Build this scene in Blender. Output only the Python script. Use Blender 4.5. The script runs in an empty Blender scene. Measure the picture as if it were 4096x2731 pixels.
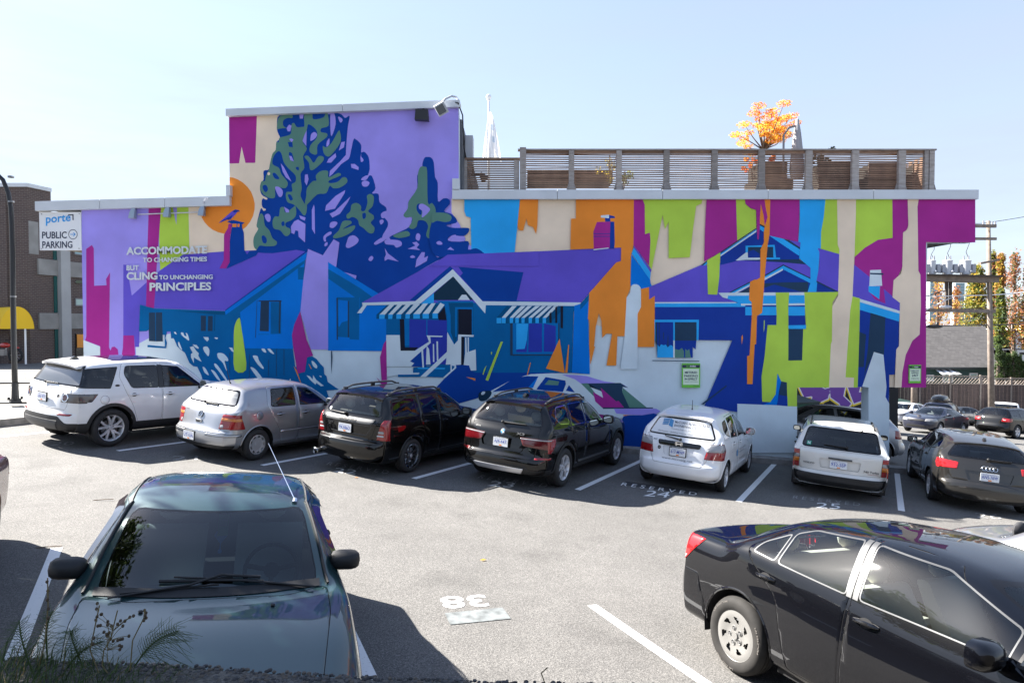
import bpy, bmesh, math, random
import numpy as np
from mathutils import Vector, Matrix, Quaternion
from mathutils.bvhtree import BVHTree
from mathutils.geometry import tessellate_polygon

random.seed(7)
C = bpy.context.scene.collection
scene = bpy.context.scene
R = math.radians

# ------------------------------------------------------------------ camera
FPX, CX, CY, CAMZ, PITCH = 2731.0, 2048.0, 1365.5, 3.0, R(1.58)
cam = bpy.data.cameras.new('camera')
cam.lens, cam.sensor_width, cam.clip_end, cam.clip_start = 24.0, 36.0, 6000.0, 0.05
cam_o = bpy.data.objects.new('camera',cam)
C.objects.link(cam_o)
cam_o.location = (0,0,CAMZ)
cam_o.rotation_euler = (math.pi/2-PITCH,0,0)
scene.camera = cam_o

# ------------------------------------------------------------------ light
SUN = Vector((-1.05,0.49,1.0)).normalized()
world = bpy.data.worlds.new('World')
scene.world = world
world.use_nodes = True
nt = world.node_tree
nt.nodes.clear()
sky = nt.nodes.new('ShaderNodeTexSky')
sky.sky_type = 'NISHITA'
sky.sun_disc = False
sky.sun_elevation = math.asin(SUN.z)
sky.sun_rotation = math.atan2(SUN.x,SUN.y)
sky.altitude = 50
sky.air_density = 1.0
sky.dust_density = 0.6
sky.ozone_density = 1.0
tcw = nt.nodes.new('ShaderNodeTexCoord')
mpw = nt.nodes.new('ShaderNodeMapping')
mpw.inputs['Scale'].default_value = (1.6,1.6,9.0)
mpw.inputs['Rotation'].default_value = (0.12,0.18,0.4)
nzw = nt.nodes.new('ShaderNodeTexNoise')
nzw.inputs['Scale'].default_value = 1.7
nzw.inputs['Detail'].default_value = 8
nzw.inputs['Roughness'].default_value = 0.6
rmp = nt.nodes.new('ShaderNodeMapRange')
rmp.inputs[1].default_value, rmp.inputs[2].default_value = 0.35, 0.9
rmp.inputs[3].default_value, rmp.inputs[4].default_value = 0.70, 0.97
mxw = nt.nodes.new('ShaderNodeMix')
mxw.data_type = 'RGBA'
mxw.inputs[7].default_value = (1.98,2.18,2.75,1)      # thin high cloud
bgw = nt.nodes.new('ShaderNodeBackground')
bgw.inputs['Strength'].default_value = 0.069
otw = nt.nodes.new('ShaderNodeOutputWorld')
L = nt.links.new
L(tcw.outputs['Generated'],mpw.inputs['Vector'])
L(mpw.outputs['Vector'],nzw.inputs['Vector'])
L(nzw.outputs['Fac'],rmp.inputs[0])
spw = nt.nodes.new('ShaderNodeSeparateXYZ')          # the high haze thins out towards the zenith
elw = nt.nodes.new('ShaderNodeMapRange')
elw.inputs[1].default_value, elw.inputs[2].default_value, elw.inputs[3].default_value, elw.inputs[4].default_value = 0.15, 0.9, 1.0, 0.22
mlw = nt.nodes.new('ShaderNodeMath'); mlw.operation = 'MULTIPLY'
L(tcw.outputs['Generated'],spw.inputs[0]); L(spw.outputs['Z'],elw.inputs[0])
L(rmp.outputs[0],mlw.inputs[0]); L(elw.outputs[0],mlw.inputs[1])
L(mlw.outputs[0],mxw.inputs[0])
L(sky.outputs['Color'],mxw.inputs[6])
L(mxw.outputs[2],bgw.inputs['Color'])
L(bgw.outputs['Background'],otw.inputs['Surface'])

sun = bpy.data.lights.new('sun','SUN')
sun.energy, sun.angle, sun.color = 4.9, R(0.53), (1.0,0.95,0.88)
sun_o = bpy.data.objects.new('sun',sun)
C.objects.link(sun_o)
sun_o.rotation_euler = SUN.to_track_quat('Z','Y').to_euler()
sun_o.location = (-30,15,40)

vs = scene.view_settings
vs.view_transform, vs.look, vs.gamma, vs.exposure = 'Standard', 'None', 1.0, 2.3
vs.use_curve_mapping = False
cy = scene.cycles
cy.max_bounces, cy.diffuse_bounces, cy.glossy_bounces = 10, 3, 4
cy.transmission_bounces, cy.transparent_max_bounces = 4, 16
cy.caustics_reflective = cy.caustics_refractive = False
cy.use_denoising = True

# ------------------------------------------------------------------ picture geometry used for measuring
def ray(px,py):
    d = Vector(((px-CX)/FPX,1.0,-(py-CY)/FPX))
    c, s = math.cos(-PITCH), math.sin(-PITCH)
    return Vector((d.x,d.y*c-d.z*s,d.y*s+d.z*c))

def on_y(px,py,Y):
    d = ray(px,py)
    return Vector((d.x,d.y,d.z)) * (Y/d.y) + Vector((0,0,CAMZ))

def gz(x,y):
    xx = min(max(x,-13.5),40.0)
    z = -0.074 * xx
    if y < 12: z += 0.004 * (12-y) ** 2
    if y > 17.3: z -= 0.065 * (min(y,60)-17.3) * min(max((x+13.5)/10,0.0),1.0)
    return z

def on_g(px,py):
    d = ray(px,py)
    t = 10.0
    for _ in range(60):
        p = d * t
        t2 = (gz(p.x,p.y)-CAMZ) / d.z
        t = 0.5 * t + 0.5 * t2
    p = d * t
    return Vector((p.x,p.y,gz(p.x,p.y)))

# ------------------------------------------------------------------ objects
def tag(o,label=None,cat=None,group=None,kind=None):
    if label: o['label'] = label
    if cat: o['category'] = cat
    if group: o['group'] = group
    if kind: o['kind'] = kind
    return o

def link(o,parent=None):
    C.objects.link(o)
    if parent is not None: o.parent = parent
    return o

def empty(name,loc=(0,0,0),label=None,cat=None,group=None,mat=None):
    o = bpy.data.objects.new(name,None)
    o.empty_display_size = 0.2
    C.objects.link(o)
    if mat is not None: o.matrix_world = mat
    else: o.location = loc
    return tag(o,label,cat,group)

class MB:
    def __init__(s):
        s.v, s.f, s.m = [], [], []
    def add(s,vs,fs,m=0):
        b = len(s.v)
        s.v += [tuple(p) for p in vs]
        for f in fs:
            s.f.append(tuple(b+i for i in f)); s.m.append(m)
        return s
    def box(s,c,size,m=0,rot=None):
        hx, hy, hz = size[0] / 2, size[1] / 2, size[2] / 2
        pts = [Vector((x*hx,y*hy,z*hz)) for x in (-1,1) for y in (-1,1) for z in (-1,1)]
        if rot is not None: pts = [rot @ p for p in pts]
        c = Vector(c)
        return s.add([p+c for p in pts],[(0,1,3,2),(4,6,7,5),(0,4,5,1),(2,3,7,6),(0,2,6,4),(1,5,7,3)],m)
    def bar(s,a,b,w,h,m=0,up=(0,0,1)):
        a, b = Vector(a), Vector(b)
        d = (b-a); l = d.length
        x = d.normalized()
        y = Vector(up).cross(x)
        if y.length < 1e-5: y = Vector((0,1,0)).cross(x)
        y.normalize()
        z = x.cross(y)
        return s.box((a+b)/2,(l,w,h),m,Matrix((x,y,z)).transposed())
    def cyl(s,a,b,r0,r1=None,n=12,m=0,caps=True):
        r1 = r0 if r1 is None else r1
        a, b = Vector(a), Vector(b)
        q = (b-a).to_track_quat('Z','Y')
        pts = []
        for p, r in ((a,r0),(b,r1)):
            for i in range(n):
                t = 2 * math.pi * i / n
                pts.append(p+q @ Vector((r*math.cos(t),r*math.sin(t),0)))
        fs = [(i,(i+1) % n,n+(i+1) % n,n+i) for i in range(n)]
        if caps:
            fs += [tuple(range(n-1,-1,-1)),tuple(range(n,2*n))]
        return s.add(pts,fs,m)
    def tube(s,path,r,n=8,m=0,caps=True):
        path = [Vector(p) for p in path]
        rs = r if isinstance(r,(list,tuple)) else [r] * len(path)
        pts, ref = [], None
        for i, p in enumerate(path):
            d = (path[min(i+1,len(path)-1)]-path[max(i-1,0)]).normalized()
            if ref is None:
                ref = Vector((0,0,1)).cross(d)
                if ref.length < 1e-3: ref = Vector((1,0,0)).cross(d)
            ref = (ref-d*ref.dot(d)).normalized()
            e = d.cross(ref)
            for k in range(n):
                t = 2 * math.pi * k / n
                pts.append(p+(ref*math.cos(t)+e*math.sin(t))*rs[i])
        fs = []
        for i in range(len(path)-1):
            for k in range(n):
                fs.append((i*n+k,i*n+(k+1) % n,(i+1)*n+(k+1) % n,(i+1)*n+k))
        if caps:
            fs += [tuple(range(n-1,-1,-1)),tuple(range((len(path)-1)*n,len(path)*n))]
        return s.add(pts,fs,m)
    def prism(s,poly,fn,m=0,m_side=None):
        """poly: 2-D outline; fn(a, b, k) gives the 3-D point on face k=0/1"""
        n = len(poly)
        tri = tessellate_polygon([[Vector((a,b,0)) for a,b in poly]])
        pts = [fn(a,b,0) for a,b in poly] + [fn(a,b,1) for a,b in poly]
        s.add(pts,[t for t in tri]+[tuple(n+i for i in reversed(t)) for t in tri],m)
        b0 = len(s.v) - 2 * n
        for i in range(n):
            j = (i+1) % n
            s.f.append((b0+i,b0+j,b0+n+j,b0+n+i)); s.m.append(m if m_side is None else m_side)
        return s
    def lathe(s,prof,n=24,mat=None,m=0,close=False):
        """prof: (radius, height) about local z"""
        pts = []
        for r, h in prof:
            for k in range(n):
                t = 2 * math.pi * k / n
                p = Vector((r*math.cos(t),r*math.sin(t),h))
                pts.append(mat @ p if mat is not None else p)
        fs = []
        for i in range(len(prof)-1):
            for k in range(n):
                fs.append((i*n+k,i*n+(k+1) % n,(i+1)*n+(k+1) % n,(i+1)*n+k))
        return s.add(pts,fs,m)
    def ball(s,c,rad,n=12,m=0,rot=None):
        c = Vector(c)
        pts, fs = [], []
        h = n // 2
        for i in range(h+1):
            a = math.pi * i / h
            for k in range(n):
                t = 2 * math.pi * k / n
                p = Vector((rad[0]*math.sin(a)*math.cos(t),rad[1]*math.sin(a)*math.sin(t),rad[2]*math.cos(a)))
                pts.append(c+(rot @ p if rot is not None else p))
        for i in range(h):
            for k in range(n):
                fs.append((i*n+k,(i+1)*n+k,(i+1)*n+(k+1) % n,i*n+(k+1) % n))
        return s.add(pts,fs,m)
    def mesh(s,name,mats,smooth=False,fix=True):
        me = bpy.data.meshes.new(name)
        me.from_pydata(s.v,[],s.f)
        for mt in (mats if isinstance(mats,(list,tuple)) else [mats]): me.materials.append(mt)
        me.polygons.foreach_set('material_index',s.m)
        if fix:
            bm = bmesh.new(); bm.from_mesh(me)
            bmesh.ops.remove_doubles(bm,verts=bm.verts,dist=1e-5)
            bmesh.ops.recalc_face_normals(bm,faces=bm.faces)
            bm.to_mesh(me); bm.free()
        if smooth:
            me.polygons.foreach_set('use_smooth',[True]*len(me.polygons))
            if smooth is not True:
                me.set_sharp_from_angle(angle=R(smooth))
        me.update()
        return me
    def build(s,name,mats,parent=None,smooth=False,fix=True):
        return link(bpy.data.objects.new(name,s.mesh(name,mats,smooth,fix)),parent)

def copy_tree(o,parent=None):
    c = o.copy(); C.objects.link(c)
    if parent is not None:
        c.parent = parent; c.matrix_parent_inverse = o.matrix_parent_inverse
    for ch in list(o.children): copy_tree(ch,c)
    return c

# ------------------------------------------------------------------ materials
def srgb(*c):
    return tuple(((x/255)/12.92 if x/255 <= 0.04045 else ((x/255+0.055)/1.055) ** 2.4) for x in c)

MATS = {}
def mat(name,col,rough=0.6,metal=0.0,coat=0.0,noise=None,bump=None,spec=0.5,emit=None,coat_rough=0.03):
    """noise=(scale, amount[, detail]) varies the base colour; bump=(scale, strength, distance)"""
    if name in MATS: return MATS[name]
    m = bpy.data.materials.new(name); m.use_nodes = True
    n = m.node_tree; b = n.nodes['Principled BSDF']
    b.inputs['Base Color'].default_value = (*col[:3],1)
    b.inputs['Roughness'].default_value = rough
    b.inputs['Metallic'].default_value = metal
    b.inputs['Specular IOR Level'].default_value = spec
    b.inputs['Coat Weight'].default_value = coat
    b.inputs['Coat Roughness'].default_value = coat_rough
    if emit:
        b.inputs['Emission Color'].default_value = (*emit[:3],1); b.inputs['Emission Strength'].default_value = emit[3]
    if noise or bump:
        tc = n.nodes.new('ShaderNodeTexCoord')
    if noise:
        nz = n.nodes.new('ShaderNodeTexNoise')
        nz.inputs['Scale'].default_value = noise[0]
        nz.inputs['Detail'].default_value = noise[2] if len(noise) > 2 else 5
        n.links.new(tc.outputs['Object'],nz.inputs['Vector'])
        mr = n.nodes.new('ShaderNodeMapRange')
        mr.inputs[1].default_value, mr.inputs[2].default_value = 0.3, 0.7
        mr.inputs[3].default_value, mr.inputs[4].default_value = 1 - noise[1], 1 + noise[1]
        n.links.new(nz.outputs['Fac'],mr.inputs[0])
        mx = n.nodes.new('ShaderNodeVectorMath'); mx.operation = 'SCALE'
        mx.inputs[0].default_value = col[:3]
        n.links.new(mr.outputs[0],mx.inputs['Scale'])
        n.links.new(mx.outputs[0],b.inputs['Base Color'])
    if bump:
        nb = n.nodes.new('ShaderNodeTexNoise')
        nb.inputs['Scale'].default_value = bump[0]; nb.inputs['Detail'].default_value = 4
        n.links.new(tc.outputs['Object'],nb.inputs['Vector'])
        bp = n.nodes.new('ShaderNodeBump')
        bp.inputs['Strength'].default_value = bump[1]; bp.inputs['Distance'].default_value = bump[2]
        n.links.new(nb.outputs['Fac'],bp.inputs['Height'])
        n.links.new(bp.outputs['Normal'],b.inputs['Normal'])
    MATS[name] = m
    return m

def glass_mat(name,tint,refl=1.0,dust=0.0):
    if name in MATS: return MATS[name]
    m = bpy.data.materials.new(name); m.use_nodes = True
    n = m.node_tree; n.nodes.clear()
    out = n.nodes.new('ShaderNodeOutputMaterial')
    tr = n.nodes.new('ShaderNodeBsdfTransparent'); tr.inputs['Color'].default_value = (*tint,1)
    gl = n.nodes.new('ShaderNodeBsdfGlossy'); gl.inputs['Roughness'].default_value = 0.015
    gl.inputs['Color'].default_value = (refl,refl,refl,1)
    fr = n.nodes.new('ShaderNodeFresnel'); fr.inputs['IOR'].default_value = 1.62
    mx = n.nodes.new('ShaderNodeMixShader')
    n.links.new(fr.outputs['Fac'],mx.inputs['Fac'])
    n.links.new(tr.outputs[0],mx.inputs[1]); n.links.new(gl.outputs[0],mx.inputs[2])
    if dust:                                             # thin film of dust: a wide, weak second lobe
        g2 = n.nodes.new('ShaderNodeBsdfGlossy'); g2.inputs['Roughness'].default_value = .34
        m2 = n.nodes.new('ShaderNodeMixShader'); m2.inputs[0].default_value = dust
        n.links.new(mx.outputs[0],m2.inputs[1]); n.links.new(g2.outputs[0],m2.inputs[2]); mx = m2
    n.links.new(mx.outputs[0],out.inputs['Surface'])
    MATS[name] = m
    return m

def nodes_of(name,base,rough=0.9):
    m = bpy.data.materials.new(name); m.use_nodes = True
    n = m.node_tree; b = n.nodes['Principled BSDF']
    b.inputs['Base Color'].default_value = (*base,1); b.inputs['Roughness'].default_value = rough
    tc = n.nodes.new('ShaderNodeTexCoord')
    MATS[name] = m
    return m, n, b, tc

# ------------------------------------------------------------------ lettering
def text_tris(s,bold=0.0,res=3):
    cu = bpy.data.curves.new('lettering','FONT')
    cu.body = s; cu.size = 1.0; cu.offset = bold; cu.resolution_u = res; cu.fill_mode = 'BOTH'
    o = bpy.data.objects.new('lettering',cu)
    me = bpy.data.meshes.new_from_object(o)
    vs = [(v.co.x,v.co.y) for v in me.vertices]
    fs = [tuple(p.vertices) for p in me.polygons]
    bpy.data.objects.remove(o); bpy.data.curves.remove(cu); bpy.data.meshes.remove(me)
    if not vs: return [], []
    x0 = min(v[0] for v in vs); x1 = max(v[0] for v in vs)
    y0 = min(v[1] for v in vs); y1 = max(v[1] for v in vs)
    return [((x-x0)/(x1-x0),(y-y0)/(y1-y0)) for x,y in vs], fs   # fitted to the unit square

def add_text(mb,s,fn,m=0,bold=0.0):
    """fn(u, v) maps the unit square of the text to a 3-D point"""
    vs, fs = text_tris(s,bold)
    mb.add([fn(u,v) for u,v in vs],fs,m)
    return mb

def add_text3d(mb,s,fn,m=0,bold=0.0):
    vs, fs = text_tris(s,bold)
    if not vs: return mb
    n = len(vs)
    mb.add([fn(u,v,1) for u,v in vs]+[fn(u,v,0) for u,v in vs],fs,m)
    b0 = len(mb.v) - 2 * n
    cnt = {}
    for f in fs:
        for i in range(len(f)):
            a, b = f[i], f[(i+1) % len(f)]
            k = (min(a,b),max(a,b)); cnt[k] = (cnt.get(k,(0,))[0]+1,a,b)
    for k, (c,a,b) in cnt.items():
        if c == 1:
            mb.f.append((b0+b,b0+a,b0+n+a,b0+n+b)); mb.m.append(m)
    return mb

def smooth_poly(pts,k=3):
    n = len(pts); out = []
    for i in range(n):
        p0, p1, p2, p3 = pts[i-1], pts[i], pts[(i+1) % n], pts[(i+2) % n]
        for j in range(k):
            t = j / k
            q = []
            for a in (0,1):
                q.append(0.5*(2*p1[a]+(p2[a]-p0[a])*t+(2*p0[a]-5*p1[a]+4*p2[a]-p3[a])*t*t
                                +(3*p1[a]-p0[a]-3*p2[a]+p3[a])*t ** 3))
            out.append(tuple(q))
    return out

def round_poly(pts,r,k=3):
    n = len(pts); out = []
    for i in range(n):
        p = Vector(pts[i]); a = Vector(pts[i-1]) - p; b = Vector(pts[(i+1) % n]) - p
        ra = min(r,a.length*0.45,b.length*0.45)
        s, e = p + a.normalized() * ra, p + b.normalized() * ra
        for j in range(k+1):
            t = j / k
            q = s * (1-t) ** 2 + p * 2 * t * (1-t) + e * t * t
            out.append((q.x,q.y))
    return out
# ================================================================== GROUND
def asphalt_material():
    m, n, b, tc = nodes_of('asphalt',(0.12,0.115,0.108),0.92)
    def noise(scale,detail=3):
        z = n.nodes.new('ShaderNodeTexNoise'); z.inputs['Scale'].default_value = scale; z.inputs['Detail'].default_value = detail
        n.links.new(tc.outputs['Object'],z.inputs['Vector']); return z
    fine = n.nodes.new('ShaderNodeTexVoronoi'); fine.inputs['Scale'].default_value = 130
    n.links.new(tc.outputs['Object'],fine.inputs['Vector'])
    mid, big, pat = noise(70,4), noise(2.2,6), noise(0.35,5)
    r1 = n.nodes.new('ShaderNodeValToRGB')
    e = r1.color_ramp.elements
    e[0].position, e[0].color = 0.0, (0.052,0.050,0.048,1)
    e[1].position, e[1].color = 1.0, (0.215,0.206,0.193,1)
    x = r1.color_ramp.elements.new(0.5); x.color = (0.108,0.104,0.098,1)
    n.links.new(fine.outputs['Color'],r1.inputs['Fac'])
    def scaled(z,lo,hi,a,c):
        q = n.nodes.new('ShaderNodeMapRange')
        q.inputs[1].default_value, q.inputs[2].default_value = lo, hi
        q.inputs[3].default_value, q.inputs[4].default_value = a, c
        n.links.new(z.outputs['Fac'],q.inputs[0]); return q.outputs[0]
    def mul(a,c):
        q = n.nodes.new('ShaderNodeMath'); q.operation = 'MULTIPLY'
        n.links.new(a,q.inputs[0]); n.links.new(c,q.inputs[1]); return q.outputs[0]
    stn = noise(0.9,7)
    k = mul(scaled(stn,.56,.74,1.0,.70),mul(mul(scaled(mid,.3,.7,.8,1.2),scaled(big,.3,.7,.93,1.07)),scaled(pat,.3,.7,.86,1.12)))
    sc = n.nodes.new('ShaderNodeVectorMath'); sc.operation = 'SCALE'
    n.links.new(r1.outputs['Color'],sc.inputs[0]); n.links.new(k,sc.inputs['Scale'])
    n.links.new(sc.outputs[0],b.inputs['Base Color'])
    bp = n.nodes.new('ShaderNodeBump'); bp.inputs['Strength'].default_value = 0.7; bp.inputs['Distance'].default_value = 0.006
    n.links.new(mid.outputs['Fac'],bp.inputs['Height']); n.links.new(bp.outputs['Normal'],b.inputs['Normal'])
    return m

M_ASPH = asphalt_material()
M_CONC = mat('concrete',(0.36,0.35,0.33),0.9,noise=(3.0,0.16,8),bump=(40,0.3,0.004))
M_KERB = mat('kerb_concrete',(0.22,0.21,0.20),0.92,noise=(6.0,0.3,8),bump=(30,0.5,0.006))
def paint_material():
    m, n, b, tc = nodes_of('road_paint',(0.72,0.72,0.70),0.7)
    z = n.nodes.new('ShaderNodeTexNoise'); z.inputs['Scale'].default_value = 45; z.inputs['Detail'].default_value = 7
    n.links.new(tc.outputs['Object'],z.inputs['Vector'])
    r = n.nodes.new('ShaderNodeValToRGB'); e = r.color_ramp.elements
    e[0].position, e[0].color = 0.24, (0.35,0.345,0.335,1)
    e[1].position, e[1].color = 0.40, (0.74,0.74,0.73,1)
    n.links.new(z.outputs['Fac'],r.inputs['Fac']); n.links.new(r.outputs['Color'],b.inputs['Base Color'])
    return m
M_PAINT = paint_material()
M_PAINT_SHADE = mat('road_paint_shaded',(.26,.26,.26),.8,noise=(40,.5,6))  # patchy stencil paint, darkened: the deep shade by the wall put into its colour

def sheet(name,xs,ys,zf,m):
    mb = MB(); nx = len(xs)
    mb.v = [(x,y,zf(x,y)) for y in ys for x in xs]
    mb.f = [(j*nx+i,j*nx+i+1,(j+1)*nx+i+1,(j+1)*nx+i) for j in range(len(ys)-1) for i in range(nx-1)]
    mb.m = [0] * len(mb.f)
    o = mb.build(name,m,None,smooth=True)
    return tag(o,kind='structure')

M_FAR = mat('far_ground',(0.10,0.105,0.085),0.95,noise=(0.08,0.3,6))
far = MB()
far.add([(-1500,-30,-9.0),(1500,-30,-9.0),(1500,3000,-9.0),(-1500,3000,-9.0)],[(0,1,2,3)])
tag(far.build('ground',M_FAR),kind='structure')
xs = [-60,-40,-25,-20,-13.5] + list(np.arange(-12,41,2.0)) + [50,70,110]
ys = list(np.arange(2.5,12.5,0.5)) + list(np.arange(13,22,1.0)) + list(np.arange(22,61,2.0)) + [70,90,130]
sheet('parking_lot',xs,ys,gz,M_ASPH)

def ground_strip(mb,pts,w,m=0,dz=0.004):
    """painted strip along pts (x, y), width w"""
    for a, b in zip(pts[:-1],pts[1:]):
        a, b = Vector((a[0],a[1])), Vector((b[0],b[1]))
        k = max(1,int((b-a).length/0.4))
        d = (b-a).normalized(); nrm = Vector((-d.y,d.x)) * w / 2
        prev = None
        for i in range(k+1):
            p = a.lerp(b,i/k)
            row = [(p+nrm),(p-nrm)]
            row = [(q.x,q.y,gz(q.x,q.y)+dz) for q in row]
            if prev: mb.add([prev[0],prev[1],row[1],row[0]],[(0,1,2,3)],m)
            prev = row
    return mb

# stall lines: far row measured at the aisle end and running to the wall kerb
HS = Vector((math.sin(R(28.5)),math.cos(R(28.5))))           # stall direction
for px, py, ln in ((-260,1772,5.3),(470,1803,5.2),(1048,1861,5.1),(1655,1914,5.0),(2310,1959,5.0),(2955,2006,4.9),(3606,2043,4.9)):
    p = on_g(px,py)
    ground_strip(mb := MB(),[(p.x,p.y),(p.x+HS.x*ln,p.y+HS.y*ln)],0.115)
    tag(mb.build('stall_line',M_PAINT),kind='structure')
for (a,b) in (((226,2192),(50,2640)),((1385,2500),(1490,2731)),((2368,2420),(2840,2745)),((3740,2640),(4300,2760))):
    p, q = on_g(*a), on_g(*b)
    ground_strip(mb := MB(),[(p.x,p.y),(q.x,q.y)],0.115)
    tag(mb.build('stall_line',M_PAINT),kind='structure')

# stencilled stall markings
def stencil(s,quad,name,bold=0.0):
    """quad: photo points of the lower-left, lower-right, upper-left corner of the text"""
    o, ux, vy = (on_g(*q) for q in quad)
    U, V = ux - o, vy - o
    def fn(u,v):
        p = o + U * u + V * v
        return (p.x,p.y,gz(p.x,p.y)+0.005)
    mb = MB(); add_text(mb,s,fn,0,bold)
    return tag(mb.build(name,M_PAINT_SHADE if s in ('20','21','26') or s[0] == 'R' and quad[0][0] not in (2482,) else M_PAINT,fix=False),kind='structure')
stencil('R E S E R V E D',((1304,1859),(1550,1896),(1318,1847)),'stall_marking')
stencil('22',((1330,1887),(1420,1897),(1345,1871)),'stall_marking')
stencil('R E S E R V E D',((1908,1912),(2180,1950),(1930,1899)),'stall_marking')
stencil('23',((1950,1943),(2050,1950),(1968,1924)),'stall_marking')
stencil('R E S E R V E D',((2482,1941),(2785,1982),(2492,1930)),'stall_marking')
stencil('24',((2573,1983),(2672,1990),(2590,1961)),'stall_marking')
stencil('R E S E R V E D',((3170,1993),(3440,2024),(3176,1981)),'stall_marking')
stencil('25',((3262,2031),(3360,2036),(3268,2010)),'stall_marking')
stencil('21',((685,1840),(790,1840),(690,1824)),'stall_marking')
stencil('20',((200,1782),(290,1780),(215,1768)),'stall_marking')
stencil('26',((3905,2070),(4010,2078),(3898,2050)),'stall_marking')
stencil('38',((1935,2378),(1755,2388),(1962,2424)),'stall_marking',0.02)
p0, p1, p2, p3 = (on_g(*q) for q in ((1778,2453),(2010,2430),(2044,2475),(1800,2499)))
mb = MB(); mb.add([(p.x,p.y,gz(p.x,p.y)+0.006) for p in (p0,p1,p2,p3)],[(0,1,2,3)])
M_PATCH = mat('patch_paint',(0.145,0.158,0.16),0.9,noise=(9,0.45,10))
tag(mb.build('painted_patch',M_PATCH),kind='structure')
# dark buffed strip behind RESERVED 24
for a, b in (((2500,1932),(2790,1972)),):
    p, q = on_g(*a), on_g(*b)
    ground_strip(mb := MB(),[(p.x,p.y),(q.x,q.y)],0.34,0,0.0025)
    tag(mb.build('seal_strip',mat('bitumen',(0.03,0.03,0.032),0.85,noise=(20,.3))),kind='structure')

# kerb in front of the wall
DK, DW = 16.80, 16.95
mb = MB()
for x in np.arange(-10.7,10.4,1.5):
    x1 = min(x+1.49,11)
    z0, z1 = gz(x,17), gz(x1,17)
    mb.add([(a,y,z+h) for a,z in ((x,z0),(x1,z1)) for y,h in ((DK-.13,-.1),(DK-.13,.13),(DW+.02,.15),(DW+.02,-.1))],
           [(0,1,5,4),(1,2,6,5),(0,3,2,1),(4,5,6,7)])
tag(mb.build('kerb',M_KERB),kind='structure')

# ================================================================== MURAL BUILDING
PAL = {
 'LP':(150,138,216),'VI':(94,80,186),'NV':(6,60,142),'NB':(24,56,142),'TE':(0,92,148),'TD':(0,76,118),'BL':(0,112,202),
 'BM':(0,104,170),'SK':(42,158,230),'MG':(158,44,132),'OR':(232,132,50),'CR':(222,202,178),'LI':(170,200,74),
 'SG':(86,126,114),'GR':(196,208,214),'SL':(36,60,84),'PB':(42,56,156),'DK':(22,50,70),'BK':(24,28,42),'YE':(228,200,70),
}
WALL_K = 1.16
def wall_paint(code):
    c = srgb(*PAL[code])
    return mat('mural_'+code,tuple(min(.86,v*WALL_K) for v in c),0.7,noise=(1.1,0.10,10),bump=(38,0.45,0.006),spec=.12)
WM = {k:wall_paint(k) for k in PAL}
M_TRIM = mat('roof_trim',(0.60,0.63,0.66),0.5,noise=(2,.05))
M_STUC = WM['GR']
M_DARK = mat('dark_void',(0.03,0.032,0.035),0.9)
M_SOFF = mat('soffit_paint',(0.06,0.07,0.075),0.8)

def W(px,py,dy=0.0):
    return on_y(px,py,DW-dy)

zc_b = W(2300,800).z          # cornice underside
zc_t = W(2300,763).z
zt_b = W(1376,452).z
zt_t = W(1376,424).z
z_op = W(3450,1547.6).z       # top of the opening
z_cb = W(3800,968.4).z
xL, xSL = W(329,1100).x, W(158,840).x
zlA, zlB = W(158,846).z, W(917,825).z      # underside of the low cornice, street end and tower end
ztA, ztB = W(917,470).z, W(1835,434).z      # underside of the tower cornice
def zlow(x): return zlA + (zlB-zlA) * (x-xSL) / (xT0-xSL)
def ztow(x): return ztA + (ztB-ztA) * (x-xT0) / (xT1-xT0)
xT0, xT1 = W(917,600).x, W(1835,600).x
xO0, xO1, xO2, xR, xE = W(3188,1600).x, W(3474,1600).x, W(3556,1600).x, W(3703.5,1300).x, W(3898,900).x
BD = 15.5                      # depth of the building
bld = empty('mural_building',(0,DW,0),'long flat-roofed building with a purple tower and a colourful mural of houses and trees','building')
bld_inv = Matrix.Translation((0,-DW,0))
def bpart(mb,name,mats,smooth=False,parent=None,fix=True):
    o = mb.build(name,mats,parent or bld,smooth,fix)
    o.matrix_parent_inverse = bld_inv if parent is None else Matrix()
    return o
# front wall: one outline with the opening, 0.35 m thick
outl = [(xL,-1.5),(xL,zlow(xL)),(xT0,zlB),(xT0,ztA),(xT1,ztB),(xT1,zc_b),(xE,zc_b),(xE,z_cb),(xR,z_cb),(xR,z_op),
        (xO2,z_op),(xO2,-2.5),(xO1,-2.5),(xO1,z_op),(xO0,z_op),(xO0,-2.5)]
mb = MB().prism(outl,lambda a,b,k:(a,DW+0.35*k,b))
bpart(mb,'wall',[WM['GR']])
mb = MB()
def blk(x0,x1,y0,y1,z0,z1,m=0): mb.box(((x0+x1)/2,(y0+y1)/2,(z0+z1)/2),(x1-x0,y1-y0,z1-z0),m)
blk(xL+.003,xT0+.1,DW+.35,DW+BD,-2.5,zlA)
blk(xT0+.1,xO0-.003,DW+.35,DW+BD,-2.5,zc_b-.05)
blk(xO0-.003,xR-.003,DW+.35,DW+BD,z_op+.004,zc_b-.05)
blk(xT0+.003,xT1-.003,DW+.35,DW+9.5,zc_b-.05,ztA-.02)
bpart(mb,'back_wall',[mat('stucco_grey',(0.42,0.44,0.45),0.85,noise=(2,.08))])
mb = MB(); blk(xR-.003,xE-.01,DW+.35,DW+6,z_cb+.06,zc_b-.05)
mb.add([(xR,DW+.02,z_cb+.05),(xE-.02,DW+.02,z_cb+.05),(xE-.02,DW+6,z_cb+.05),(xR,DW+6,z_cb+.05)],[(0,1,2,3)],1)
bpart(mb,'overhang',[M_STUC,M_SOFF])
mb = MB(); blk(xSL,xL-.003,DW+.02,DW+5,W(300,985).z,zlA-.01)
bpart(mb,'sign_overhang',[mat('soffit_timber',(0.10,0.085,0.065),.8)])
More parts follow.
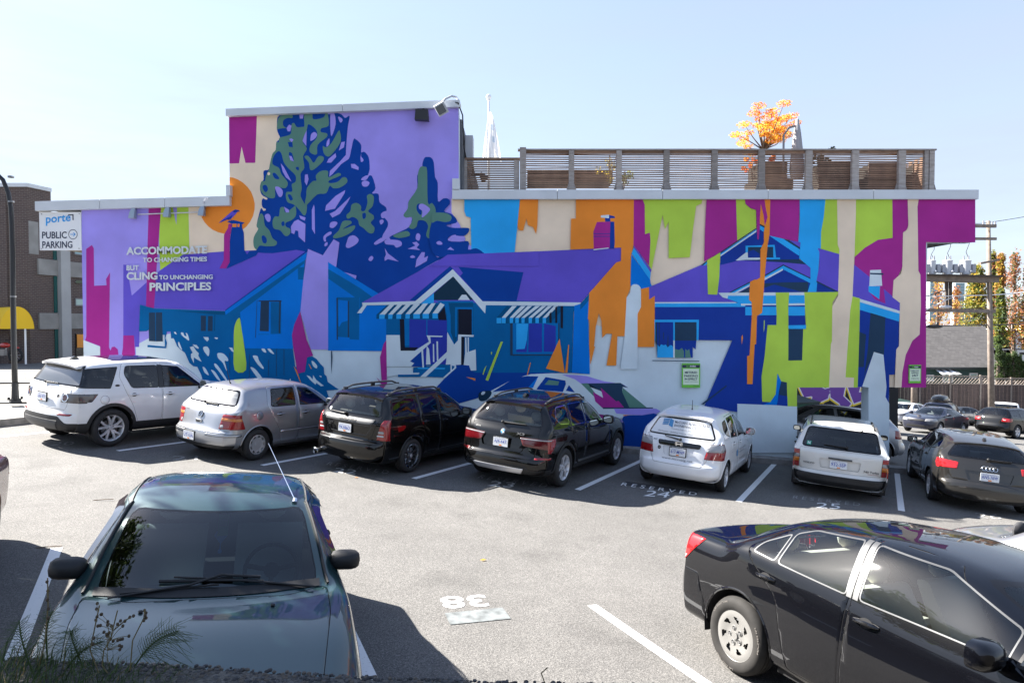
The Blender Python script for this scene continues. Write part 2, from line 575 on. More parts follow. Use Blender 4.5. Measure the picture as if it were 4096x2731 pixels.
# corrugated side of the tower
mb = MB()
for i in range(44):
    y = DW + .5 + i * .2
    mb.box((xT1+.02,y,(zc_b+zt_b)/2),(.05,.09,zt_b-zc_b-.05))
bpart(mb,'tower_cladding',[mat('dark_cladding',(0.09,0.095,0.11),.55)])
# cornices, laid in lengths
def cornice(x0,x1,zb,zt,n,zf=None):
    w = (x1-x0) / n
    for i in range(n):
        a, b_ = x0 + w * i + .006, x0 + w * (i+1) - .006
        za, zb_ = (zf(a),zf(b_)) if zf else (zb,zb)
        h = zt - zb
        c = MB()
        for y0, y1, d0, d1 in ((DW-.13,DW+.03,0,h),(DW+.032,DW+.37,h-.04,h)):
            c.prism([(a,za+d0),(b_,zb_+d0),(b_,zb_+d1),(a,za+d1)],lambda u,v,k:(u,y0 if k == 0 else y1,v))
        bpart(c,'cornice',[M_TRIM])
cornice(xSL-.03,xT0+.05,0,zc_t-zc_b,3,zlow)
cornice(xT0-.03,xT1+.04,0,zt_t-zt_b,2,ztow)
cornice(xT1-.16,xE+.01,zc_b,zc_t,5)
bpart(MB().box((xT1-.06,DW-.06,zc_t+.14),(.18,.18,.26)),'cornice_cap',[M_TRIM])
bpart(MB().box((xT0+.02,DW-.06,zlB+.36),(.1,.18,.26)),'cornice_cap',[M_TRIM])
bpart(MB().box((W(1428,400).x,DW+3,zt_t+.3),(.08,.08,.6)),'roof_vent',[M_TRIM])
mb = MB()
mb.add([(xT0,DW+.36,ztA+.1),(xT1,DW+.36,ztA+.1),(xT1,DW+9.5,ztA+.1),(xT0,DW+9.5,ztA+.1)],[(0,1,2,3)])
mb.add([(xT1+.06,DW+.36,zc_t-.03),(xE,DW+.36,zc_t-.03),(xE,DW+BD,zc_t-.03),(xT1+.06,DW+BD,zc_t-.03)],[(0,1,2,3)])
mb.add([(xSL,DW+.36,zlA+.1),(xT0-.02,DW+.36,zlA+.1),(xT0-.02,DW+BD,zlA+.1),(xSL,DW+BD,zlA+.1)],[(0,1,2,3)])
bpart(mb,'roof',[mat('roof_membrane',(0.3,0.3,0.3),.9,noise=(1,.1))])
# ------------------------------------------------------------------ the mural: flat painted shapes measured from the photograph, in painting order
FR = {'P':(0,0,1),'A':(0,650,2.24),'B':(850,350,1.96),'C':(400,1000,2.24),'D':(1300,950,2.0909),
      'E':(1750,350,1.96),'F':(2850,350,1.8876),'G':(2300,950,2.0911),'H':(3000,850,1.845),'Z':(0,1350,1.809)}
MURAL = '''
stripe LP P 326,800 917,800 917,460 1838,430 1838,1130 1230,1130 900,1450 331,1450
stripe CR P 1806,795 3900,795 3900,970 3704,970 3704,1548 3188,1548 2300,1500 1806,1120
stripe CR A 1688,395 1795,385 2060,380 P 917,822 917,462 1130,455 1130,1010 A 2240,800 1700,830
stripe MG B 130,225 348,222 335,590 322,592 258,592 228,465 208,595 130,597
sun OR P 917,709 933,711 953,719 972,731 990,748 1004,767 1013,790 1019,815 1018,840 1012,865 1000,888 985,907 965,922 944,931 920,935 896,935 872,929 850,919 832,905 818,889 808,872 802,852 799,832 803,820 917,816
stripe LI A 1443,400 1548,400 1580,560 1586,400 1688,395 1697,780 1690,830 1640,835 1435,975 1425,700 1430,560
stripe MG P 344.6,996 367.4,980 375,994 376.3,1143 426.3,1141 424,1116.5 439.7,1089.7 436.6,1350 436,1388 442,1402 447,1388 458,1386 471,1397 474,1420 485,1428 487,1445 400,1445 400,1384 340,1362 345,1345
ground GR P 329,1358 400,1386 401,1450 545,1450 543,1380 600,1350 700,1330 1230,1395 1640,1400 2300,1500 3188,1500 3188,1950 1500,1950 329,1850
ground GR P 2350,1290 2500,1330 2640,1345 2930,1358 3188,1700 3188,1950 2350,1900
house VI A 1105,915 1135,917 1180,1192 1435,965 1640,825 2000,797 B 370,1275 745,1262 748,1275 C 1120,542 482,520 357,490 350,868 312,868 303,765 208,765
stripe MG C 208,765 303,765 318,985 185,985 192,955 205,870
stripe MG A 1332,400 1443,400 1425,650 1405,900 1380,1305 1308,1305 1320,800
stripe MG G 0,0 1,0 1,1
tree* NV B 530,212 505,300 510,350 530,400 500,430 495,490 460,560 445,640 400,655 400,720 372,780 385,840 430,868 420,880 395,870 385,900 392,940 420,955 400,968 378,950 345,1080 358,1110 322,1180 325,1250 345,1270 340,1290 470,1300 745,1290 900,1560 1200,1640 1420,1560 1600,1450 1843,1325 2112,1305 2118,1290 2065,1260 2005,1272 2005,1210 1975,1203 1850,1210 1842,1175 1880,1158 1970,1162 2008,1130 2003,1102 1900,1102 1842,1092 1835,1075 1908,1060 1912,1032 1870,992 1815,968 1860,915 1850,878 1810,870 1768,892 1766,750 1745,700 1735,590 1715,552 1690,545 1662,552 1645,600 1645,640 1605,690 1605,790 1560,860 1535,900 1530,950 1497,1000 1520,1020 1560,1015 1560,1050 1540,1095 1450,1140 1388,1172 1395,1190 1358,1192 1330,1170 1372,1092 1372,1050 1340,1010 1362,982 1360,940 1310,900 1300,835 1250,830 1278,790 1250,695 1220,690 1232,640 1225,550 1190,505 1165,510 1165,450 1125,408 1105,410 1085,500 1070,555 1045,540 1060,320 1075,225 1040,240 1010,212 960,200 905,212 890,175 720,205
tree LP B 580,320 600,292 620,300 610,345 590,345
tree LP B 738,330 735,460 705,420 720,375
tree* LP B 775,365 800,350 820,370 805,400 770,420 768,395
tree* LP B 895,430 915,400 915,445 895,465
tree LP B 1010,430 1038,425 1030,470 990,495
tree LP B 680,215 715,212 708,245 685,245
tree* LP B 925,205 955,205 965,290 935,380 925,340
tree* LP B 985,230 1015,245 1018,265 1000,275
tree LP B 965,515 970,545 930,590 895,590 910,560
tree LP B 1045,530 1070,560 1010,600 940,680 915,700 920,655 1000,580
tree LP B 1085,600 1115,600 1145,625 1145,648 1090,630
tree* LP B 1160,545 1170,515 1165,540 1185,570 1165,585
tree* LP B 1165,725 1185,700 1225,688 1205,725
tree* LP B 1170,745 1195,730 1230,745 1215,775 1180,775
tree LP B 1040,805 1035,830 960,950 882,968 890,925 965,850
tree LP B 1082,855 1060,900 1000,990 940,1020 918,990 960,970
tree* LP B 412,1000 435,990 455,1010 450,1050 430,1050 412,1020
tree LP B 680,1003 730,1020 722,1045 690,1030
tree LP B 640,1050 670,1035 728,1070 725,1215 675,1170 672,1125 650,1120 640,1150 618,1140 615,1090
tree LP B 795,918 800,940 803,1150 780,1110 778,960
tree* LP B 925,1060 960,1050 980,1065 950,1100 920,1095
tree* LP B 870,1170 900,1140 930,1130 930,1150 890,1175 890,1205 875,1205
tree* LP B 880,1225 900,1212 900,1235 880,1245
tree* LP B 1070,1170 1110,1160 1145,1190 1130,1225 1070,1258 1045,1245 1055,1205
tree* LP B 1320,995 1340,975 1370,970 1365,1012 1330,1025
tree* LP B 1310,1045 1335,1035 1342,1055 1320,1075
tree* LP B 1270,1215 1320,1180 1352,1178 1352,1196 1290,1230 1270,1230
tree* LP B 1355,1195 1440,1195 1480,1210 1480,1240 1440,1255 1420,1235 1358,1228
tree* LP B 1595,1160 1610,1142 1630,1160 1620,1200 1595,1190
tree LP B 1565,1215 1600,1210 1622,1230 1600,1255 1630,1275 1530,1265 1590,1240
tree* LP B 1755,1215 1780,1203 1802,1220 1795,1232 1765,1230
tree* LP B 1845,1190 1880,1160 1910,1157 1890,1185 1972,1165 1972,1205 1870,1205
tree LP B 1842,1270 1865,1250 1895,1275
tree* LP B 1740,1300 1755,1290 1778,1325 1760,1330
tree* LP B 1548,1328 1570,1315 1590,1330 1565,1337
tree LP B 1590,1410 1600,1350 1640,1290 1665,1292 1660,1335 1690,1320 1680,1360 1620,1395
tree LP B 1350,1258 1375,1300 1460,1365 1375,1345 1350,1360 1348,1335 1360,1310
tree* LP B 1225,1340 1245,1320 1262,1335 1245,1360 1225,1355
tree* SG B 510,330 505,290 530,225 620,215 625,240 590,240 555,260 555,300 580,320 560,320 520,325
tree* SG B 620,290 640,280 660,310 700,310 720,300 720,212 780,207 790,250 870,235 890,190 905,215 910,300 855,320 850,350 895,360 895,390 825,450 820,520 790,525 760,500 770,450 815,400 820,350 790,310 750,290 740,330 705,420 740,480 710,540 720,630 690,680 700,790 690,850 725,915 740,920 735,985 715,1003 680,960 640,920 590,900 575,860 580,820 625,815 620,760 650,740 650,690 600,640 560,590 540,520 515,500 480,540 470,600 520,630 540,680 590,745 570,790 510,780 490,800 490,860 450,868 400,840 372,790 385,735 410,735 420,690 440,650 450,600 470,520 495,490 500,430 520,430 525,395 580,380 615,360
tree NV B 590,430 625,425 630,470 600,465
tree* NV B 600,510 625,520 637,580 605,560
tree* NV B 470,680 490,670 525,715 490,715
tree* NV B 395,770 420,765 435,800 415,822 395,795
tree* NV B 590,845 610,840 630,875 610,885
tree* NV B 655,625 675,625 675,650 655,640
tree LP B 600,405 620,400 635,412 620,430
tree LP B 600,535 620,540 637,580 610,570
tree LP B 535,595 560,625 620,740 575,705 550,660
tree LP B 725,685 745,680 753,720 738,770 722,740
tree* LP B 490,785 520,780 550,810 545,850 520,855
tree* SG B 720,545 745,535 770,560 795,590 830,540 870,545 865,580 800,640 765,645 755,590
tree* SG B 865,460 890,470 930,440 985,345 1000,350 1003,430 930,530 895,540 870,510
tree* SG B 740,920 820,840 890,830 920,770 945,790 1000,785 1055,745 1050,710 1020,705 980,740 920,750 915,730 1005,690 985,670 910,705 905,655 850,655 810,690 815,730 785,735 740,790 735,850 725,900
tree* SG B 1050,1000 1080,970 1090,920 1130,905 1165,930 1165,965 1195,965 1215,900 1210,850 1240,835 1265,860 1255,930 1220,970 1260,1000 1265,1030 1240,1060 1270,1100 1260,1140 1225,1140 1180,1100 1150,1080 1140,1040 1100,1015 1060,1030
tree* NV B 1175,990 1200,985 1200,1020 1180,1030
tree* SG B 945,1165 990,1120 1020,1050 1080,1045 1090,1065 1050,1090 1025,1110 1110,1080 1115,1105 1080,1140 1020,1170 960,1182
tree* SG B 470,1050 490,1010 520,1010 530,945 560,940 570,980 620,950 650,930 655,1000 620,1040 575,1060 575,1090 610,1110 605,1150 570,1165 530,1120 480,1105
tree* NV B 540,1060 560,1050 565,1080 545,1085
tree LP B 560,935 600,960 600,980 575,980
tree* SG B 345,1080 375,990 400,1010 410,1080 445,1120 470,1180 505,1210 490,1240 420,1245 370,1240 345,1270 322,1240 325,1170 358,1110
tree* NV B 385,1170 405,1160 425,1190 420,1220 395,1215
tree CR B 430,670 440,664 452,670 450,685 438,690 430,682
tree* SG B 1610,680 1630,625 1665,622 1683,655 1688,900 1720,905 1745,940 1760,980 1830,985 1872,1010 1865,1045 1820,1055 1760,1045 1755,1100 1765,1160 1740,1185 1690,1180 1675,1150 1690,1090 1670,1050 1630,1040 1610,1050 1600,1090 1570,1110 1540,1095 1565,1050 1560,1015 1520,1020 1497,1000 1530,950 1540,890 1605,790
tree* NV B 1600,930 1620,910 1640,940 1635,1000 1605,970
tree* LP B 1620,920 1650,912 1700,945 1700,970 1660,1010 1640,1015 1645,970 1620,950
tree* SG B 1415,1160 1510,1125 1545,1140 1540,1165 1460,1180
chimney NV B 150,1068 230,1070 232,1100 245,1140 250,1275 270,1310 290,1280 370,1275 340,1318 110,1420 135,1370 135,1200 150,1100
chimney NV B 112,1052 165,1040 252,1060 230,1075 150,1068
chimney OR B 155,1068 188,1068 188,1095 155,1095
chimney OR B 195,1070 212,1070 210,1095 195,1092
chimney MG B 125,1070 150,1070 135,1200 133,1370 105,1418 55,1418 88,1350 90,1155 122,1100
crow VI A 1958,545 2000,505 2035,475 2075,440 2105,422 2130,425 2152,437 2125,443 2105,470 2075,500 2050,512 2035,510 2000,525
crow NB A 2082,436 2105,422 2130,425 2152,437 2125,443 2100,450
crow NB A 1958,545 2000,510 2050,490 2085,470 2072,500 2050,512 2035,512 2000,527
crow VI A 1975,527 2005,502 2040,476 2075,445 2095,450 2065,480 2020,505
crow NB A 2045,510 2050,508 2058,526 2052,526
crow NB A 2060,506 2065,505 2078,522 2071,522
house TE C 357,490 482,522 1120,545 1255,560 1300,880 1728,885 1750,1050 1855,960 1900,950 1940,975 1975,1020 2005,1050 2010,1110 2030,1130 2040,1180 2140,1250 2030,1258 2055,1335 1980,1320 1700,1240 1300,1240 930,1200 905,1115 870,1045 835,1040 800,1010 760,920 720,890 690,860 660,790 635,790 632,730 600,730 585,790 600,830 590,880 425,870 425,850 580,865 578,760 560,760 560,818 438,815 436,715 415,728 348,728
house SL C 438,560 493,559 497,818 438,815
house SL C 499,559 556,558 562,818 501,818
house SL C 903,588 950,588 948,725 903,725
house SL C 968,590 1010,590 1008,725 965,725
house TD C 1024,580 1034,580 1030,725 1022,725
house TD C 650,545 1120,548 1120,582 1040,578
dapple GR C 662,735 675,732 688,755 670,750
dapple* GR C 725,740 745,740 755,765 775,770 768,742 785,755 798,810 765,790 735,765
dapple GR C 925,778 970,780 975,800 960,820 940,800
dapple* GR C 1025,783 1055,785 1050,798 1035,795
dapple* GR C 705,820 715,840 735,895 710,870 700,840
dapple GR C 830,845 865,850 885,875 880,885 850,870
dapple GR C 805,870 835,860 860,900 885,925 880,945 910,1000 870,980 840,960 840,1012 815,960 815,930 830,920
dapple* GR C 925,870 960,865 980,900 972,950 950,930 930,900
dapple* GR C 1050,930 1070,920 1110,930 1145,970 1145,995 1115,995 1140,1070 1130,1075 1100,1010 1060,970
dapple GR C 1155,872 1185,875 1205,920 1180,905
dapple* GR C 920,1045 945,1060 975,1120 940,1100 925,1070
dapple* GR C 995,1072 1030,1090 1080,1170 1050,1155 1010,1100
dapple* GR C 1025,1015 1060,1040 1150,1180 1120,1160 1060,1080 1030,1045
dapple* GR C 1450,882 1475,885 1490,915 1470,915 1450,895
dapple* GR C 1500,885 1525,885 1560,930 1530,920
dapple* GR C 1372,945 1410,950 1425,990 1465,1050 1455,1062 1410,1020 1375,965
dapple* GR C 1350,1048 1390,1065 1450,1140 1455,1165 1425,1160 1360,1075
dapple* GR C 1895,995 1915,1000 1945,1035 1940,1060 1910,1040
dapple GR C 1850,1120 1880,1130 1905,1158 1910,1120 1935,1160 2005,1215 1980,1220 1940,1190 1930,1205 1880,1160
dapple* GR C 1965,1125 1985,1130 1980,1140
dapple* GR C 1470,1175 1520,1165 1640,1160 1680,1190 1705,1150 1700,1195 1600,1230 1480,1220
dapple LP C 1600,1180 1640,1172 1665,1195 1600,1215
house SL C 1160,920 1164,920 1164,1105 1160,1105
house SL C 1335,930 1339,930 1339,1140 1335,1140
house SL C 1508,980 1512,980 1512,1130 1508,1130
house SL C 1578,885 1582,885 1582,1130 1578,1130
house SL C 1646,885 1650,885 1650,1120 1646,1120
house TE C 1840,85 1835,160 1265,700 1260,615 1255,560 1140,590 1120,545
house BL C 1830,120 1255,557 1265,700 1300,880 1730,885 1720,760 1795,550 1825,240
house BL C 1858,18 1845,82 1125,580 1118,545
house NV C 1858,0 1120,538 1122,546 1858,16
house TE C 1772,155 1835,152 1825,265 1775,265
house SL C 1440,458 1515,462 1512,728 1430,725
house TE C 1530,465 1622,470 1622,750 1528,752
house SL C 1420,452 1625,450 1625,465 1420,460
house SL C 1605,465 1622,465 1613,750 1600,740
house SL C 1405,450 1409,450 1396,785 1390,785
house BM C 1418,750 1514,752 1514,758 1418,757
leaf* LI C 1240,612 1255,620 1270,720 1290,850 1308,1073 1205,1073 1198,850 1200,720 1215,650
stripe LP B 748,1265 865,1315 950,1190 995,1215 965,1442 C 2045,105 2050,600 2045,892 1890,890 1795,550 1825,240
house BL D 25,205 435,460 512,520 512,950 25,945
house TE D 25,262 290,420 400,500 420,540 512,530 512,700 290,640 290,500 250,500 30,345
house TE D 100,500 288,500 285,855 205,850 205,835 105,830
house BL D 110,520 190,530 190,695 170,700 140,710 120,745 112,740
house SL D 95,505 106,505 108,855 97,855
house SL D 190,530 200,530 202,835 190,835
stripe LP D 160,288 263,318 258,348
stripe LP D 435,430 470,455 435,470
leaf MG C 1793,550 1850,800 1910,945 1855,960 1835,1090 1770,1105 1735,900 1720,760 1740,670
leaf OR C 1735,1040 1760,1070 1804,1195 1795,1185
leaf OR C 1868,1018 1880,1030 1897,1065 1888,1062
ground SL D 50,948 58,948 62,1000 54,1140 51,1080
bungalow TE D 300,560 1072,325 1340,600 2080,565 2065,1132 1260,1132 1100,1075 512,1075 512,700 290,640
bungalow BL D 290,600 350,570 512,570 512,830 290,830
bungalow VI D 310,543 1030,147 1040,143 E 790,1290 793,1284 1440,1255 1438,1360 1400,1372 D 2210,465 2140,545 1000,545
bungalow TE D 1300,520 2110,545 2080,620 1340,650
bungalow NV D 708,524 1045,240 1075,265 760,532
bungalow NV D 1115,245 1660,290 1600,538 1320,535 1130,322 1152,297
bungalow DK D 910,465 1072,325 1245,522 910,524
bungalow SK D 910,465 910,547 800,555
bungalow GR D 1145,478 1180,478 1212,522 1112,522
bungalow GR D 310,545 755,532 1068,265 1320,535 1345,560 1340,635 1072,325 800,550 765,560 350,566 305,632 268,632 315,570
bungalow GR D 1310,533 2140,543 2128,610 2105,635 2102,572 1345,565
bungalow BM D 925,528 1245,532 1240,545 1030,545 1050,650 1052,790 1082,893 1060,900 1022,790 1020,640 1000,570
bungalow TD D 1035,545 1240,545 1240,820 1110,820 1085,890 1052,790 1050,650
bungalow BM D 1088,582 1236,582 1236,815 1228,815 1228,600 1103,600 1103,830 1088,830
bungalow BK D 1115,598 1228,600 1228,815 1115,815
bungalow BK D 945,645 1000,575 1018,700 950,690
bungalow TD D 430,645 520,563 1000,560 945,640 940,680 430,680
bungalow GR D 455,645 540,562 580,562 500,645
bungalow SK D 453,643 500,643 498,680 453,680
bungalow GR D 530,643 608,560 648,560 567,643
bungalow SK D 528,643 567,643 562,680 528,680
bungalow GR D 598,641 678,558 720,558 640,641
bungalow SK D 596,641 638,641 636,679 596,679
bungalow GR D 675,639 745,556 795,556 712,640
bungalow SK D 672,640 710,640 708,678 672,678
bungalow GR D 740,639 820,553 862,550 795,639
bungalow SK D 738,639 793,639 793,678 738,678
bungalow GR D 818,637 890,550 925,548 870,637
bungalow SK D 816,637 868,637 868,677 816,677
bungalow GR D 900,634 965,545 1000,562 945,634
bungalow SK D 898,634 942,634 943,676 898,676
bungalow TD D 1435,670 1520,572 1960,572 1990,600 1880,717 1435,717
bungalow SK D 1435,672 1475,672 1475,717 1435,717
bungalow GR D 1478,670 1565,572 1605,572 1512,670
bungalow SK D 1478,670 1512,670 1510,716 1478,716
bungalow GR D 1545,670 1640,572 1680,572 1578,670
bungalow SK D 1545,670 1575,670 1572,716 1545,716
bungalow GR D 1592,670 1695,572 1732,572 1625,670
bungalow SK D 1592,670 1622,670 1620,716 1592,716
bungalow GR D 1643,670 1760,572 1800,572 1672,670
bungalow SK D 1643,670 1670,670 1668,716 1643,716
bungalow GR D 1703,670 1815,572 1850,572 1735,670
bungalow SK D 1703,670 1732,670 1730,716 1703,716
bungalow GR D 1760,670 1865,572 1900,572 1790,670
bungalow SK D 1760,670 1788,670 1788,716 1760,716
bungalow GR D 1822,670 1915,572 1950,572 1852,670
bungalow SK D 1820,670 1848,670 1848,716 1820,716
bungalow BK D 1875,640 1893,620 1897,730 1880,725
bungalow BK D 1925,585 1942,573 1942,750 1927,742
bungalow BK D 1970,573 1992,573 1990,760 1970,755
bungalow BM D 663,682 705,682 705,905 668,905
bungalow PB D 705,682 1020,692 1020,1060 870,1060 760,1080 705,920
bungalow BM D 848,680 856,680 856,822 848,822
bungalow BK D 625,682 663,682 668,918 780,918 750,946 632,946
bungalow GR D 512,815 625,815 632,946 752,946 870,870 850,818 985,822 980,832 880,830 885,880 710,1035 745,1050 720,1078 512,1078
bungalow GR D 668,860 728,915 668,915
bungalow NV D 720,1078 745,1050 712,1034 810,950 845,1080
bungalow GR D 1022,790 1080,895 1112,860 1115,810 1245,815 1240,830 1140,828 1140,1062 1095,1065 1060,1120 1050,1060 1010,1062 1012,1045 1020,960
bungalow BK D 1140,830 1165,832 1160,1065 1138,1065
bungalow GR D 1172,965 1260,935 1265,1110 1215,1112 1205,1070 1160,1065
bungalow GR D 1172,835 1182,835 1187,968 1172,970
bungalow GR D 1193,835 1203,835 1203,962 1193,965
bungalow NV P 1823,1459 1876,1461 1884,1483 1903,1490 2256,1490 2120,1500 2055,1515 1960,1567 1922,1567 1912,1591 1836,1613 1783,1572 1733,1562 1781,1510
bungalow TE D 740,1085 1040,1068 1100,1075 1100,1095 1000,1170 850,1165 735,1128
bungalow GR D 518,1090 730,1090 735,1130 790,1130 785,1141 612,1148 518,1165
bungalow TE D 610,1145 850,1145 840,1165 610,1165
bungalow SK D 770,1088 1005,1090 1000,1100 780,1097
bungalow GR D 1020,955 1022,1000 842,1166 795,1166
bungalow GR D 805,935 820,935 828,1085 815,1085
bungalow GR D 850,905 870,930 882,1060 845,1062
bungalow GR D 902,890 912,890 915,1040 903,1040
bungalow GR D 932,868 945,868 948,1030 935,1030
bungalow GR D 1050,1060 1060,1062 1060,1120 1050,1120
bungalow GR D 1085,1065 1095,1065 1097,1090 1005,1172 985,1172 1080,1090
bungalow SL D 1550,715 1960,715 1960,985 1550,985
bungalow BM D 1570,715 1950,715 1950,975 1570,975
bungalow SK D 1600,720 1700,720 1680,930 1600,935
bungalow PB D 1600,935 1670,930 1688,855 1688,958 1600,958
bungalow PB D 1705,718 1815,718 1815,958 1700,958
bungalow PB D 1832,718 1930,740 1930,955 1830,955
bungalow BL D 2085,570 2135,555 2210,470 2203,700 2215,1142 2065,1132
bungalow TE D 2135,555 2210,470 2210,522 2135,605
leaf MG D 512,858 519,1236 475,1232 460,1000 490,890
leaf MG D 425,1163 475,1212 478,1236
leaf LI D 1470,870 1488,870 1365,1197 1342,1190
leaf LI D 1352,1068 1325,1147 1318,1145 1330,1100
leaf LI D 1388,960 1398,952 1394,978 1390,978
leaf OR D 1962,845 2005,1132 1848,1095
leaf OR D 2035,895 2042,900 2028,1130 2008,1130
leaf OR D 1715,1045 1722,1045 1692,1162 1685,1160
leaf OR D 1180,1165 1258,1177 1255,1196
car GR D 1120,1390 1280,1345 1390,1280 1580,1180 1720,1142 1900,1134 2215,1144 2600,1250 2700,1500 1300,1560
car NV D 1400,1290 1590,1170 1690,1158 1785,1160 1740,1255
car BL D 1785,1160 1740,1257 1700,1252
car NV D 1775,1258 1845,1165 2010,1195 2015,1225 1990,1290 1770,1270
car SG D 1870,1190 1960,1202 1950,1235 1835,1230
car NV D 2015,1280 2040,1232 2090,1295
car* DK D 1283,1320 1300,1290 1380,1280 1392,1310 1350,1360 1295,1365
car* GR D 1305,1305 1318,1287 1340,1290 1330,1310 1312,1315
car LP D 1980,1145 G 0,1148 100,1158 240,1200 400,1225 445,1255 430,1250 380,1215 50,1220 0,1185
car SL G 50,1220 380,1215 445,1256 400,1248 395,1278 455,1420 410,1420 210,1280 100,1218
car SG G 50,1220 105,1217 245,1400 150,1320
car SG G 400,1255 600,1420 455,1420 395,1290
car MG G 150,1290 235,1340 215,1255 300,1330 345,1370 365,1365 410,1420 230,1425 170,1370
car SL G 230,1420 655,1420 650,1428 235,1432
car LP G 325,1430 680,1430 715,1450 660,1490 440,1480 345,1470
car* NV G 420,1490 560,1485 700,1485 760,1700 760,2000 250,1900 380,1560
car OR G 400,1482 460,1482 410,1492
stripe LP P 1806,800 1806,1010 1900,1000 1858,960 1840,900 1806,850
stripe SK E 210,880 645,880 625,1100 605,1293 265,1306 260,1020 225,1010 210,970
tree* NV B 1800,885 1850,875 1862,910 1815,970 1870,990 1912,1030 1910,1062 1840,1077 1845,1090 1900,1101 2003,1101 2008,1130 1970,1165 1880,1160 1845,1185 1870,1208 2005,1205 2005,1270 2065,1260 2118,1290 2112,1308 1900,1320 1750,1320 1700,1200 1720,1050
tree* SG B 1720,1060 1720,990 1760,980 1830,985 1872,1010 1865,1045 1820,1055 1760,1045
tree* LP B 1845,1190 1880,1160 1910,1157 1890,1185 1972,1165 1972,1205 1870,1205
tree LP B 1842,1270 1865,1250 1895,1275
tree* LP B 1755,1215 1780,1203 1802,1220 1795,1232 1765,1230
bungalow VI E -60,1400 80,1311 793,1284 793,1400
stripe OR E 648,870 790,870 783,1080 773,1150 750,1095 708,1080 697,1028 672,1122 640,1120 627,1085
stripe OR E 1085,868 1540,868 1537,1235 G 470,140 462,430 435,490 415,825 355,825 345,1070 263,1070 310,805 262,803 228,840 222,700 200,632 175,740 160,910 168,910 130,1060 118,900 120,700 108,680 120,460 E 1230,1566 1400,1372 1438,1360 1440,1255 1042,1270 1047,1028 1085,1028
chimney MG E 1250,1055 1355,1052 1352,1260 1225,1270 1222,1130
chimney NB E 1355,1052 1386,1052 1390,1210 1386,1262 1350,1262
chimney NB E 1312,1020 1355,1020 1355,1052 1315,1052
chimney GR E 1280,1003 1345,998 1345,1025 1282,1020
chimney NB E 1345,1000 1390,1010 1390,1025 1345,1025
chimney GR E 1222,1268 1342,1255 1342,1262 1225,1276
chimney NB E 1222,1144 1354,1144 1354,1149 1222,1149
chimney NB E 1222,1165 1354,1165 1354,1170 1222,1170
stripe MG E 1540,868 1607,868 1625,920 1627,1150 1665,1138 1670,1200 1660,1395 1537,1235
stripe LI E 1605,868 2080,868 2070,910 2028,930 2005,1100 1978,1330 1812,1338 1812,1055 1783,1112 1765,1000 1678,1430 1660,1390 1670,1200 1665,1138 1627,1150 1625,920
stripe MG E 2110,868 2343,868 2352,1205 2090,1365 2098,1100
stripe VI E 1537,1235 1678,1430 1672,1452 1540,1265
stripe SK E 1540,1258 1672,1450 1668,1512 1522,1302
stripe BL G 470,140 630,355 632,380 645,410 555,432 550,420 465,402
ground GR G 462,460 464,425 475,400 492,391 515,391 535,400 548,418 552,450 552,585 525,632 523,920 523,1100 380,1100 415,825 432,500
stripe OR G 553,430 620,415 620,518 668,487 668,690 663,915 523,915 523,640 552,580
bigroof VI G 620,415 1050,232 1110,232 1350,190 1560,195 1700,200 1750,460 1290,462 1200,465 1215,485 1355,541 668,541 668,487 620,518
stripe MG F 0,840 180,840 187,1155 60,1242 0,1280
stripe LI F 178,840 245,840 250,880 290,915 328,925 330,1060 187,1155
stripe MG F 435,840 660,840 648,1165 545,1143 428,1118
gable NB F 60,1250 358,1060 395,1085 425,1118 540,1145 660,1222 655,1300 712,1338 535,1320 200,1306 60,1341
gable SL F 0,1280 60,1241 330,1060 330,1067 60,1250
gable SK F 60,1256 332,1070 332,1080 60,1268
gable GR F 60,1266 332,1078 332,1090 60,1276
gable SL F 358,1030 400,1055 398,1064 358,1042
gable SK F 358,1042 396,1062 388,1092 358,1072
gable SK F 428,1118 545,1145 660,1222 655,1270 640,1262
gable VI F 560,1150 665,1168 665,1212
gable SL F 538,1145 580,1153 665,1210 662,1224
gable SL G 1052,232 1112,188 1112,196 1072,233
gable SK G 1072,233 1108,200 1110,218 1085,233
gable GR F 175,1306 265,1235 268,1285 360,1285 360,1299 200,1306
gable SK F 250,1195 470,1188 480,1285 510,1285 510,1296 460,1296 455,1205 268,1207 268,1240 250,1250
gable SL F 268,1205 458,1203 460,1282 268,1282
gable NB F 270,1240 310,1225 355,1255 355,1282 270,1282
gable SK F 400,1284 510,1284 510,1297 400,1297
gable SL F 200,1301 400,1300 655,1297 712,1336 500,1316
bigroof VI F 60,1341 200,1307 535,1320 712,1337 742,1362 742,1470 535,1400 390,1450 50,1492
gable NB G 1585,350 1740,262 1890,340 1890,460 1585,460
gable NB H 240,380 440,480 660,588 400,590 240,590
gable SL F 393,1416 535,1336 742,1437 742,1447 535,1346 393,1428
gable SK F 393,1428 535,1346 742,1447 742,1478 535,1374 393,1442
gable GR F 390,1442 530,1368 532,1380 392,1456
gable SL H 105,522 240,515 430,513 428,586 385,586 180,532 105,556
gable SL G 1283,462 1510,345 1512,355 1300,463
gable SK G 1300,463 1470,377 1470,392 1330,463
gable GR G 1330,463 1470,390 1470,402 1355,463
gable SL G 1368,461 1462,413 1462,461
gable GR G 1200,462 1900,458 1900,485 1280,487 1275,511 1235,500 1210,475
gable SK G 1280,486 1900,484 1900,553 1390,556 1355,541 1275,511
gable SK G 668,550 1390,545 1425,556 1425,580 668,581
gable GR G 668,540 1345,540 1350,549 668,551
gable GR G 1388,553 1900,553 1900,566 1390,570
gable NB G 1425,566 1900,566 1900,580 1425,580
gable SK G 1425,580 1900,578 1900,648 1425,650
bighouse NB G 668,581 1425,580 1425,650 1857,648 1857,1450 1355,1458 1110,1420 1060,1460 1315,860 1035,858 1035,690 668,690
gable SK G 1780,733 1900,731 1898,762 1780,762
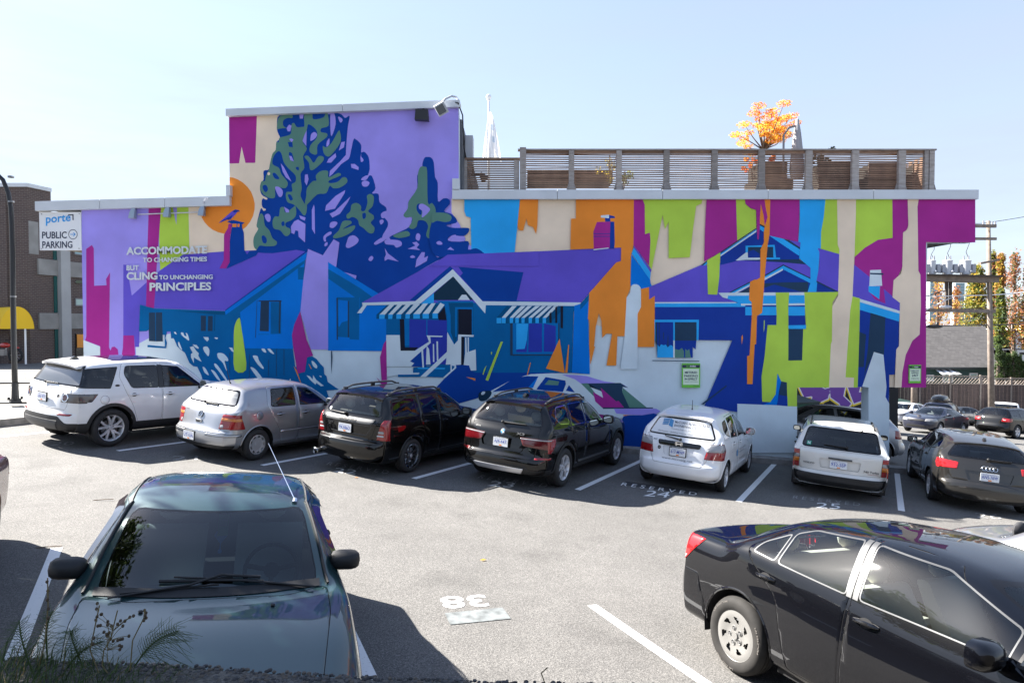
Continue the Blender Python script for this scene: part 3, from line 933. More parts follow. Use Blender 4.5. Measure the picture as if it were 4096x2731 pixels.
bighouse SK G 665,687 1037,687 1033,858 835,858 835,862 822,862 685,900 668,860
bighouse NB G 685,707 822,707 822,1003 688,1003 683,900 672,860 672,707
bighouse SL G 672,707 686,707 690,950 684,955 683,900 672,870
bighouse SL G 700,710 708,710 708,960 702,960
bighouse SL G 738,795 746,790 744,860 738,845
bighouse SL G 775,830 780,810 782,925 772,915
bighouse SL G 835,707 1017,707 1017,862 835,863
bighouse SK G 690,895 705,915 720,892 740,900 760,895 775,918 800,898 815,905 822,920 822,1003 688,1003
bighouse NB G 835,862 985,862 985,1005 835,1005
bighouse SG G 835,930 870,940 895,922 912,950 912,1003 835,1005
bighouse SG G 922,930 940,945 955,930 970,1005 922,1003
bighouse NB G 985,862 1015,862 1010,935 985,915
bighouse GR G 822,860 835,860 835,1005 822,1005
bighouse SL G 648,1025 1040,1030 1040,1036 648,1031
bighouse SL G 1055,1392 1268,1232 1268,1246 1075,1395
ground GR G 1358,1389 1858,1408 1858,1800 1358,1800
stripe LI G 1105,192 1215,125 F 60,1245 55,1342 G 1208,330 1190,478 1112,475
stripe SK F 658,840 857,840 840,980 820,1090 818,1215 795,1215 808,1245 803,1345 H 490,586 425,586 F 740,1475 740,1362 655,1290 665,1170 648,1165 660,1000
stripe LI F 853,840 945,840 945,1180 960,1225 958,1259 818,1217 820,1090 840,980
stripe LI F 1085,840 1358,840 1360,1137 1250,1152 1150,1212 1073,1282 1078,1000
stripe MG F 1358,840 1480,840 1478,1040 1465,1080 1442,1090 1435,1350 1400,1430 1370,1460 H 1060,500 1055,628 990,570 880,475 770,385 F 1073,1280 1150,1210 1250,1150 1360,1135
house VI H 500,262 662,308 656,588 640,586 490,508 512,390 512,292
house SL H 494,504 655,585 640,588 490,514
house SK H 494,516 642,588 492,588
house SL H 496,552 560,585 496,585
house VI H 768,383 880,473 990,565 1107,665 1105,727 757,620
chimney MG H 885,590 955,640 960,545 985,540 988,572 1000,672 920,640
chimney GR H 887,425 967,422 976,540 880,545
chimney SL H 887,445 985,448 985,460 887,456
chimney SK H 875,543 960,545 955,640 875,583
house GR H 810,636 1105,725 1105,747 810,662
house SK H 810,660 1105,746 1100,806 810,718
house NB H 805,716 1100,804 1098,985 1080,1010 1068,1195 1028,1197 1028,1287 1022,1450 1000,1450 1000,1287 785,1287 790,1000
house SL H 890,740 1000,773 990,1048 915,1030 850,1180 835,1270 870,1000
house SL H 806,878 857,900 840,1140 793,1140
stripe LI H 190,590 290,590 283,690 285,1090 385,1090 393,860 415,860 405,700 398,588 660,586 610,660 605,950 597,970 583,1290 347,1290 347,1430 277,1428 272,1252 230,1245 205,1188 190,1340 150,1398 90,1395 85,1210 108,1060 130,830 195,830 197,760
house GR H 290,590 400,588 402,612 288,612
house SK H 290,610 402,610 404,672 286,672
house GR H 286,671 404,670 405,686 286,688
house NB H 286,686 405,684 405,696 286,698
house SK H 286,695 405,695 406,762 286,762
house NB H 286,760 406,760 410,832 286,834
house SK H 287,832 415,830 412,858 287,860
house SL H 284,858 393,858 385,1090 283,1092
stripe LI H 757,618 812,633 808,870 795,1290 765,1290 768,1218 705,1215 740,720
house BL H 203,1188 230,1245 215,1310 200,1420 90,1418 150,1398 190,1340
house SL H 230,1247 272,1252 275,1356 213,1346 220,1300
house NB H 213,1344 276,1356 278,1428 198,1420
stripe CR H 643,-100 782,-100 782,0 772,300 757,620 740,720 705,1215 768,1218 765,1290 583,1290 597,970 605,950 608,690 650,615 660,270 648,240
stripe CR H 1172,-30 1240,-30 1243,430 1258,460 1262,690 1252,900 1200,945 1150,1050 1125,1180 1118,1290 1068,1290 1080,1010 1100,985 1107,667 1052,625 1060,500 1115,450 1125,400 1130,150 1155,130 1168,110
stripe CR F 1474,840 1560,840 1550,890 1550,960 1478,1000
stripe MG F 1558,840 1985,840 1985,1170 1705,1170 H 1300,218 1300,1290 1118,1290 1125,1180 1150,1050 1200,945 1252,900 1262,690 1258,460 1243,430 1238,60 F 1548,900
ground GR H 915,1028 985,1048 1008,1285 1000,1360 1028,1410 1028,1900 875,1900 875,1290 828,1284
stripe MG F 243,840 440,840 432,1000 415,980 395,1047 365,880 357,1060 350,1147 338,1147 330,925 285,910 250,880
stripe OR F 358,1030 357,1000 365,878 385,960 396,1047
stripe OR F 393,840 437,840 432,1100 420,1180 G 1615,0 1612,60 1590,300 1578,460 1565,630 1523,655 1515,890 1503,895 1485,1225 1440,1225 1440,990 1460,985 1480,640 1478,540 1455,520 1465,370 1510,348 1512,355 1548,335 1552,100 1580,40 F 388,1090 395,1047 416,980 400,900
leaf OR G 1405,735 1412,735 1408,760
leaf OR G 1392,830 1402,812 1405,840 1395,895
leaf LI G 1580,695 1587,690 1585,760 1578,790
'''
GROUPS = {'stripe':'painted_stripe','sun':'painted_sun','ground':'painted_ground','house':'painted_house','tree':'painted_tree','chimney':'painted_chimney',
          'crow':'painted_crow','dapple':'painted_dapple','leaf':'painted_leaf','bungalow':'painted_bungalow','car':'painted_car','gable':'painted_gable',
          'bigroof':'painted_roof','bighouse':'painted_house'}
codes = list(PAL)
painted = {}
# the wall area each shape may cover, in photo points (so paint never hangs over an edge)
def clip_half(poly,f):
    out = []
    for i, p in enumerate(poly):
        q = poly[(i+1) % len(poly)]
        a, b = f(p), f(q)
        if a >= 0: out.append(p)
        if (a >= 0) != (b >= 0):
            t = a / (a-b)
            out.append((p[0]+(q[0]-p[0])*t,p[1]+(q[1]-p[1])*t))
    return out
layer = 0
for line in MURAL.strip().split('\n'):
    tk = line.split()
    grp, code, fr, pts = tk[0], tk[1], None, []
    for t in tk[2:]:
        if t in FR: fr = FR[t]; continue
        x, y = (float(v) for v in t.split(','))
        pts.append((fr[0]+x/fr[2],fr[1]+y/fr[2]))
    if len(pts) < 4 and abs(pts[0][0]-pts[-1][0]) < 2: continue
    if grp.endswith('*'): grp = grp[:-1]; pts = smooth_poly(pts)
    layer += 1
    dy = 0.003 + layer * 0.00012
    wp = [(W(x,y,dy).x,W(x,y,dy).z) for x,y in pts]
    pieces = []
    top_lo = zc_b + .03
    for fs_ in ((lambda p:p[0]-xL-.001,lambda p:xT0-p[0],lambda p:zlow(p[0])+.02-p[1]),
                (lambda p:p[0]-xT0,lambda p:xT1-.001-p[0],lambda p:ztow(p[0])+.02-p[1]),
                (lambda p:p[0]-xT1+.001,lambda p:xE-.001-p[0],lambda p:top_lo-p[1])):
        pc = wp
        for f in fs_:
            if len(pc) > 2: pc = clip_half(pc,f)
        if len(pc) > 2: pieces.append(pc)
    mx_ = sum(q[0] for q in pts) / len(pts)
    mb = painted.setdefault((GROUPS[grp],layer if grp in ('stripe','dapple','leaf','ground') else int(mx_/1350) if grp in ('chimney','house') else 0),MB())
    for pc in pieces:
        tri = tessellate_polygon([[Vector((a,b,0)) for a,b in pc]])
        fs = []
        for t in tri:
            (ax,az), (bx,bz), (cx_,cz) = (pc[i] for i in t)
            ar = (bx-ax) * (cz-az) - (cx_-ax) * (bz-az)
            if abs(ar) < 1e-7: continue
            fs.append(t if ar > 0 else (t[0],t[2],t[1]))     # face the street (-y)
        mb.add([(a,DW-dy,b) for a,b in pc],fs,codes.index(code))
for (nm,_k), mb in painted.items():
    if mb.f: bpart(mb,nm,[WM[c] for c in codes],fix=False)

# raised lettering
M_LET = mat('letter_white',(0.66,0.70,0.72),0.6)
def wall_text(s,x0,y0,x1,y1,fr,bold=0.02,depth=0.03,skew=None):
    """box of the line in photo points: (x0,y0) lower left, (x1,y1) upper right, skew = y of the lower right"""
    a = FR[fr]
    P = lambda x, y: (a[0]+x/a[2],a[1]+y/a[2])
    ll, lr, ul = W(*P(x0,y0)), W(*P(x1,skew if skew else y0)), W(*P(x0,y1))
    U, V = lr - ll, ul - ll
    mb = MB(); add_text3d(mb,s,lambda u,v,k:(ll.x+U.x*u+V.x*v,DW-.042-.014*k,ll.z+U.z*u+V.z*v),0,bold)
    bpart(mb,'lettering',[M_LET],fix=False)
wall_text('ACCOMMODATE',1142,830,1862,760,'A',.03,skew=818)
wall_text('TO CHANGING TIMES',1290,896,1862,855,'A',.025,skew=887)
wall_text('BUT',1144,968,1253,924,'A',.025,skew=966)
wall_text('CLING',1145,1054,1420,985,'A',.03,skew=1050)
wall_text('TO UNCHANGING',1436,1050,1914,1010,'A',.025,skew=1045)
wall_text('PRINCIPLES',1350,1152,1900,1078,'A',.03,skew=1146)
# credits stencilled on the pillar
def wall_print(s,box,m,parent=None,bold=0.0,dy=0.045,fr='P',skew=None):
    a = FR[fr]; x0, y0, x1, y1 = box
    P = lambda x, y: (a[0]+x/a[2],a[1]+y/a[2])
    ll, lr, ul = on_y(*P(x0,y0),DW-dy), on_y(*P(x1,skew if skew else y0),DW-dy), on_y(*P(x0,y1),DW-dy)
    U, V = lr - ll, ul - ll
    mb = MB(); add_text(mb,s,lambda u,v:(ll.x+U.x*u+V.x*v,DW-dy,ll.z+U.z*u+V.z*v),0,bold)
    return mb
M_INK = mat('ink_dark',(0.03,0.04,0.06),.6)
M_INKB = mat('ink_navy',srgb(24,40,84),.6)
for s, b in (('CURATED BY',(3488,1669,3526,1662)),('DREW YOUNG',(3488,1676,3526,1670)),('VANCOUVER',(3488,1694,3524,1687)),('MURAL FESTIVAL',(3488,1700,3537,1694)),('2018',(3522,1705,3537,1700))):
    bpart(wall_print(s,b,M_INK),'lettering',[M_INK],fix=False)

# ------------------------------------------------------------------ signs fixed to the wall
def board(name,x0,y0,x1,y1,m,label,dy=.05,th=.03,skew=0):
    a, b = on_y(x0,y1,DW-dy), on_y(x1,y0,DW-dy)
    c = Vector(((a.x+b.x)/2,DW-dy,(a.z+b.z)/2))
    e = empty(name,c,label,'sign')
    mb = MB().box((0,th/2,0),(b.x-a.x,th,b.z-a.z))
    mb.build('panel',m,e)
    return e, c
def on_board(e,c,mb,name,m,d=0.0,fix=False):
    mb.v = [(x-c.x,y-c.y,z-c.z) for x,y,z in mb.v]
    return mb.build(name,m,e,fix=fix)
def flat_rect(x0,y0,x1,y1,dy):
    a, b = on_y(x0,y1,DW-dy), on_y(x1,y0,DW-dy)
    return MB().add([(a.x,DW-dy,a.z),(b.x,DW-dy,a.z),(b.x,DW-dy,b.z),(a.x,DW-dy,b.z)],[(0,1,2,3)])
M_SIGN = mat('sign_white',(0.78,0.79,0.80),.5)
M_PBLUE = mat('sign_blue',srgb(20,150,222),.5)
M_PNAVY = mat('sign_navy',srgb(20,34,66),.5)
M_SGREEN = mat('sign_green',srgb(112,196,62),.5)
M_SPALE = mat('sign_pale',srgb(222,238,208),.5)
e, c = board('parking_sign',159,848,323,1001,M_SIGN,'white public parking sign with blue lettering and a circled arrow at the wall end',dy=.03)
d = .035
on_board(e,c,wall_print('porte',(410,568,632,482),None,bold=.02,dy=d,fr='A',skew=548),'lettering',M_PBLUE)
on_board(e,c,wall_print('PUBLIC',(376,682,597,620),None,bold=.018,dy=d,fr='A',skew=680),'lettering',M_PNAVY)
on_board(e,c,wall_print('PARKING',(378,768,648,706),None,bold=.018,dy=d,fr='A',skew=766),'lettering',M_PNAVY)
mb = MB()
for (x0,y0,x1,y1) in ((610,465,658,474),(649,465,658,516)):
    q = flat_rect(x0/2.24,650+y0/2.24,x1/2.24,650+y1/2.24,d); mb.add(q.v,q.f)
cc = on_y(653/2.24,650+644/2.24,DW-d); r = .112
n = 28
pts = [(cc.x+k*math.cos(t),DW-d,cc.z+k*math.sin(t)*1.1) for k in (r,r*.88) for t in np.linspace(0,2*math.pi,n,endpoint=False)]
mb.add(pts,[(i,(i+1) % n,n+(i+1) % n,n+i) for i in range(n)])
on_board(e,c,mb,'emblem',M_PNAVY)
mb = MB()
def arrow(mb,pts): mb.add([(cc.x+a*r,DW-d,cc.z+b*r) for a,b in pts],[tuple(range(len(pts)))])
arrow(mb,[(-.6,-.07),(.5,-.07),(.5,.07),(-.6,.07)])
arrow(mb,[(.6,0),(.1,.5),(0,.4),(.4,0)]); arrow(mb,[(.6,0),(.4,0),(0,-.4),(.1,-.5)])
on_board(e,c,mb,'arrow',M_PBLUE)
mb = MB()
for x, y in ((372,462),(710,458),(370,772),(708,770)):
    p = on_y(x/2.24,650+y/2.24,DW-d); mb.cyl((p.x,DW-.03,p.z),(p.x,DW-.045,p.z),.012,n=8)
on_board(e,c,mb,'screw',mat('screw_grey',(.3,.3,.32),.4,.8),fix=True)

def park_sign(x0,y0,x1,y1,lines,label):
    e, c = board('metered_sign',x0,y0,x1,y1,M_SGREEN,label,dy=.075,th=.03)
    w, h = x1 - x0, y1 - y0
    X = lambda f: x0 + w * f
    Y = lambda f: y0 + h * f
    on_board(e,c,flat_rect(X(.02),Y(.06),X(.98),Y(.18),.077),'header',M_PNAVY)
    on_board(e,c,flat_rect(X(.06),Y(.22),X(.94),Y(.88),.077),'notice',M_SPALE)
    on_board(e,c,wall_print('GO',(X(.24),Y(.155),X(.44),Y(.085)),None,bold=.02,dy=.080),'lettering',M_SGREEN)
    on_board(e,c,wall_print('PARK',(X(.45),Y(.155),X(.78),Y(.085)),None,bold=.03,dy=.080),'lettering',M_SIGN)
    for s, f0, f1, a, b in lines:
        on_board(e,c,wall_print(s,(X(a),Y(f1),X(b),Y(f0)),None,bold=.02 if f1-f0 > .05 else 0,dy=.080),'lettering',M_INKB)
park_sign(2728,1453,2801,1550,[('METERED',.33,.42,.16,.84),('PARKING',.47,.56,.13,.87),('IN EFFECT',.60,.69,.15,.85),('PLEASE PAY AT PAY STATION',.74,.77,.15,.85),('LOT# 5603',.915,.95,.6,.92)],
          'green and white metered parking in effect sign on the pale part of the wall')
park_sign(3636,1459,3685,1532,[('PUBLIC PAY',.28,.36,.14,.84),('PARKING',.39,.47,.2,.78),('24/7',.51,.64,.24,.76),('PLEASE PAY HERE',.71,.75,.2,.8),('TO AVOID BEING TOWED',.78,.81,.15,.85)],
          'small green and white public pay parking 24/7 sign on the magenta wall end')

# ------------------------------------------------------------------ wall lamps
M_LAMP = mat('lamp_grey',(.32,.38,.44),.5,.3)
for px, py in ((1206/2.24,650+462/2.24),(1512/2.24,650+450/2.24),(1822/2.24,650+438/2.24)):
    p = on_y(px,py,DW)
    e = empty('wall_lamp',p,cat='lamp',group='grey wall lamps under the low cornice')
    MB().prism([(-.10,-.2),(.12,-.2),(.12,.2),(-.02,.2),(-.08,.02)],lambda a,b,k:(a*.62,-.05-.16*(1-k)*(.65-b),b*.62)).build('lamp_hood',M_LAMP,e)
    MB().box((.01,-.11,-.126),(.11,.12,.008)).build('lens',mat('lens_grey',(.5,.5,.5),.2),e)
    lp = e
labs = ['grey hooded wall lamp on the lavender paint beside the magenta stripe','grey hooded wall lamp on the lime green stripe','grey hooded wall lamp at the edge of the painted orange sun']
for o, l in zip([o for o in C.objects if o.name.startswith('wall_lamp')],labs): o['label'] = l
a, b = on_y(1235/2.24,650+465/2.24,DW-.04), on_y(1800/2.24,650+445/2.24,DW-.04)
b2 = on_y(1845/2.24,650+400/2.24,DW-.04); b3 = on_y(1850/2.24,650+318/2.24,DW-.2)
mb = MB().tube([a,b],.014,6).tube([b2,b2+Vector((0,-.13,.1)),b3,b3+Vector((.05,.3,0))],.014,6)
tag(mb.build('conduit',mat('conduit_paint',(.62,.62,.66),.5)),'thin pale conduit pipe joining the three grey wall lamps','pipe')

M_BLK = mat('black_metal',(.018,.019,.022),.45,.2,spec=.5)
p = on_y(850+1650/1.96,350+236/1.96,DW)
e = empty('floodlight',p,'dark floodlight facing out below the tower cornice','lamp','floodlights on the tower')
MB().prism([(-.17,-.12),(.17,-.14),(.15,.12),(-.15,.13)],lambda a,b,k:(a,-.1-.16*k,b)).build('housing',M_BLK,e)
MB().tube([(0,-.1,.1),(.02,-.1,.18),(.06,0,.18)],.02,6).build('bracket',M_BLK,e)
p = on_y(850+1805/1.96,350+210/1.96,DW)
e = empty('floodlight',p,'tilted pale floodlight on a curved arm at the tower corner','lamp','floodlights on the tower')
rot = Matrix.Rotation(R(-30),3,'Y') @ Matrix.Rotation(R(25),3,'X')
MB().box((0,-.35,.02),(.26,.16,.27),0,rot).build('housing',mat('lamp_pale',(.5,.52,.55),.5),e)
MB().box((.0,-.44,-.02),(.20,.03,.20),0,rot).build('lens',mat('lens_dark',(.12,.13,.14),.15),e)
MB().tube([(0,-.34,.16),(.1,-.32,.27),(.24,-.25,.36),(.34,-.1,.38),(.38,.1,.36)],.025,8).build('bracket',mat('lamp_pale',(0,0,0)),e)
p0 = on_y(850+1890/1.96,350+115/1.96,DW-.1)
mb = MB().tube([p0,on_y(850+1925/1.96,350+122/1.96,DW-.15),Vector((xT1+.09,DW+.1,zt_t-.2)),Vector((xT1+.1,DW+.3,zt_b-.7)),Vector((xT1+.1,DW+2.5,zt_b-1.0)),Vector((xT1+.1,DW+6,zt_b-1.3))],.018,6)
tag(mb.build('cable',M_BLK),'black cable drooping from the tower corner down its clad side','cable')
e = empty('meter_box',(xT1+.05,DW+1.6,zc_t+1.35),'pale box on the dark side of the tower','box')
MB().box((.12,0,0),(.2,.5,.75)).build('casing',mat('lamp_pale',(0,0,0)),e)
MB().tube([(.2,.2,-.35),(.2,.2,-.6)],.03,6).build('pipe',M_BLK,e)
e = empty('floodlight',(xT1+.05,DW+4.2,zc_t+1.2),'small black floodlight on the dark side of the tower','lamp','floodlights on the tower')
MB().tube([(0,0,.1),(.3,0,.1)],.02,6).build('bracket',M_BLK,e)
MB().cyl((.3,-.12,.1),(.42,.05,-.02),.06,.13,10).build('housing',M_BLK,e)
# ================================================================== CARS
def pchip(xk,yk,xq):
    xk = np.asarray(xk,float); yk = np.asarray(yk,float); xq = np.asarray(xq,float)
    h = np.diff(xk); d = np.diff(yk,axis=0) / h[:,None]
    m = np.zeros_like(yk)
    for i in range(1,len(xk)-1):
        w1, w2 = 2 * h[i] + h[i-1], h[i] + 2 * h[i-1]
        ok = d[i-1] * d[i] > 0
        with np.errstate(divide='ignore',invalid='ignore'):
            hm = (w1+w2) / (w1/d[i-1]+w2/d[i])
        m[i] = np.where(ok,hm,0)
        # keep a little slope through extremes so the surface does not go flat
        m[i] = np.where(ok,m[i],0.25*(d[i-1]*h[i]+d[i]*h[i-1])/(h[i]+h[i-1]))
    m[0], m[-1] = d[0], d[-1]
    j = np.clip(np.searchsorted(xk,xq,side='right')-1,0,len(xk)-2)
    t = ((xq-xk[j])/h[j])[:,None]; hh = h[j][:,None]
    t2, t3 = t * t, t ** 3
    return (2*t3-3*t2+1) * yk[j] + (t3-2*t2+t) * hh * m[j] + (-2*t3+3*t2) * yk[j+1] + (t3-t2) * hh * m[j+1]

def car_stations(p):
    """half-section key points, front (X=0) to rear (X=L); rows v0..v9 run from the underside centre up the side to the roof centre"""
    w, H, L = p['W'] / 2, p['H'], p['L']
    gc, nz, cx_, cz = p['gc'], p['nose'], p['cowl'][0], p['cowl'][1]
    hx, hz = p['header']; rx, rz = p['roofend']; gx, gzz = p['glass']; tx, tz = p['tail']
    bz, rb, fb = p['bumpz'], p['rb'], p.get('fb',.22)
    bf, br = p['belt']; rw = p['rw']; cr = p.get('crown',.055); tw = p.get('tailw',.90); rwr = p.get('rwr',rw*.95)
    px_, pk = p['peak']
    S = []
    def low(x,wl,zb,belt,wb,xv5=None,rough=0.0):
        zs = zb + .10
        zm = zs + (belt-zs) * .42; zu = zs + (belt-zs) * .80
        return [(x,0,zb),(x,wl*.80,zb),(x,wl*.965,zs),(x,wl,zm),(x,wl*.985,zu),(xv5 if xv5 is not None else x,wb,belt)]
    # 0 nose corners, 1 behind nose, 2 axle, 3 cowl
    n0 = [(.13,0,fb),(.13,w*.66,fb),(.15,w*.74,fb+.1),(.14,w*.77,fb+.22),(.16,w*.77,nz-.12),(.18,w*.74,nz-.02),
          (.09,w*.58,nz),(.04,w*.42,nz),(.01,w*.2,nz),(0,0,nz)]
    S.append(n0)
    nz2 = nz + (cz-nz) * .30
    S.append(low(.36,w*.95,fb,nz2-.05,w*.87)+[(.36,w*.74,nz2),(.34,w*.6,nz2+.005),(.33,w*.3,nz2+.012),(.32,0,nz2+.014)])
    fa = p['fa']
    nz3 = nz + (cz-nz) * .72
    S.append(low(fa,w*.992,gc-.02,nz3+.0,w*.92)+[(fa,w*.80,nz3+.03),(fa,w*.66,nz3+.03),(fa,w*.35,nz3+.045),(fa,0,nz3+.05)])
    S.append(low(cx_+.12,w,gc,bf-.01,w*.945)+[(cx_+.20,w*.865,bf+.02),(cx_+.15,w*.80,cz+.005),(cx_+.04,w*.45,cz+.012),(cx_,0,cz+.015)])
    # 4 mid screen
    f = .5
    mx = cx_ + (hx-cx_) * f
    A0, A1 = (cx_+.15,w*.80,cz), (hx+.13,rw,hz-cr)
    am = tuple(a+(b-a)*f for a,b in zip(A0,A1)); am = (am[0]-.02,am[1]+.015,am[2]+.02)
    S.append(low(mx+.15,w,gc,bf,w*.945)+[(am[0]+.02,(w*.945+am[1])/2+.025,(bf+am[2])/2),am,
             (mx+.045,am[1]*.58,cz+(hz-cz)*f+.035),(mx-.005,0,cz+(hz-cz)*f+.05)])
    def roofsec(x,z,belt,r,dx=0.0,wl=w,g=gc,wb=.945):
        zr = z - cr
        return low(x+dx,wl,g,belt,w*wb) + [(x+dx,(w*wb*.52+r*.48)+.022,belt+(zr-belt)*.5),(x+dx*.7,r,zr),(x+dx*.25,r*.62,z-cr*.22),(x,0,z)]
    S.append(roofsec(hx,hz,bf+.005,rw,.13))
    S.append(roofsec(px_,pk,(bf+br)/2,rw*1.01))
    xm = (px_+rx) / 2
    S.append(roofsec(xm,p.get('zm',(pk+rz)/2+.012),br-.005,rw*.995,wl=w*.998))
    ra = p.get('rearcorner',-.02)
    S.append(roofsec(rx,rz,br,rwr,ra,wl=w*.985,wb=.94))
    # 9 mid rear glass, 10 glass base
    gw = p.get('gw',.86)
    zc_, x9 = rz + (gzz-rz) * .5, rx + (gx-rx) * .5 + p.get('gbulge',.02)
    yr = rwr + (w*gw-rwr) * .5
    zr = rz - cr
    k9 = p.get('gdx',-.10)
    S.append(low(x9+k9*1.2,w*.975,gc+.01,br+.002,w*.935)+[(x9+k9*1.15,yr*.35+w*.935*.65+.01,br+(zr-br)*.30),(x9+k9,yr,(zr+gzz)/2-.01),(x9+k9*.3,yr*.62,zc_+.01),(x9,0,zc_+.015)])
    k10 = p.get('bdx',-.11)
    dz = p.get('deckdrop',.0)
    S.append(low(gx+k10*1.3,w*.965,gc+.03,p.get('b10',br),w*(tw+.03))+[(gx+k10*1.1,w*.5*(tw+.03+gw),gzz-.005-dz),(gx+k10*.8,w*gw*.985,gzz),(gx+k10*.25,w*gw*.6,gzz+.004),(gx,0,gzz+.006)])
    # 11 tail edge, 12 bumper top, 13 bumper face
    k = p.get('tdx',-.09)
    S.append(low(tx+k*1.35,w*.945,(gc+rb)/2,tz-.03,w*(tw+.015))+[(tx+k,w*tw*.93,tz-.004),(tx+k*.66,w*tw*.80,tz),(tx+k*.2,w*tw*.48,tz+.004),(tx,0,tz+.006)])
    z2 = bz + .012
    bl = p.get('bumplip',.05)
    S.append([(L-.36,0,rb),(L-.36,w*.78,rb),(L-.30,w*.91,rb+.07),(L-.27,w*.935,rb+(bz-rb)*.45),(L-.26,w*.93,rb+(bz-rb)*.78),(L-.22,w*.885,bz-.005)]
             +[(L-bl-.10,w*.76,z2),(L-bl-.055,w*.62,z2+.005),(L-bl-.012,w*.36,z2+.008),(L-bl,0,z2+.01)])
    z3 = bz - .035
    S.append([(L-.16,0,rb),(L-.16,w*.66,rb),(L-.12,w*.765,rb+.06),(L-.10,w*.80,rb+(z3-rb)*.42),(L-.105,w*.805,rb+(z3-rb)*.75),(L-.12,w*.785,z3)]
             +[(L-.07,w*.66,z3),(L-.04,w*.52,z3+.002),(L-.008,w*.28,z3+.004),(L,0,z3+.005)])
    return np.array(S,float)

def car_shell(p,nu=5,nv=4,smooth=2):
    S = car_stations(p)                               # (stations, 10, 3)
    ns, nvv, _ = S.shape
    def par(A,ax):
        dd = np.sqrt((np.diff(A,axis=ax) ** 2).sum(2)).mean(axis=1-ax)
        return np.concatenate([[0],np.cumsum(np.maximum(dd,.02))])
    u = par(S,0)
    uq = np.concatenate([np.linspace(u[i],u[i+1],nu,endpoint=False) for i in range(ns-1)]+[[u[-1]]])
    A = pchip(u,S.reshape(ns,-1),uq).reshape(len(uq),nvv,3)
    mirror = A[:,-2:-1,:] * np.array([1,-1,1])
    B = np.concatenate([A,mirror],axis=1)
    v = par(B,1)
    vq = np.concatenate([np.linspace(v[i],v[i+1],nv if i > 0 else 1,endpoint=False) for i in range(nvv-1)]+[[v[nvv-1]]])
    T = B.transpose(1,0,2).reshape(nvv+1,-1)
    G = pchip(v,T,vq).reshape(len(vq),len(uq),3).transpose(1,0,2)     # (U, V, 3)
    G[:,-1,1] = 0; G[:,0,1] = 0
    G[:,:,1] = np.maximum(G[:,:,1],0)
    U, V = G.shape[:2]
    i5 = 1 + nv * 4
    verts, faces = [], []
    def grid(Q,flip):
        b = len(verts); a, c = Q.shape[:2]
        verts.extend(map(tuple,Q.reshape(-1,3)))
        for i in range(a-1):
            for j in range(c-1):
                f = (b+i*c+j,b+(i+1)*c+j,b+(i+1)*c+j+1,b+i*c+j+1)
                faces.append(f[::-1] if flip else f)
    M = np.array([1,-1,1])
    grid(G,False); grid(G*M,True)
    for e, fl in ((0,False),(-1,True)):
        side = G[e,1:i5+1]; top = G[e,i5:]                      # rows / columns of the end cap
        n1, n2 = len(side), len(top)
        cap = np.zeros((n1,n2,3))
        for i in range(n1):
            for j in range(n2):
                fr = top[j,1] / top[0,1]; bl = (i/(n1-1))
                prof = 1.0 - .35 * (1-bl) ** 2
                cap[i,j] = (side[i,0]+(top[j,0]-top[0,0])*prof,side[i,1]*fr,side[i,2]+(top[j,2]-top[0,2])*bl)
        grid(cap,fl); grid(cap*M,not fl)
    me = bpy.data.meshes.new('shell'); me.from_pydata(verts,[],faces)
    bm = bmesh.new(); bm.from_mesh(me); bpy.data.meshes.remove(me)
    bmesh.ops.remove_doubles(bm,verts=bm.verts,dist=.0015)
    bmesh.ops.dissolve_degenerate(bm,edges=bm.edges,dist=.0005)
    bmesh.ops.recalc_face_normals(bm,faces=bm.faces)
    for _ in range(smooth):
        bmesh.ops.smooth_vert(bm,verts=bm.verts,factor=.5,use_axis_x=True,use_axis_y=True,use_axis_z=True)
    bm.normal_update()
    return bm

def pip(x,y,poly):
    r = False; n = len(poly); j = n - 1
    for i in range(n):
        xi, yi = poly[i]; xj, yj = poly[j]
        if (yi > y) != (yj > y) and x < (xj-xi) * (y-yi) / (yj-yi) + xi: r = not r
        j = i
    return r

AX = {'side':(0,2),'rear':(1,2),'front':(1,2),'top':(0,1)}
def facing(view,n,c,s):
    if view == 'side': return n.y * s > .25 and c.y * s > .1
    if view == 'rear': return n.x > .12
    if view == 'front': return n.x < -.12
    return n.z > .3

def offset_poly(poly,d):
    n = len(poly)
    ar = sum(poly[i][0]*poly[(i+1) % n][1]-poly[(i+1) % n][0]*poly[i][1] for i in range(n))
    sg = 1 if ar > 0 else -1
    out = []
    for i in range(n):
        a, p, b = Vector(poly[i-1]), Vector(poly[i]), Vector(poly[(i+1) % n])
        u, v = (p-a), (b-p)
        if u.length < 1e-6 or v.length < 1e-6: out.append((p.x,p.y)); continue
        u.normalize(); v.normalize()
        n1, n2 = Vector((-u.y,u.x)) * sg, Vector((-v.y,v.x)) * sg
        m = n1 + n2
        if m.length < 1e-3: m = n1
        q = p + m * (d/max(.5,1+n1.dot(n2)))
        out.append((q.x,q.y))
    return out

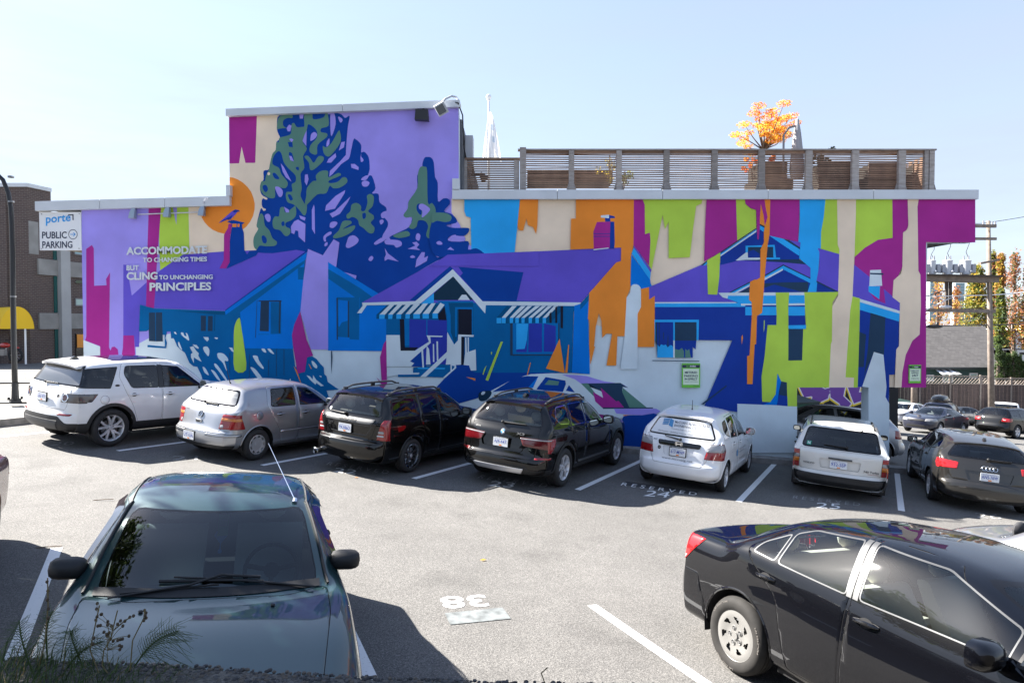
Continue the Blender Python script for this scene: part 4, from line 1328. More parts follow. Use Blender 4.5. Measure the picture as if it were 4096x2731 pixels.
def cut_region(bm,lay,rid,view,poly,s=1,xr=(-9,99),zr=(-9,99),any_facing=False,among=None,ny=.25):
    ia, ib = AX[view]
    a0, a1 = min(q[0] for q in poly), max(q[0] for q in poly); b0, b1 = min(q[1] for q in poly), max(q[1] for q in poly)
    def ok(f):
        c = f.calc_center_median()
        return xr[0] < c.x < xr[1] and zr[0] < c.z < zr[1] and (facing(view,f.normal,c,s) if not any_facing else c.y*s > .1) and (view != 'side' or any_facing or f.normal.y*s > ny)
    cand = []
    for f in (bm.faces if among is None else among):
        if not f.is_valid: continue
        cs = [v.co for v in f.verts]
        c0 = cs[0]
        if not (a0-.3 < c0[ia] < a1+.3 and b0-.3 < c0[ib] < b1+.3): continue
        if max(c[ia] for c in cs) < a0 - .005 or min(c[ia] for c in cs) > a1 + .005 or max(c[ib] for c in cs) < b0 - .005 or min(c[ib] for c in cs) > b1 + .005: continue
        if ok(f): cand.append(f)
    n = len(poly)
    for i in range(n):
        p, q = poly[i], poly[(i+1) % n]
        dx, dy = q[0] - p[0], q[1] - p[1]
        l = math.hypot(dx,dy)
        if l < 1e-6: continue
        nrm = [0,0,0]; nrm[ia], nrm[ib] = -dy / l, dx / l
        co = [0,0,0]; co[ia], co[ib] = p
        lo_a, hi_a = min(p[0],q[0]) - 1e-4, max(p[0],q[0]) + 1e-4
        lo_b, hi_b = min(p[1],q[1]) - 1e-4, max(p[1],q[1]) + 1e-4
        sel = []
        for f in cand:
            if not f.is_valid: continue
            A = [v.co[ia] for v in f.verts]; Bv = [v.co[ib] for v in f.verts]
            if max(A) < lo_a or min(A) > hi_a or max(Bv) < lo_b or min(Bv) > hi_b: continue
            d = [(a-p[0])*nrm[ia]+(b-p[1])*nrm[ib] for a,b in zip(A,Bv)]
            if min(d) > -1e-5 or max(d) < 1e-5: continue
            sel.append(f)
        if not sel: continue
        geom = set(sel)
        for f in sel: geom.update(f.edges); geom.update(f.verts)
        r = bmesh.ops.bisect_plane(bm,geom=list(geom),dist=1e-5,plane_co=co,plane_no=nrm)
        known = set(cand)
        cand += [g for g in r['geom'] if isinstance(g,bmesh.types.BMFace) and g not in known]
    out = []
    for f in cand:
        if not f.is_valid: continue
        c = f.calc_center_median()
        if pip(c[ia],c[ib],poly) and all(a0-.012 < v.co[ia] < a1+.012 and b0-.012 < v.co[ib] < b1+.012 for v in f.verts): f[lay] = rid; out.append(f)
    return out

def faces_to_mesh(name,faces,mats,rim=(),depth=0.0,push=0.0):
    idx, vs, fs = {}, [], []
    mi = [0] * len(faces) + [1] * len(rim)
    edge = {v.index for f in rim for v in f.verts} - {v.index for f in faces for v in f.verts} if rim else set()
    for f in list(faces) + list(rim):
        t = []
        for v in f.verts:
            if v.index not in idx:
                idx[v.index] = len(vs); vs.append(v.co+v.normal*(push if v.index not in edge else min(push,-depth)))
            t.append(idx[v.index])
        fs.append(t)
    me = bpy.data.meshes.new(name); me.from_pydata(vs,[],fs)
    for m in mats: me.materials.append(m)
    me.polygons.foreach_set('material_index',mi)
    me.polygons.foreach_set('use_smooth',[True]*len(me.polygons))
    me.update()
    return me

# --- materials shared by the cars
def car_paint(name,col,metal=0.0,rough=.42):
    return mat('paint_'+name,col,rough,metal,coat=1.0,coat_rough=.02,noise=(2.5,.05,3),spec=.5 if metal else .05)
M_TYRE = mat('tyre_rubber',(.018,.018,.019),.75,noise=(18,.25))
M_TYRE2 = mat('tyre_rubber_dusty',(.017,.0155,.014),.85,noise=(12,.3))
M_ALLOY = mat('alloy',(.66,.66,.68),.36,.45)
M_ALLOYD = mat('alloy_dark',(.20,.20,.21),.3,.9)
M_HUB = mat('hubcap_silver',(.50,.50,.50),.38,.5)
M_CHROME = mat('chrome',(.82,.83,.85),.08,1.0)
M_SATIN = mat('satin_trim',(.075,.077,.08),.5,.3)
M_RUB = mat('black_trim',(.006,.006,.007),.6,noise=(30,.1))
M_PLAS = mat('dark_plastic',(.014,.0145,.016),.6,noise=(40,.12))
M_SEAL = mat('panel_gap',(.006,.006,.007),.8)
M_FRIT = mat('glass_frit',(.004,.004,.005),.06,spec=.4)
M_GRILLE = mat('black_grille',(.01,.01,.011),.5)
M_LINE = mat('interior_trim',(.085,.088,.092),.8)
M_SEATG = mat('seat_grey',(.24,.245,.25),.9,noise=(30,.2))
M_SEATT = mat('seat_beige',(.60,.56,.48),.8)
M_SEATB = mat('seat_black',(.03,.03,.033),.75)
M_RED = mat('lamp_red',(.26,.005,.008),.18,coat=1.0)
M_REDD = mat('lamp_red_dark',(.10,.004,.007),.15,coat=1.0)
M_REDB = mat('lamp_red_bright',(.50,.008,.010),.2,coat=1.0)
M_AMB = mat('lamp_amber',(.50,.15,.015),.2,coat=1.0)
M_CLR = mat('lamp_clear',(.30,.30,.31),.15,coat=1.0)
M_SMOKE = mat('lamp_smoked',(.07,.06,.06),.12,coat=1.0)
M_PLATE = mat('plate_white',(.74,.76,.78),.45)
M_PBLU = mat('plate_blue',srgb(60,84,170),.5)
M_PORG = mat('plate_orange',srgb(240,130,20),.5)
M_MIRR = mat('mirror_glass',(.55,.60,.62),.03,1.0)
G_CLEAR = glass_mat('glass_clear',(.80,.86,.84))
G_TINT = glass_mat('glass_tinted',(.56,.60,.60))
G_DARK = glass_mat('glass_privacy',(.16,.17,.18))
G_FRONT = glass_mat('glass_screen',(.70,.78,.78))

WHEELS = {}
def wheel_meshes(style,Rr,rim,wd,tyre=None):
    """wheel centred on the origin, outer face towards +y"""
    key = (style,Rr,rim,wd,tyre.name if tyre else '')
    if key in WHEELS: return WHEELS[key]
    T = Matrix.Rotation(-math.pi/2,4,'X')          # local z -> +y
    h = wd / 2
    n = 40
    prof = [(rim-.005,-h+.01),(rim+.02,-h),(Rr-.035,-h+.004),(Rr-.012,-h+.022),(Rr,-h+.05),(Rr,-.045),(Rr-.008,-.042),(Rr-.008,-.034),(Rr,-.031),(Rr,-.006),(Rr-.008,-.004),(Rr-.008,.004),(Rr,.006),(Rr,.031),(Rr-.008,.034),(Rr-.008,.042),(Rr,.045),(Rr,h-.05),(Rr-.012,h-.022),(Rr-.03,h-.004),(Rr-.05,h+.003),
            (rim+.025,h+.003),(rim+.006,h-.004),(rim-.008,h-.012)]
    mb = MB().lathe(prof,n,T)
    tm = mb.mesh('wheel',[tyre or M_TYRE,M_SEAL],smooth=35,fix=False)
    mb = MB()
    if style == 'multi': mb.lathe([(rim-.035,h-.03),(rim-.03,h-.012),(rim-.004,h-.004)],n,T,3)
    mb.lathe([(rim-.006,-h+.02),(rim-.03,-h+.03),(rim-.035,h-.06),(rim-.012,h-.016),(rim+.002,h-.008)],n,T,1 if style in ('multi',) else 0)
    mb.lathe([(rim-.03,h-.12),(.04,h-.12)],n,T,2)        # dark brake drum behind
    mb.cyl((0,h-.11,0),(0,h-.085,0),rim*.62,n=24,m=3)
    f = h - .02
    def spoke(t,w0,w1,r0,r1,d0,d1,m=0,lean=0.0,th=.03):
        """blade from radius r0 to r1 at angle t; w = widths, d = how far behind the face"""
        pts = []
        for r, w, d, a in ((r0,w0,d0,t),((r0+r1)/2,(w0+w1)/2,min(d0,d1) ,t+lean*.5),(r1,w1,d1,t+lean)):
            e, tn = Vector((math.cos(a),0,math.sin(a))), Vector((-math.sin(a),0,math.cos(a)))
            for sw in (-1,1):
                pts.append(e*r+tn*w/2*sw+Vector((0,f-d,0)))
                pts.append(e*r+tn*w/2*sw*1.15+Vector((0,f-d-th,0)))
        fs = []
        for i in (0,4):
            fs += [(i,i+2,i+6,i+4),(i,i+4,i+5,i+1),(i+2,i+3,i+7,i+6)]
        mb.add(pts,fs,m)
    if style == 'twin5':
        for k in range(5):
            t = 2 * math.pi * k / 5 + .31
            for s in (-1,1): spoke(t+s*.10,.042,.036,.05,rim-.01,.02,.0,lean=s*.20)
    elif style == 'y5':
        for k in range(5):
            t = 2 * math.pi * k / 5 + .1
            spoke(t,.055,.05,.04,rim*.55,.02,.005)
            for s in (-1,1): spoke(t+s*.05,.032,.03,rim*.5,rim-.01,.006,.0,lean=s*.24)
    elif style == 'multi':
        for k in range(10):
            t = 2 * math.pi * k / 10
            for s in (-1,1): spoke(t+s*.05,.014,.012,.05,rim-.01,.03,.01,1,lean=s*.03,th=.02)
    elif style == 'five':
        for k in range(5): spoke(2*math.pi*k/5+.3,.07,.085,.04,rim-.008,.018,.0)
    if style in ('twin5','y5','multi','five'):
        mb.cyl((0,f-.06,0),(0,f-.012,0),.075,.055,20,0 if style != 'multi' else 1)
        mb.cyl((0,f-.012,0),(0,f-.006,0),.032,n=16,m=0)
        for k in range(5):
            t = 2 * math.pi * k / 5
            mb.cyl((math.cos(t)*.052,f-.03,math.sin(t)*.052),(math.cos(t)*.052,f-.006,math.sin(t)*.052),.009,n=6,m=3)
    if style in ('cap9','swirl'):
        # moulded cover: a dished disc with openings
        k = 9 if style == 'cap9' else 7
        nn = k * 12
        rs = [.0,.06,rim*.52,rim*.60,rim*.70,rim*.80,rim*.86,rim-.004] if style == 'cap9' else [.0,.05,rim*.40,rim*.50,rim*.60,rim*.72,rim*.84,rim-.004]
        ds = [.012,.012,.016,.012,.008,.004,.002,.008]
        pts, fs = [], []
        for r, d in zip(rs,ds):
            for i in range(nn):
                t = 2 * math.pi * i / nn
                if style == 'swirl' : t += 0.85 * (1-r/rim) ** 1.2
                pts.append((r*math.cos(t),f-d+.012,r*math.sin(t)))
        for a in range(len(rs)-1):
            for i in range(nn):
                ph = i % 12
                if style == 'cap9' and a in (4,5) and 3 <= ph <= 8: continue
                if style == 'swirl' and ((a == 3 and 5 <= ph <= 7) or (a == 4 and 4 <= ph <= 8)): continue
                fs.append((a*nn+i,a*nn+(i+1) % nn,(a+1)*nn+(i+1) % nn,(a+1)*nn+i))
        mb.add(pts,fs,0)
        q = 6 if style == 'swirl' else 1
        if style == 'swirl':
            for i in range(5):
                t = 2 * math.pi * i / 5
                mb.cyl((math.cos(t)*.062,f-.02,math.sin(t)*.062),(math.cos(t)*.062,f+.010,math.sin(t)*.062),.013,.010,8,3)
                mb.lathe([(.02,0),(.024,.004),(.02,.006)],10,Matrix.Translation((math.cos(t)*.062,f-.002,math.sin(t)*.062)) @ T,0)
            mb.cyl((0,f-.02,0),(0,f+.012,0),.036,.03,18,0)
        else:
            star = [(.052*(1+.14*math.cos(6*t))*math.cos(t),.052*(1+.14*math.cos(6*t))*math.sin(t)) for t in np.linspace(0,2*math.pi,36,endpoint=False)]
            mb.prism(star,lambda a,b,kk:(a,f+.012-kk*.03,b),0)
    main = {'multi':M_ALLOY,'cap9':M_HUB,'swirl':mat('hubcap_pale',(.21,.205,.195),.42,.2),'y5':M_ALLOY}.get(style,M_ALLOY)
    rm = mb.mesh('rim',[main,M_ALLOYD if style == 'multi' else main,M_SEAL,M_CHROME if style in ('swirl','multi') else M_ALLOYD],smooth=35,fix=False)
    WHEELS[key] = (tm,rm)
    return WHEELS[key]

def car_matrix(x,y,heading_deg):
    """heading: angle of the nose from +Y towards +X; the car is tilted with the ground"""
    h = R(heading_deg)
    f = Vector((math.sin(h),math.cos(h),0)); r = Vector((f.y,-f.x,0))
    def g(v,d): return gz(x+v.x*d,y+v.y*d)
    f3 = Vector((f.x,f.y,(g(f,1.3)-g(f,-1.3))/2.6)).normalized()
    l3 = Vector((-r.x,-r.y,-(g(r,.75)-g(r,-.75))/1.5)); l3 = (l3-f3*l3.dot(f3)).normalized()
    u3 = f3.cross(l3)
    z = (g(f,1.3)+g(f,-1.3)) / 2
    M = Matrix((f3,l3,u3)).transposed().to_4x4(); M.translation = (x,y,z+.003)
    return M

def build_car(p,M,label,cat='car',group=None,name='parked_car'):
    W_, H, L = p['W'], p['H'], p['L']
    w = W_ / 2
    ox = (p['fa']+p['ra']) / 2                        # X of the local origin
    root = empty(name,label=label,cat=cat,group=group,mat=M)
    LX = Matrix.Translation((ox,0,0)) @ Matrix.Scale(-1,4,(1,0,0))     # design X (rearwards) -> local x (forwards)
    bm = car_shell(p,*p.get('res',(5,4)))
    lay = bm.faces.layers.int.new('region')
    regs = {}                                            # id -> dict
    def region(name,view,poly,mats,s=1,inset=0.,depth=0.,push=0.,parent=None,xr=(-9,99),zr=(-9,99),any_facing=False,delete=False,under=None,label=None,ny=.25):
        rid = len(regs) + 1
        regs[rid] = dict(name=name,mats=mats,inset=inset,depth=depth,push=push,parent=parent,delete=delete,s=s,label=label)
        fs = cut_region(bm,lay,rid,view,poly,s,xr,zr,any_facing,None,ny)
        if inset > 0:
            rid2 = rid + 1
            regs[rid2] = dict(rim_of=rid,name='rim',delete=True,s=s)
            for f in fs: f[lay] = rid2
            cut_region(bm,lay,rid,view,offset_poly(poly,inset),s,xr,zr,any_facing,among=fs)
            regs[rid]['rim'] = rid2
        return rid
    Rw = p['R']; Ra = p.get('Ra',Rw+.055)
    paint = p['paint']
    gapm = M_SEAL
    gp = p.get('gap',.0045)
    # doors first, then arches, glass and lamps cut into them
    for d in p.get('doors',[]):
        for s in p.get('sides',(1,-1)): region(d.get('name','door'),'side',round_poly(d['poly'],.05),[paint,gapm],s,gp,.004)
    for d in p.get('panels',[]):
        ss = (1,-1) if d['view'] == 'side' else (1,)
        for s in ss:
            pl = d['poly'] if d.get('sharp') else round_poly(d['poly'],d.get('r',.03))
            region(d['name'],d['view'],pl,[d.get('mat',paint),d.get('rim',gapm)],s,d.get('inset',gp),d.get('depth',.004),d.get('push',0.),xr=d.get('xr',(-9,99)),zr=d.get('zr',(-9,99)))
    if p.get('clad'):                                    # dark lower cladding with arch rings
        cm = p['cladm']
        for s in (1,-1):
            for X in (p['fa'],p['ra']):
                rr = Ra + p['clad_ring']
                region('arch_trim','side',[(X+rr*math.cos(t),Rw+rr*math.sin(t)) for t in np.linspace(-.35,math.pi+.35,24)],[cm,cm],s,0,0,.008)
            region('sill_trim','side',p['clad'],[cm,cm],s,0,0,.008)
    for s in (1,-1):
        for X in (p['fa'],p['ra']):
            region('arch','side',[(X+Ra*math.cos(t),Rw+Ra*math.sin(t)) for t in np.linspace(0,2*math.pi,36,endpoint=False)],[],s,any_facing=True,delete=True)
    if True:
        for g in p['windows']:
            for s in (1,-1):
                rim = g.get('rim',M_RUB)
                region('side_window','side',round_poly(g['poly'],g.get('r',.035)),[g.get('mat',G_TINT),rim],s,g.get('inset',.018),0,0,zr=(p['belt'][0]-.25,9))
    ws = p['screen']; region('windshield','front',round_poly(ws,.07),[p.get('gf',G_FRONT),M_FRIT],1,p.get('frit',.022),0,0,xr=(p['cowl'][0]-.1,p['header'][0]+.25),zr=(p['cowl'][1]-.12,9))
    rwin = p['rearwin']; region('rear_window','rear',round_poly(rwin,.08),[p.get('gr',G_TINT),M_FRIT],1,p.get('rwrim',.03),0,0,xr=(p['roofend'][0]-.3,L+.1),zr=(p['glass'][1]-.25,9))
    for d in p.get('lamps',[]):
        nm = d.get('name','taillight')
        for s in ((1,-1) if d.get('both',True) else (1,)):
            pl = d['poly'] if d.get('sharp') else round_poly(d['poly'],d.get('r',.02))
            if d['view'] in ('rear','front'): pl = [(a*s,b) for a,b in pl]
            region(nm,d['view'],pl,[d['mat'],M_SEAL],s,d.get('inset',.004),0.0,d.get('push',.003),xr=d.get('xr',(-9,99)),any_facing=False,ny=.55)
    bm.verts.index_update(); bm.normal_update()
    by = {}
    for f in bm.faces: by.setdefault(f[lay],[]).append(f)
    objs = {}
    def put(me,name,parent):
        o = bpy.data.objects.new(name,me); link(o,parent)
        return o
    def loc(me):
        me.transform(LX); me.flip_normals(); me.update(); return me
    body = put(loc(faces_to_mesh('body',by.get(0,[]),[paint])),'body',root)
    lining = [f for k,fs in by.items() if k == 0 or regs[k]['name'] in ('door','hood','tailgate') for f in fs if f.calc_center_median().z > p['belt'][0]-.22 and f.calc_center_median().x > p['cowl'][0]-.1]
    put(loc(faces_to_mesh('interior_lining',lining,[M_LINE],push=-.028)),'interior_lining',root)
    nd = 0
    for rid, d in regs.items():
        fs = by.get(rid,[])
        if d['delete'] or not fs: continue
        o = put(loc(faces_to_mesh(d['name'],fs,d['mats'],by.get(d.get('rim'),[]),d['depth'],d['push'])),d['name'],root)
        objs.setdefault(d['name'],[]).append((o,d['s']))
    bvh = BVHTree.FromBMesh(bm)
    # body ray helpers in design coordinates
    def rear_x(y,z):
        h = bvh.ray_cast(Vector((L+2,y,z)),Vector((-1,0,0)))
        return (h[0],h[1]) if h[0] is not None else (Vector((L,y,z)),Vector((1,0,0)))
    def side_y(x,z,s):
        h = bvh.ray_cast(Vector((x,s*3,z)),Vector((0,-s,0)))
        return (h[0],h[1]) if h[0] is not None else (Vector((x,s*w,z)),Vector((0,s,0)))
    def top_z(x,y):
        h = bvh.ray_cast(Vector((x,y,4)),Vector((0,0,-1)))
        return (h[0],h[1]) if h[0] is not None else (Vector((x,y,H)),Vector((0,0,1)))
    def D(v): return LX @ Vector(v)
    p['_h'] = (rear_x,side_y,top_z,D)
    bm_free = bm
    def emit(mb,name,mats,parent=None,smooth=35,fix=True):
        mb.v = [tuple(D(v)) for v in mb.v]
        mb.f = [tuple(reversed(f)) for f in mb.f]
        return mb.build(name,mats,parent or root,smooth,fix)
    # wheel wells and underside
    for X in (p['fa'],p['ra']):
        for s in (1,-1):
            mb = MB()
            ring = [(X+(Ra+.01)*math.cos(t),Rw+(Ra+.01)*math.sin(t)) for t in np.linspace(-.25,math.pi+.25,18)]
            n = len(ring)
            mb.add([(a,s*w*.50,b) for a,b in ring]+[(a,s*(w-.035),b) for a,b in ring],[(i,i+1,n+i+1,n+i) for i in range(n-1)])
            mb.add([(a,s*w*.50,b) for a,b in ring],[tuple(range(n))])
            emit(mb,'wheel_well',[M_SEAL],fix=False)
    mb = MB().box((L/2,0,p['gc']+.10),(L-.7,w*1.1,.12))
    mb.box(((p['fa']+p['ra'])/2,0,p['gc']+.05),(p['ra']-p['fa']-2*Ra-.05,w*1.75,.10))
    mb.box((L-.42,0,p['rb']+.08),(.5,w*1.3,.1))
    emit(mb,'underside',[M_SEAL])
    # lips on the arches
    if not p.get('clad'):
        mb = MB()
        for X in (p['fa'],p['ra']):
            for s in (1,-1):
                path = []
                for t in np.linspace(.02,math.pi-.02,22):
                    x, z = X + (Ra+.012) * math.cos(t), Rw + (Ra+.012) * math.sin(t)
                    q = side_y(x,z,s)[0]; path.append((x,q.y-s*.004,z))
                mb.tube(path,.011,6)
        emit(mb,'arch_lip',[paint])
    # wheels
    tm, rm = wheel_meshes(p['style'],Rw,p['rim'],p.get('tw',.205),p.get('tyre'))
    for X in (p['fa'],p['ra']):
        for s in (1,-1):
            o = put(tm,'wheel',root)
            o.location = D((X,s*(w-.015-p.get('tw',.205)/2-p.get('win',.0)),Rw))
            if s < 0: o.rotation_euler = (0,0,math.pi)
            if X == p['fa'] and p.get('steer'): o.rotation_euler.z += R(p['steer'])
            r = put(rm,'rim',o)
    # mirrors
    for s in (1,-1):
        mx_, mz = p['mirror']
        q = side_y(mx_+.10,mz-.04,s)[0]
        sz = p.get('msz',(.075,.105,.075))
        c = Vector((mx_,s*(abs(q.y)+sz[1]+p.get('mgap',.03)),mz+.01))
        mb = MB()
        n = 14
        rings = []
        for k, (dx,sc) in enumerate(((-.85,.35),(-.6,.72),(-.2,.95),(.3,1.0),(.75,.98),(.8,.9))):
            ring = []
            for i in range(n):
                t = 2 * math.pi * i / n
                cy_, sy_ = math.cos(t), math.sin(t)
                e = .62
                ring.append((c.x+dx*sz[0],c.y+sc*sz[1]*math.copysign(abs(cy_) ** e,cy_),c.z+sc*sz[2]*math.copysign(abs(sy_) ** e,sy_)))
            rings += ring
        fs = [(a*n+i,a*n+(i+1) % n,(a+1)*n+(i+1) % n,(a+1)*n+i) for a in range(5) for i in range(n)] + [tuple(range(n))]
        mb.add(rings,fs,0)
        mb.add([(x_+.003,c.y+(y_-c.y)*.84,c.z+(z_-c.z)*.82) for x_,y_,z_ in rings[-n:]],[tuple(range(n))],1)
        mb.tube([(q.x-.03,q.y-s*.02,mz-.07),(c.x,c.y-s*sz[1]*.7,c.z-sz[2]*.55)],[.035,.028],8,2)
        o = emit(mb,'wing_mirror',[p.get('mirm',paint),M_MIRR,M_RUB])
    # door handles
    for (hx_,hz_) in p.get('handles',[]):
        for s in (1,-1):
            q, nn = side_y(hx_,hz_,s)
            mb = MB()
            pts = []
            for k in range(9):
                x = hx_ - .10 + .20 * k / 8
                qq, n2 = side_y(x,hz_+.006*math.sin(k/8*math.pi),s)
                off = .002 + .026 * math.sin(math.pi*k/8) ** .6
                pts.append(qq+Vector((0,s*off,0)))
            mb.tube(pts,[.008,.012,.015,.015,.015,.015,.015,.012,.008],8,0)
            # flat dark oval on the skin: shade of a recess painted behind the grip
            grip_shade = []
            for t in np.linspace(0,2*math.pi,16,endpoint=False):
                x, z = hx_ + .055 * math.cos(t), hz_ + .034 * math.sin(t)
                grip_shade.append(side_y(x,z,s)[0]+Vector((0,s*.0025,0)))
            mb.add(grip_shade,[tuple(range(16))],1)
            par = None
            for o, ss in objs.get('door',[]):
                bbx = [v.co.x for v in o.data.vertices]
                if ss == s and min(bbx) - .01 <= D((hx_,0,0)).x <= max(bbx) + .01: par = o
            emit(mb,'door_handle',[p.get('handm',paint),M_SEAL],par)
    # cabin
    if p.get('cabin',True):
        seat = p.get('seat',M_SEATG); fx = p['cowl'][0] + p.get('seatx',1.25); zf = p['gc'] + .22
        sh = p['belt'][0] - .02; hh = p['H'] - .32
        def seatmesh(yc,wd,heads,x,tilt=.16):
            mb = MB()
            zb_ = zf + .10
            prof = [(x-.30,zb_),(x-.28,zb_+.10),(x+.16,zb_+.06),(x+.20,zb_-.02)]
            mb.prism(prof,lambda a,b,k:(a,yc-wd/2+wd*k,b),0)
            back = [(x+.12,zb_+.04),(x+.24+tilt,sh+.10),(x+.34+tilt,sh+.09),(x+.27,zb_)]
            mb.prism(round_poly(back,.04,2),lambda a,b,k:(a,yc-wd/2+wd*k,b),0)
            for hy in heads:
                mb.ball((x+.32+tilt,hy,min(hh,sh+.24)),(.055,.125,.095),12,0)
                for q in (-.05,.05): mb.cyl((x+.31+tilt,hy+q,sh+.08),(x+.32+tilt,hy+q,sh+.2),.008,n=6,m=1)
            return mb
        for s in (1,-1): emit(seatmesh(s*w*.43,w*.60,[s*w*.43],fx),'front_seat',[seat,M_SATIN])
        emit(seatmesh(0,w*1.45,[w*.43,-w*.43],fx+p.get('rearseat',.85)),'rear_seat',[p.get('rseat',seat),M_SATIN])
        cx0, cz0 = p['cowl']
        dash = [(cx0+.12,cz0-.10),(cx0+.38,cz0-.045),(cx0+.62,cz0-.07),(cx0+.70,cz0-.16),(cx0+.66,cz0-.5),(cx0+.1,cz0-.5)]
        emit(MB().prism(round_poly(dash,.05,2),lambda a,b,k:(a,-w*.82+w*1.64*k,b)),'dashboard',[p.get('dashm',M_LINE)])
        c = Vector((cx0+.86,w*.43,cz0-.07))      # left-hand drive
        rot = Matrix.Rotation(R(-65),3,'Y')
        ring = [c+rot @ Vector((.185*math.cos(t),.185*math.sin(t),0)) for t in np.linspace(0,2*math.pi,28)]
        mb = MB().tube(ring,.015,6,caps=False)
        for t in (.2,2.94,4.71): mb.tube([c,c+rot @ Vector((.18*math.sin(t),.18*math.cos(t),0))],.018,6)
        mb.ball(c,(.06,.06,.03),10,0,rot)
        emit(mb,'steering_wheel',[M_SEATB])
        emit(MB().box((L*.52,0,p['gc']+.16),(L*.62,w*1.7,.04)),'cabin_floor',[M_SEATB])
    return root, dict(rear=rear_x,side=side_y,top=top_z,D=D,emit=emit,objs=objs,bm=bm)

# --- fittings
def rear_decal(k,mb,vs2,fs,off=.004,m=0):
    pts = []
    for y, z in vs2:
        q, n = k['rear'](y,z); pts.append(q+n*off)
    mb.add(pts,fs,m)

def rear_text(k,s,y0,y1,z0,z1,mats,bold=.02,off=.006,name='badge',tilt=0.0):
    """as read from behind: the text runs from the car's left (+y) to its right"""
    vs, fs = text_tris(s,bold,2)
    mb = MB(); rear_decal(k,mb,[(y0+(y1-y0)*u,z0+(z1-z0)*v+tilt*u) for u,v in vs],fs,off)
    return k['emit'](mb,name,mats,None,False,False)

def side_text(k,s,x0,x1,z0,z1,side,mats,bold=.02,off=.005,name='badge'):
    vs, fs = text_tris(s,bold,2)
    mb = MB()
    pts = []
    for u, v in vs:
        q, n = k['side'](x0+(x1-x0)*u,z0+(z1-z0)*v,side); pts.append(q+n*off)
    mb.add(pts,fs)
    return k['emit'](mb,name,mats,None,False,False)

def plate(k,y,z,txt,tilt=0.0,frame=True,off=.02,legend=None,sz=(.305,.152)):
    q, n = k['rear'](y,z)
    a, b = sz[0] / 2, sz[1] / 2
    qt, _ = k['rear'](y,z+b); qb, _ = k['rear'](y,z-b)
    x = max(q.x,qt.x,qb.x) + off if tilt == 0 else q.x + off
    up = Vector((-math.sin(tilt),0,math.cos(tilt))); side = Vector((0,-1,0)); nn = Vector((math.cos(tilt),0,math.sin(tilt)))
    c = Vector((x,y,z))
    P = lambda u, v, d: c + side * (u-.5) * sz[0] + up * (v-.5) * sz[1] + nn * d
    mb = MB()
    if frame: mb.prism(round_poly([(-.04,-.08),(1.04,-.08),(1.04,1.10),(-.04,1.10)],.02,2),lambda u,v,kk:P(u,v,.001-.02*kk),1)
    mb.prism(round_poly([(0,0),(1,0),(1,1),(0,1)],.04,2),lambda u,v,kk:P(u,v,.004-.012*kk),0)
    o = k['emit'](mb,'license_plate',[M_PLATE,M_SEAL],None,False)
    mb = MB(); add_text(mb,txt,lambda u,v:P(.07+.86*u,.30+.42*v,.0065),0,.01); k['emit'](mb,'plate_number',[M_PBLU],o,False,False)
    mb = MB(); add_text(mb,'Beautiful British Columbia',lambda u,v:P(.12+.76*u,.80+.09*v,.0065),0,0); k['emit'](mb,'plate_legend',[M_PBLU],o,False,False)
    mb = MB().add([P(u,v,.0065) for u,v in ((.42,.06),(.60,.06),(.60,.20),(.42,.20))],[(0,1,2,3)]); k['emit'](mb,'plate_sticker',[M_PORG],o,False)
    if legend:
        mb = MB(); add_text(mb,legend,lambda u,v:P(.15+.7*u,1.02+.07*v,.0065),0,.02); k['emit'](mb,'frame_legend',[M_PLATE],o,False,False)
    return o

def emblem_disc(k,y,z,r,mats,n=24,inner=None,off=.012):
    mb = MB()
    ring = [(y+r*math.cos(t),z+r*math.sin(t)) for t in np.linspace(0,2*math.pi,n,endpoint=False)]
    rear_decal(k,mb,ring,[tuple(range(n))],off,0)
    if inner:
        for j, (f0,col) in enumerate(inner):
            rear_decal(k,mb,[(y+r*f0*math.cos(t),z+r*f0*math.sin(t)) for t in np.linspace(0,2*math.pi,n,endpoint=False)],[tuple(range(n))],off+.002*(j+1),col)
    return mb

def wiper(k,y0,z0,y1,z1,off=.03,name='rear_wiper'):
    mb = MB()
    pts = []
    for t in np.linspace(0,1,6):
        q, n = k['rear'](y0+(y1-y0)*t,z0+(z1-z0)*t); pts.append(q+n*(off if t < .2 else off*.7))
    mb.tube(pts,[.02,.016,.013,.011,.009,.007],6)
    mb.ball(pts[0],(.03,.03,.03),8)
    pb = [pp-Vector((.012,0,0.004)) for pp in pts[2:]]
    mb.tube(pb,.008,5)
    return k['emit'](mb,name,[M_RUB])

def roof_rail(k,x0,x1,yf,mats,h=.05,r=.016,n=14,ends=None):
    for s in (1,-1):
        mb = MB(); path = []
        for t in np.linspace(0,1,n):
            x = x0 + (x1-x0) * t
            q, _ = k['top'](x,s*yf)
            lift = h * min(1,min(t,1-t)*7)
            path.append((x,s*yf,q.z+lift))
        mb.tube(path,r,8,0)
        for t in (.05,.5,.95):
            x = x0 + (x1-x0) * t; q, _ = k['top'](x,s*yf)
            mb.box((x,s*yf,q.z+h*.4),(.10,.03,h*.9),1)
        o = k['emit'](mb,'roof_rail',[mats,M_RUB])

def exhaust(k,x,y,z,r=.035,n=1,dy=.08,m=None):
    mb = MB()
    for i in range(n):
        T = Matrix.Translation((x,y-dy*i,z)) @ Matrix.Rotation(math.pi/2,4,'Y')
        mb.lathe([(r*.85,-.3),(r*.95,-.05),(r,0),(r*.93,.004),(r*.8,-.02),(r*.75,-.15),(.001,-.15)],16,T,0)
    return k['emit'](mb,'exhaust_pipe',[m or M_CHROME])

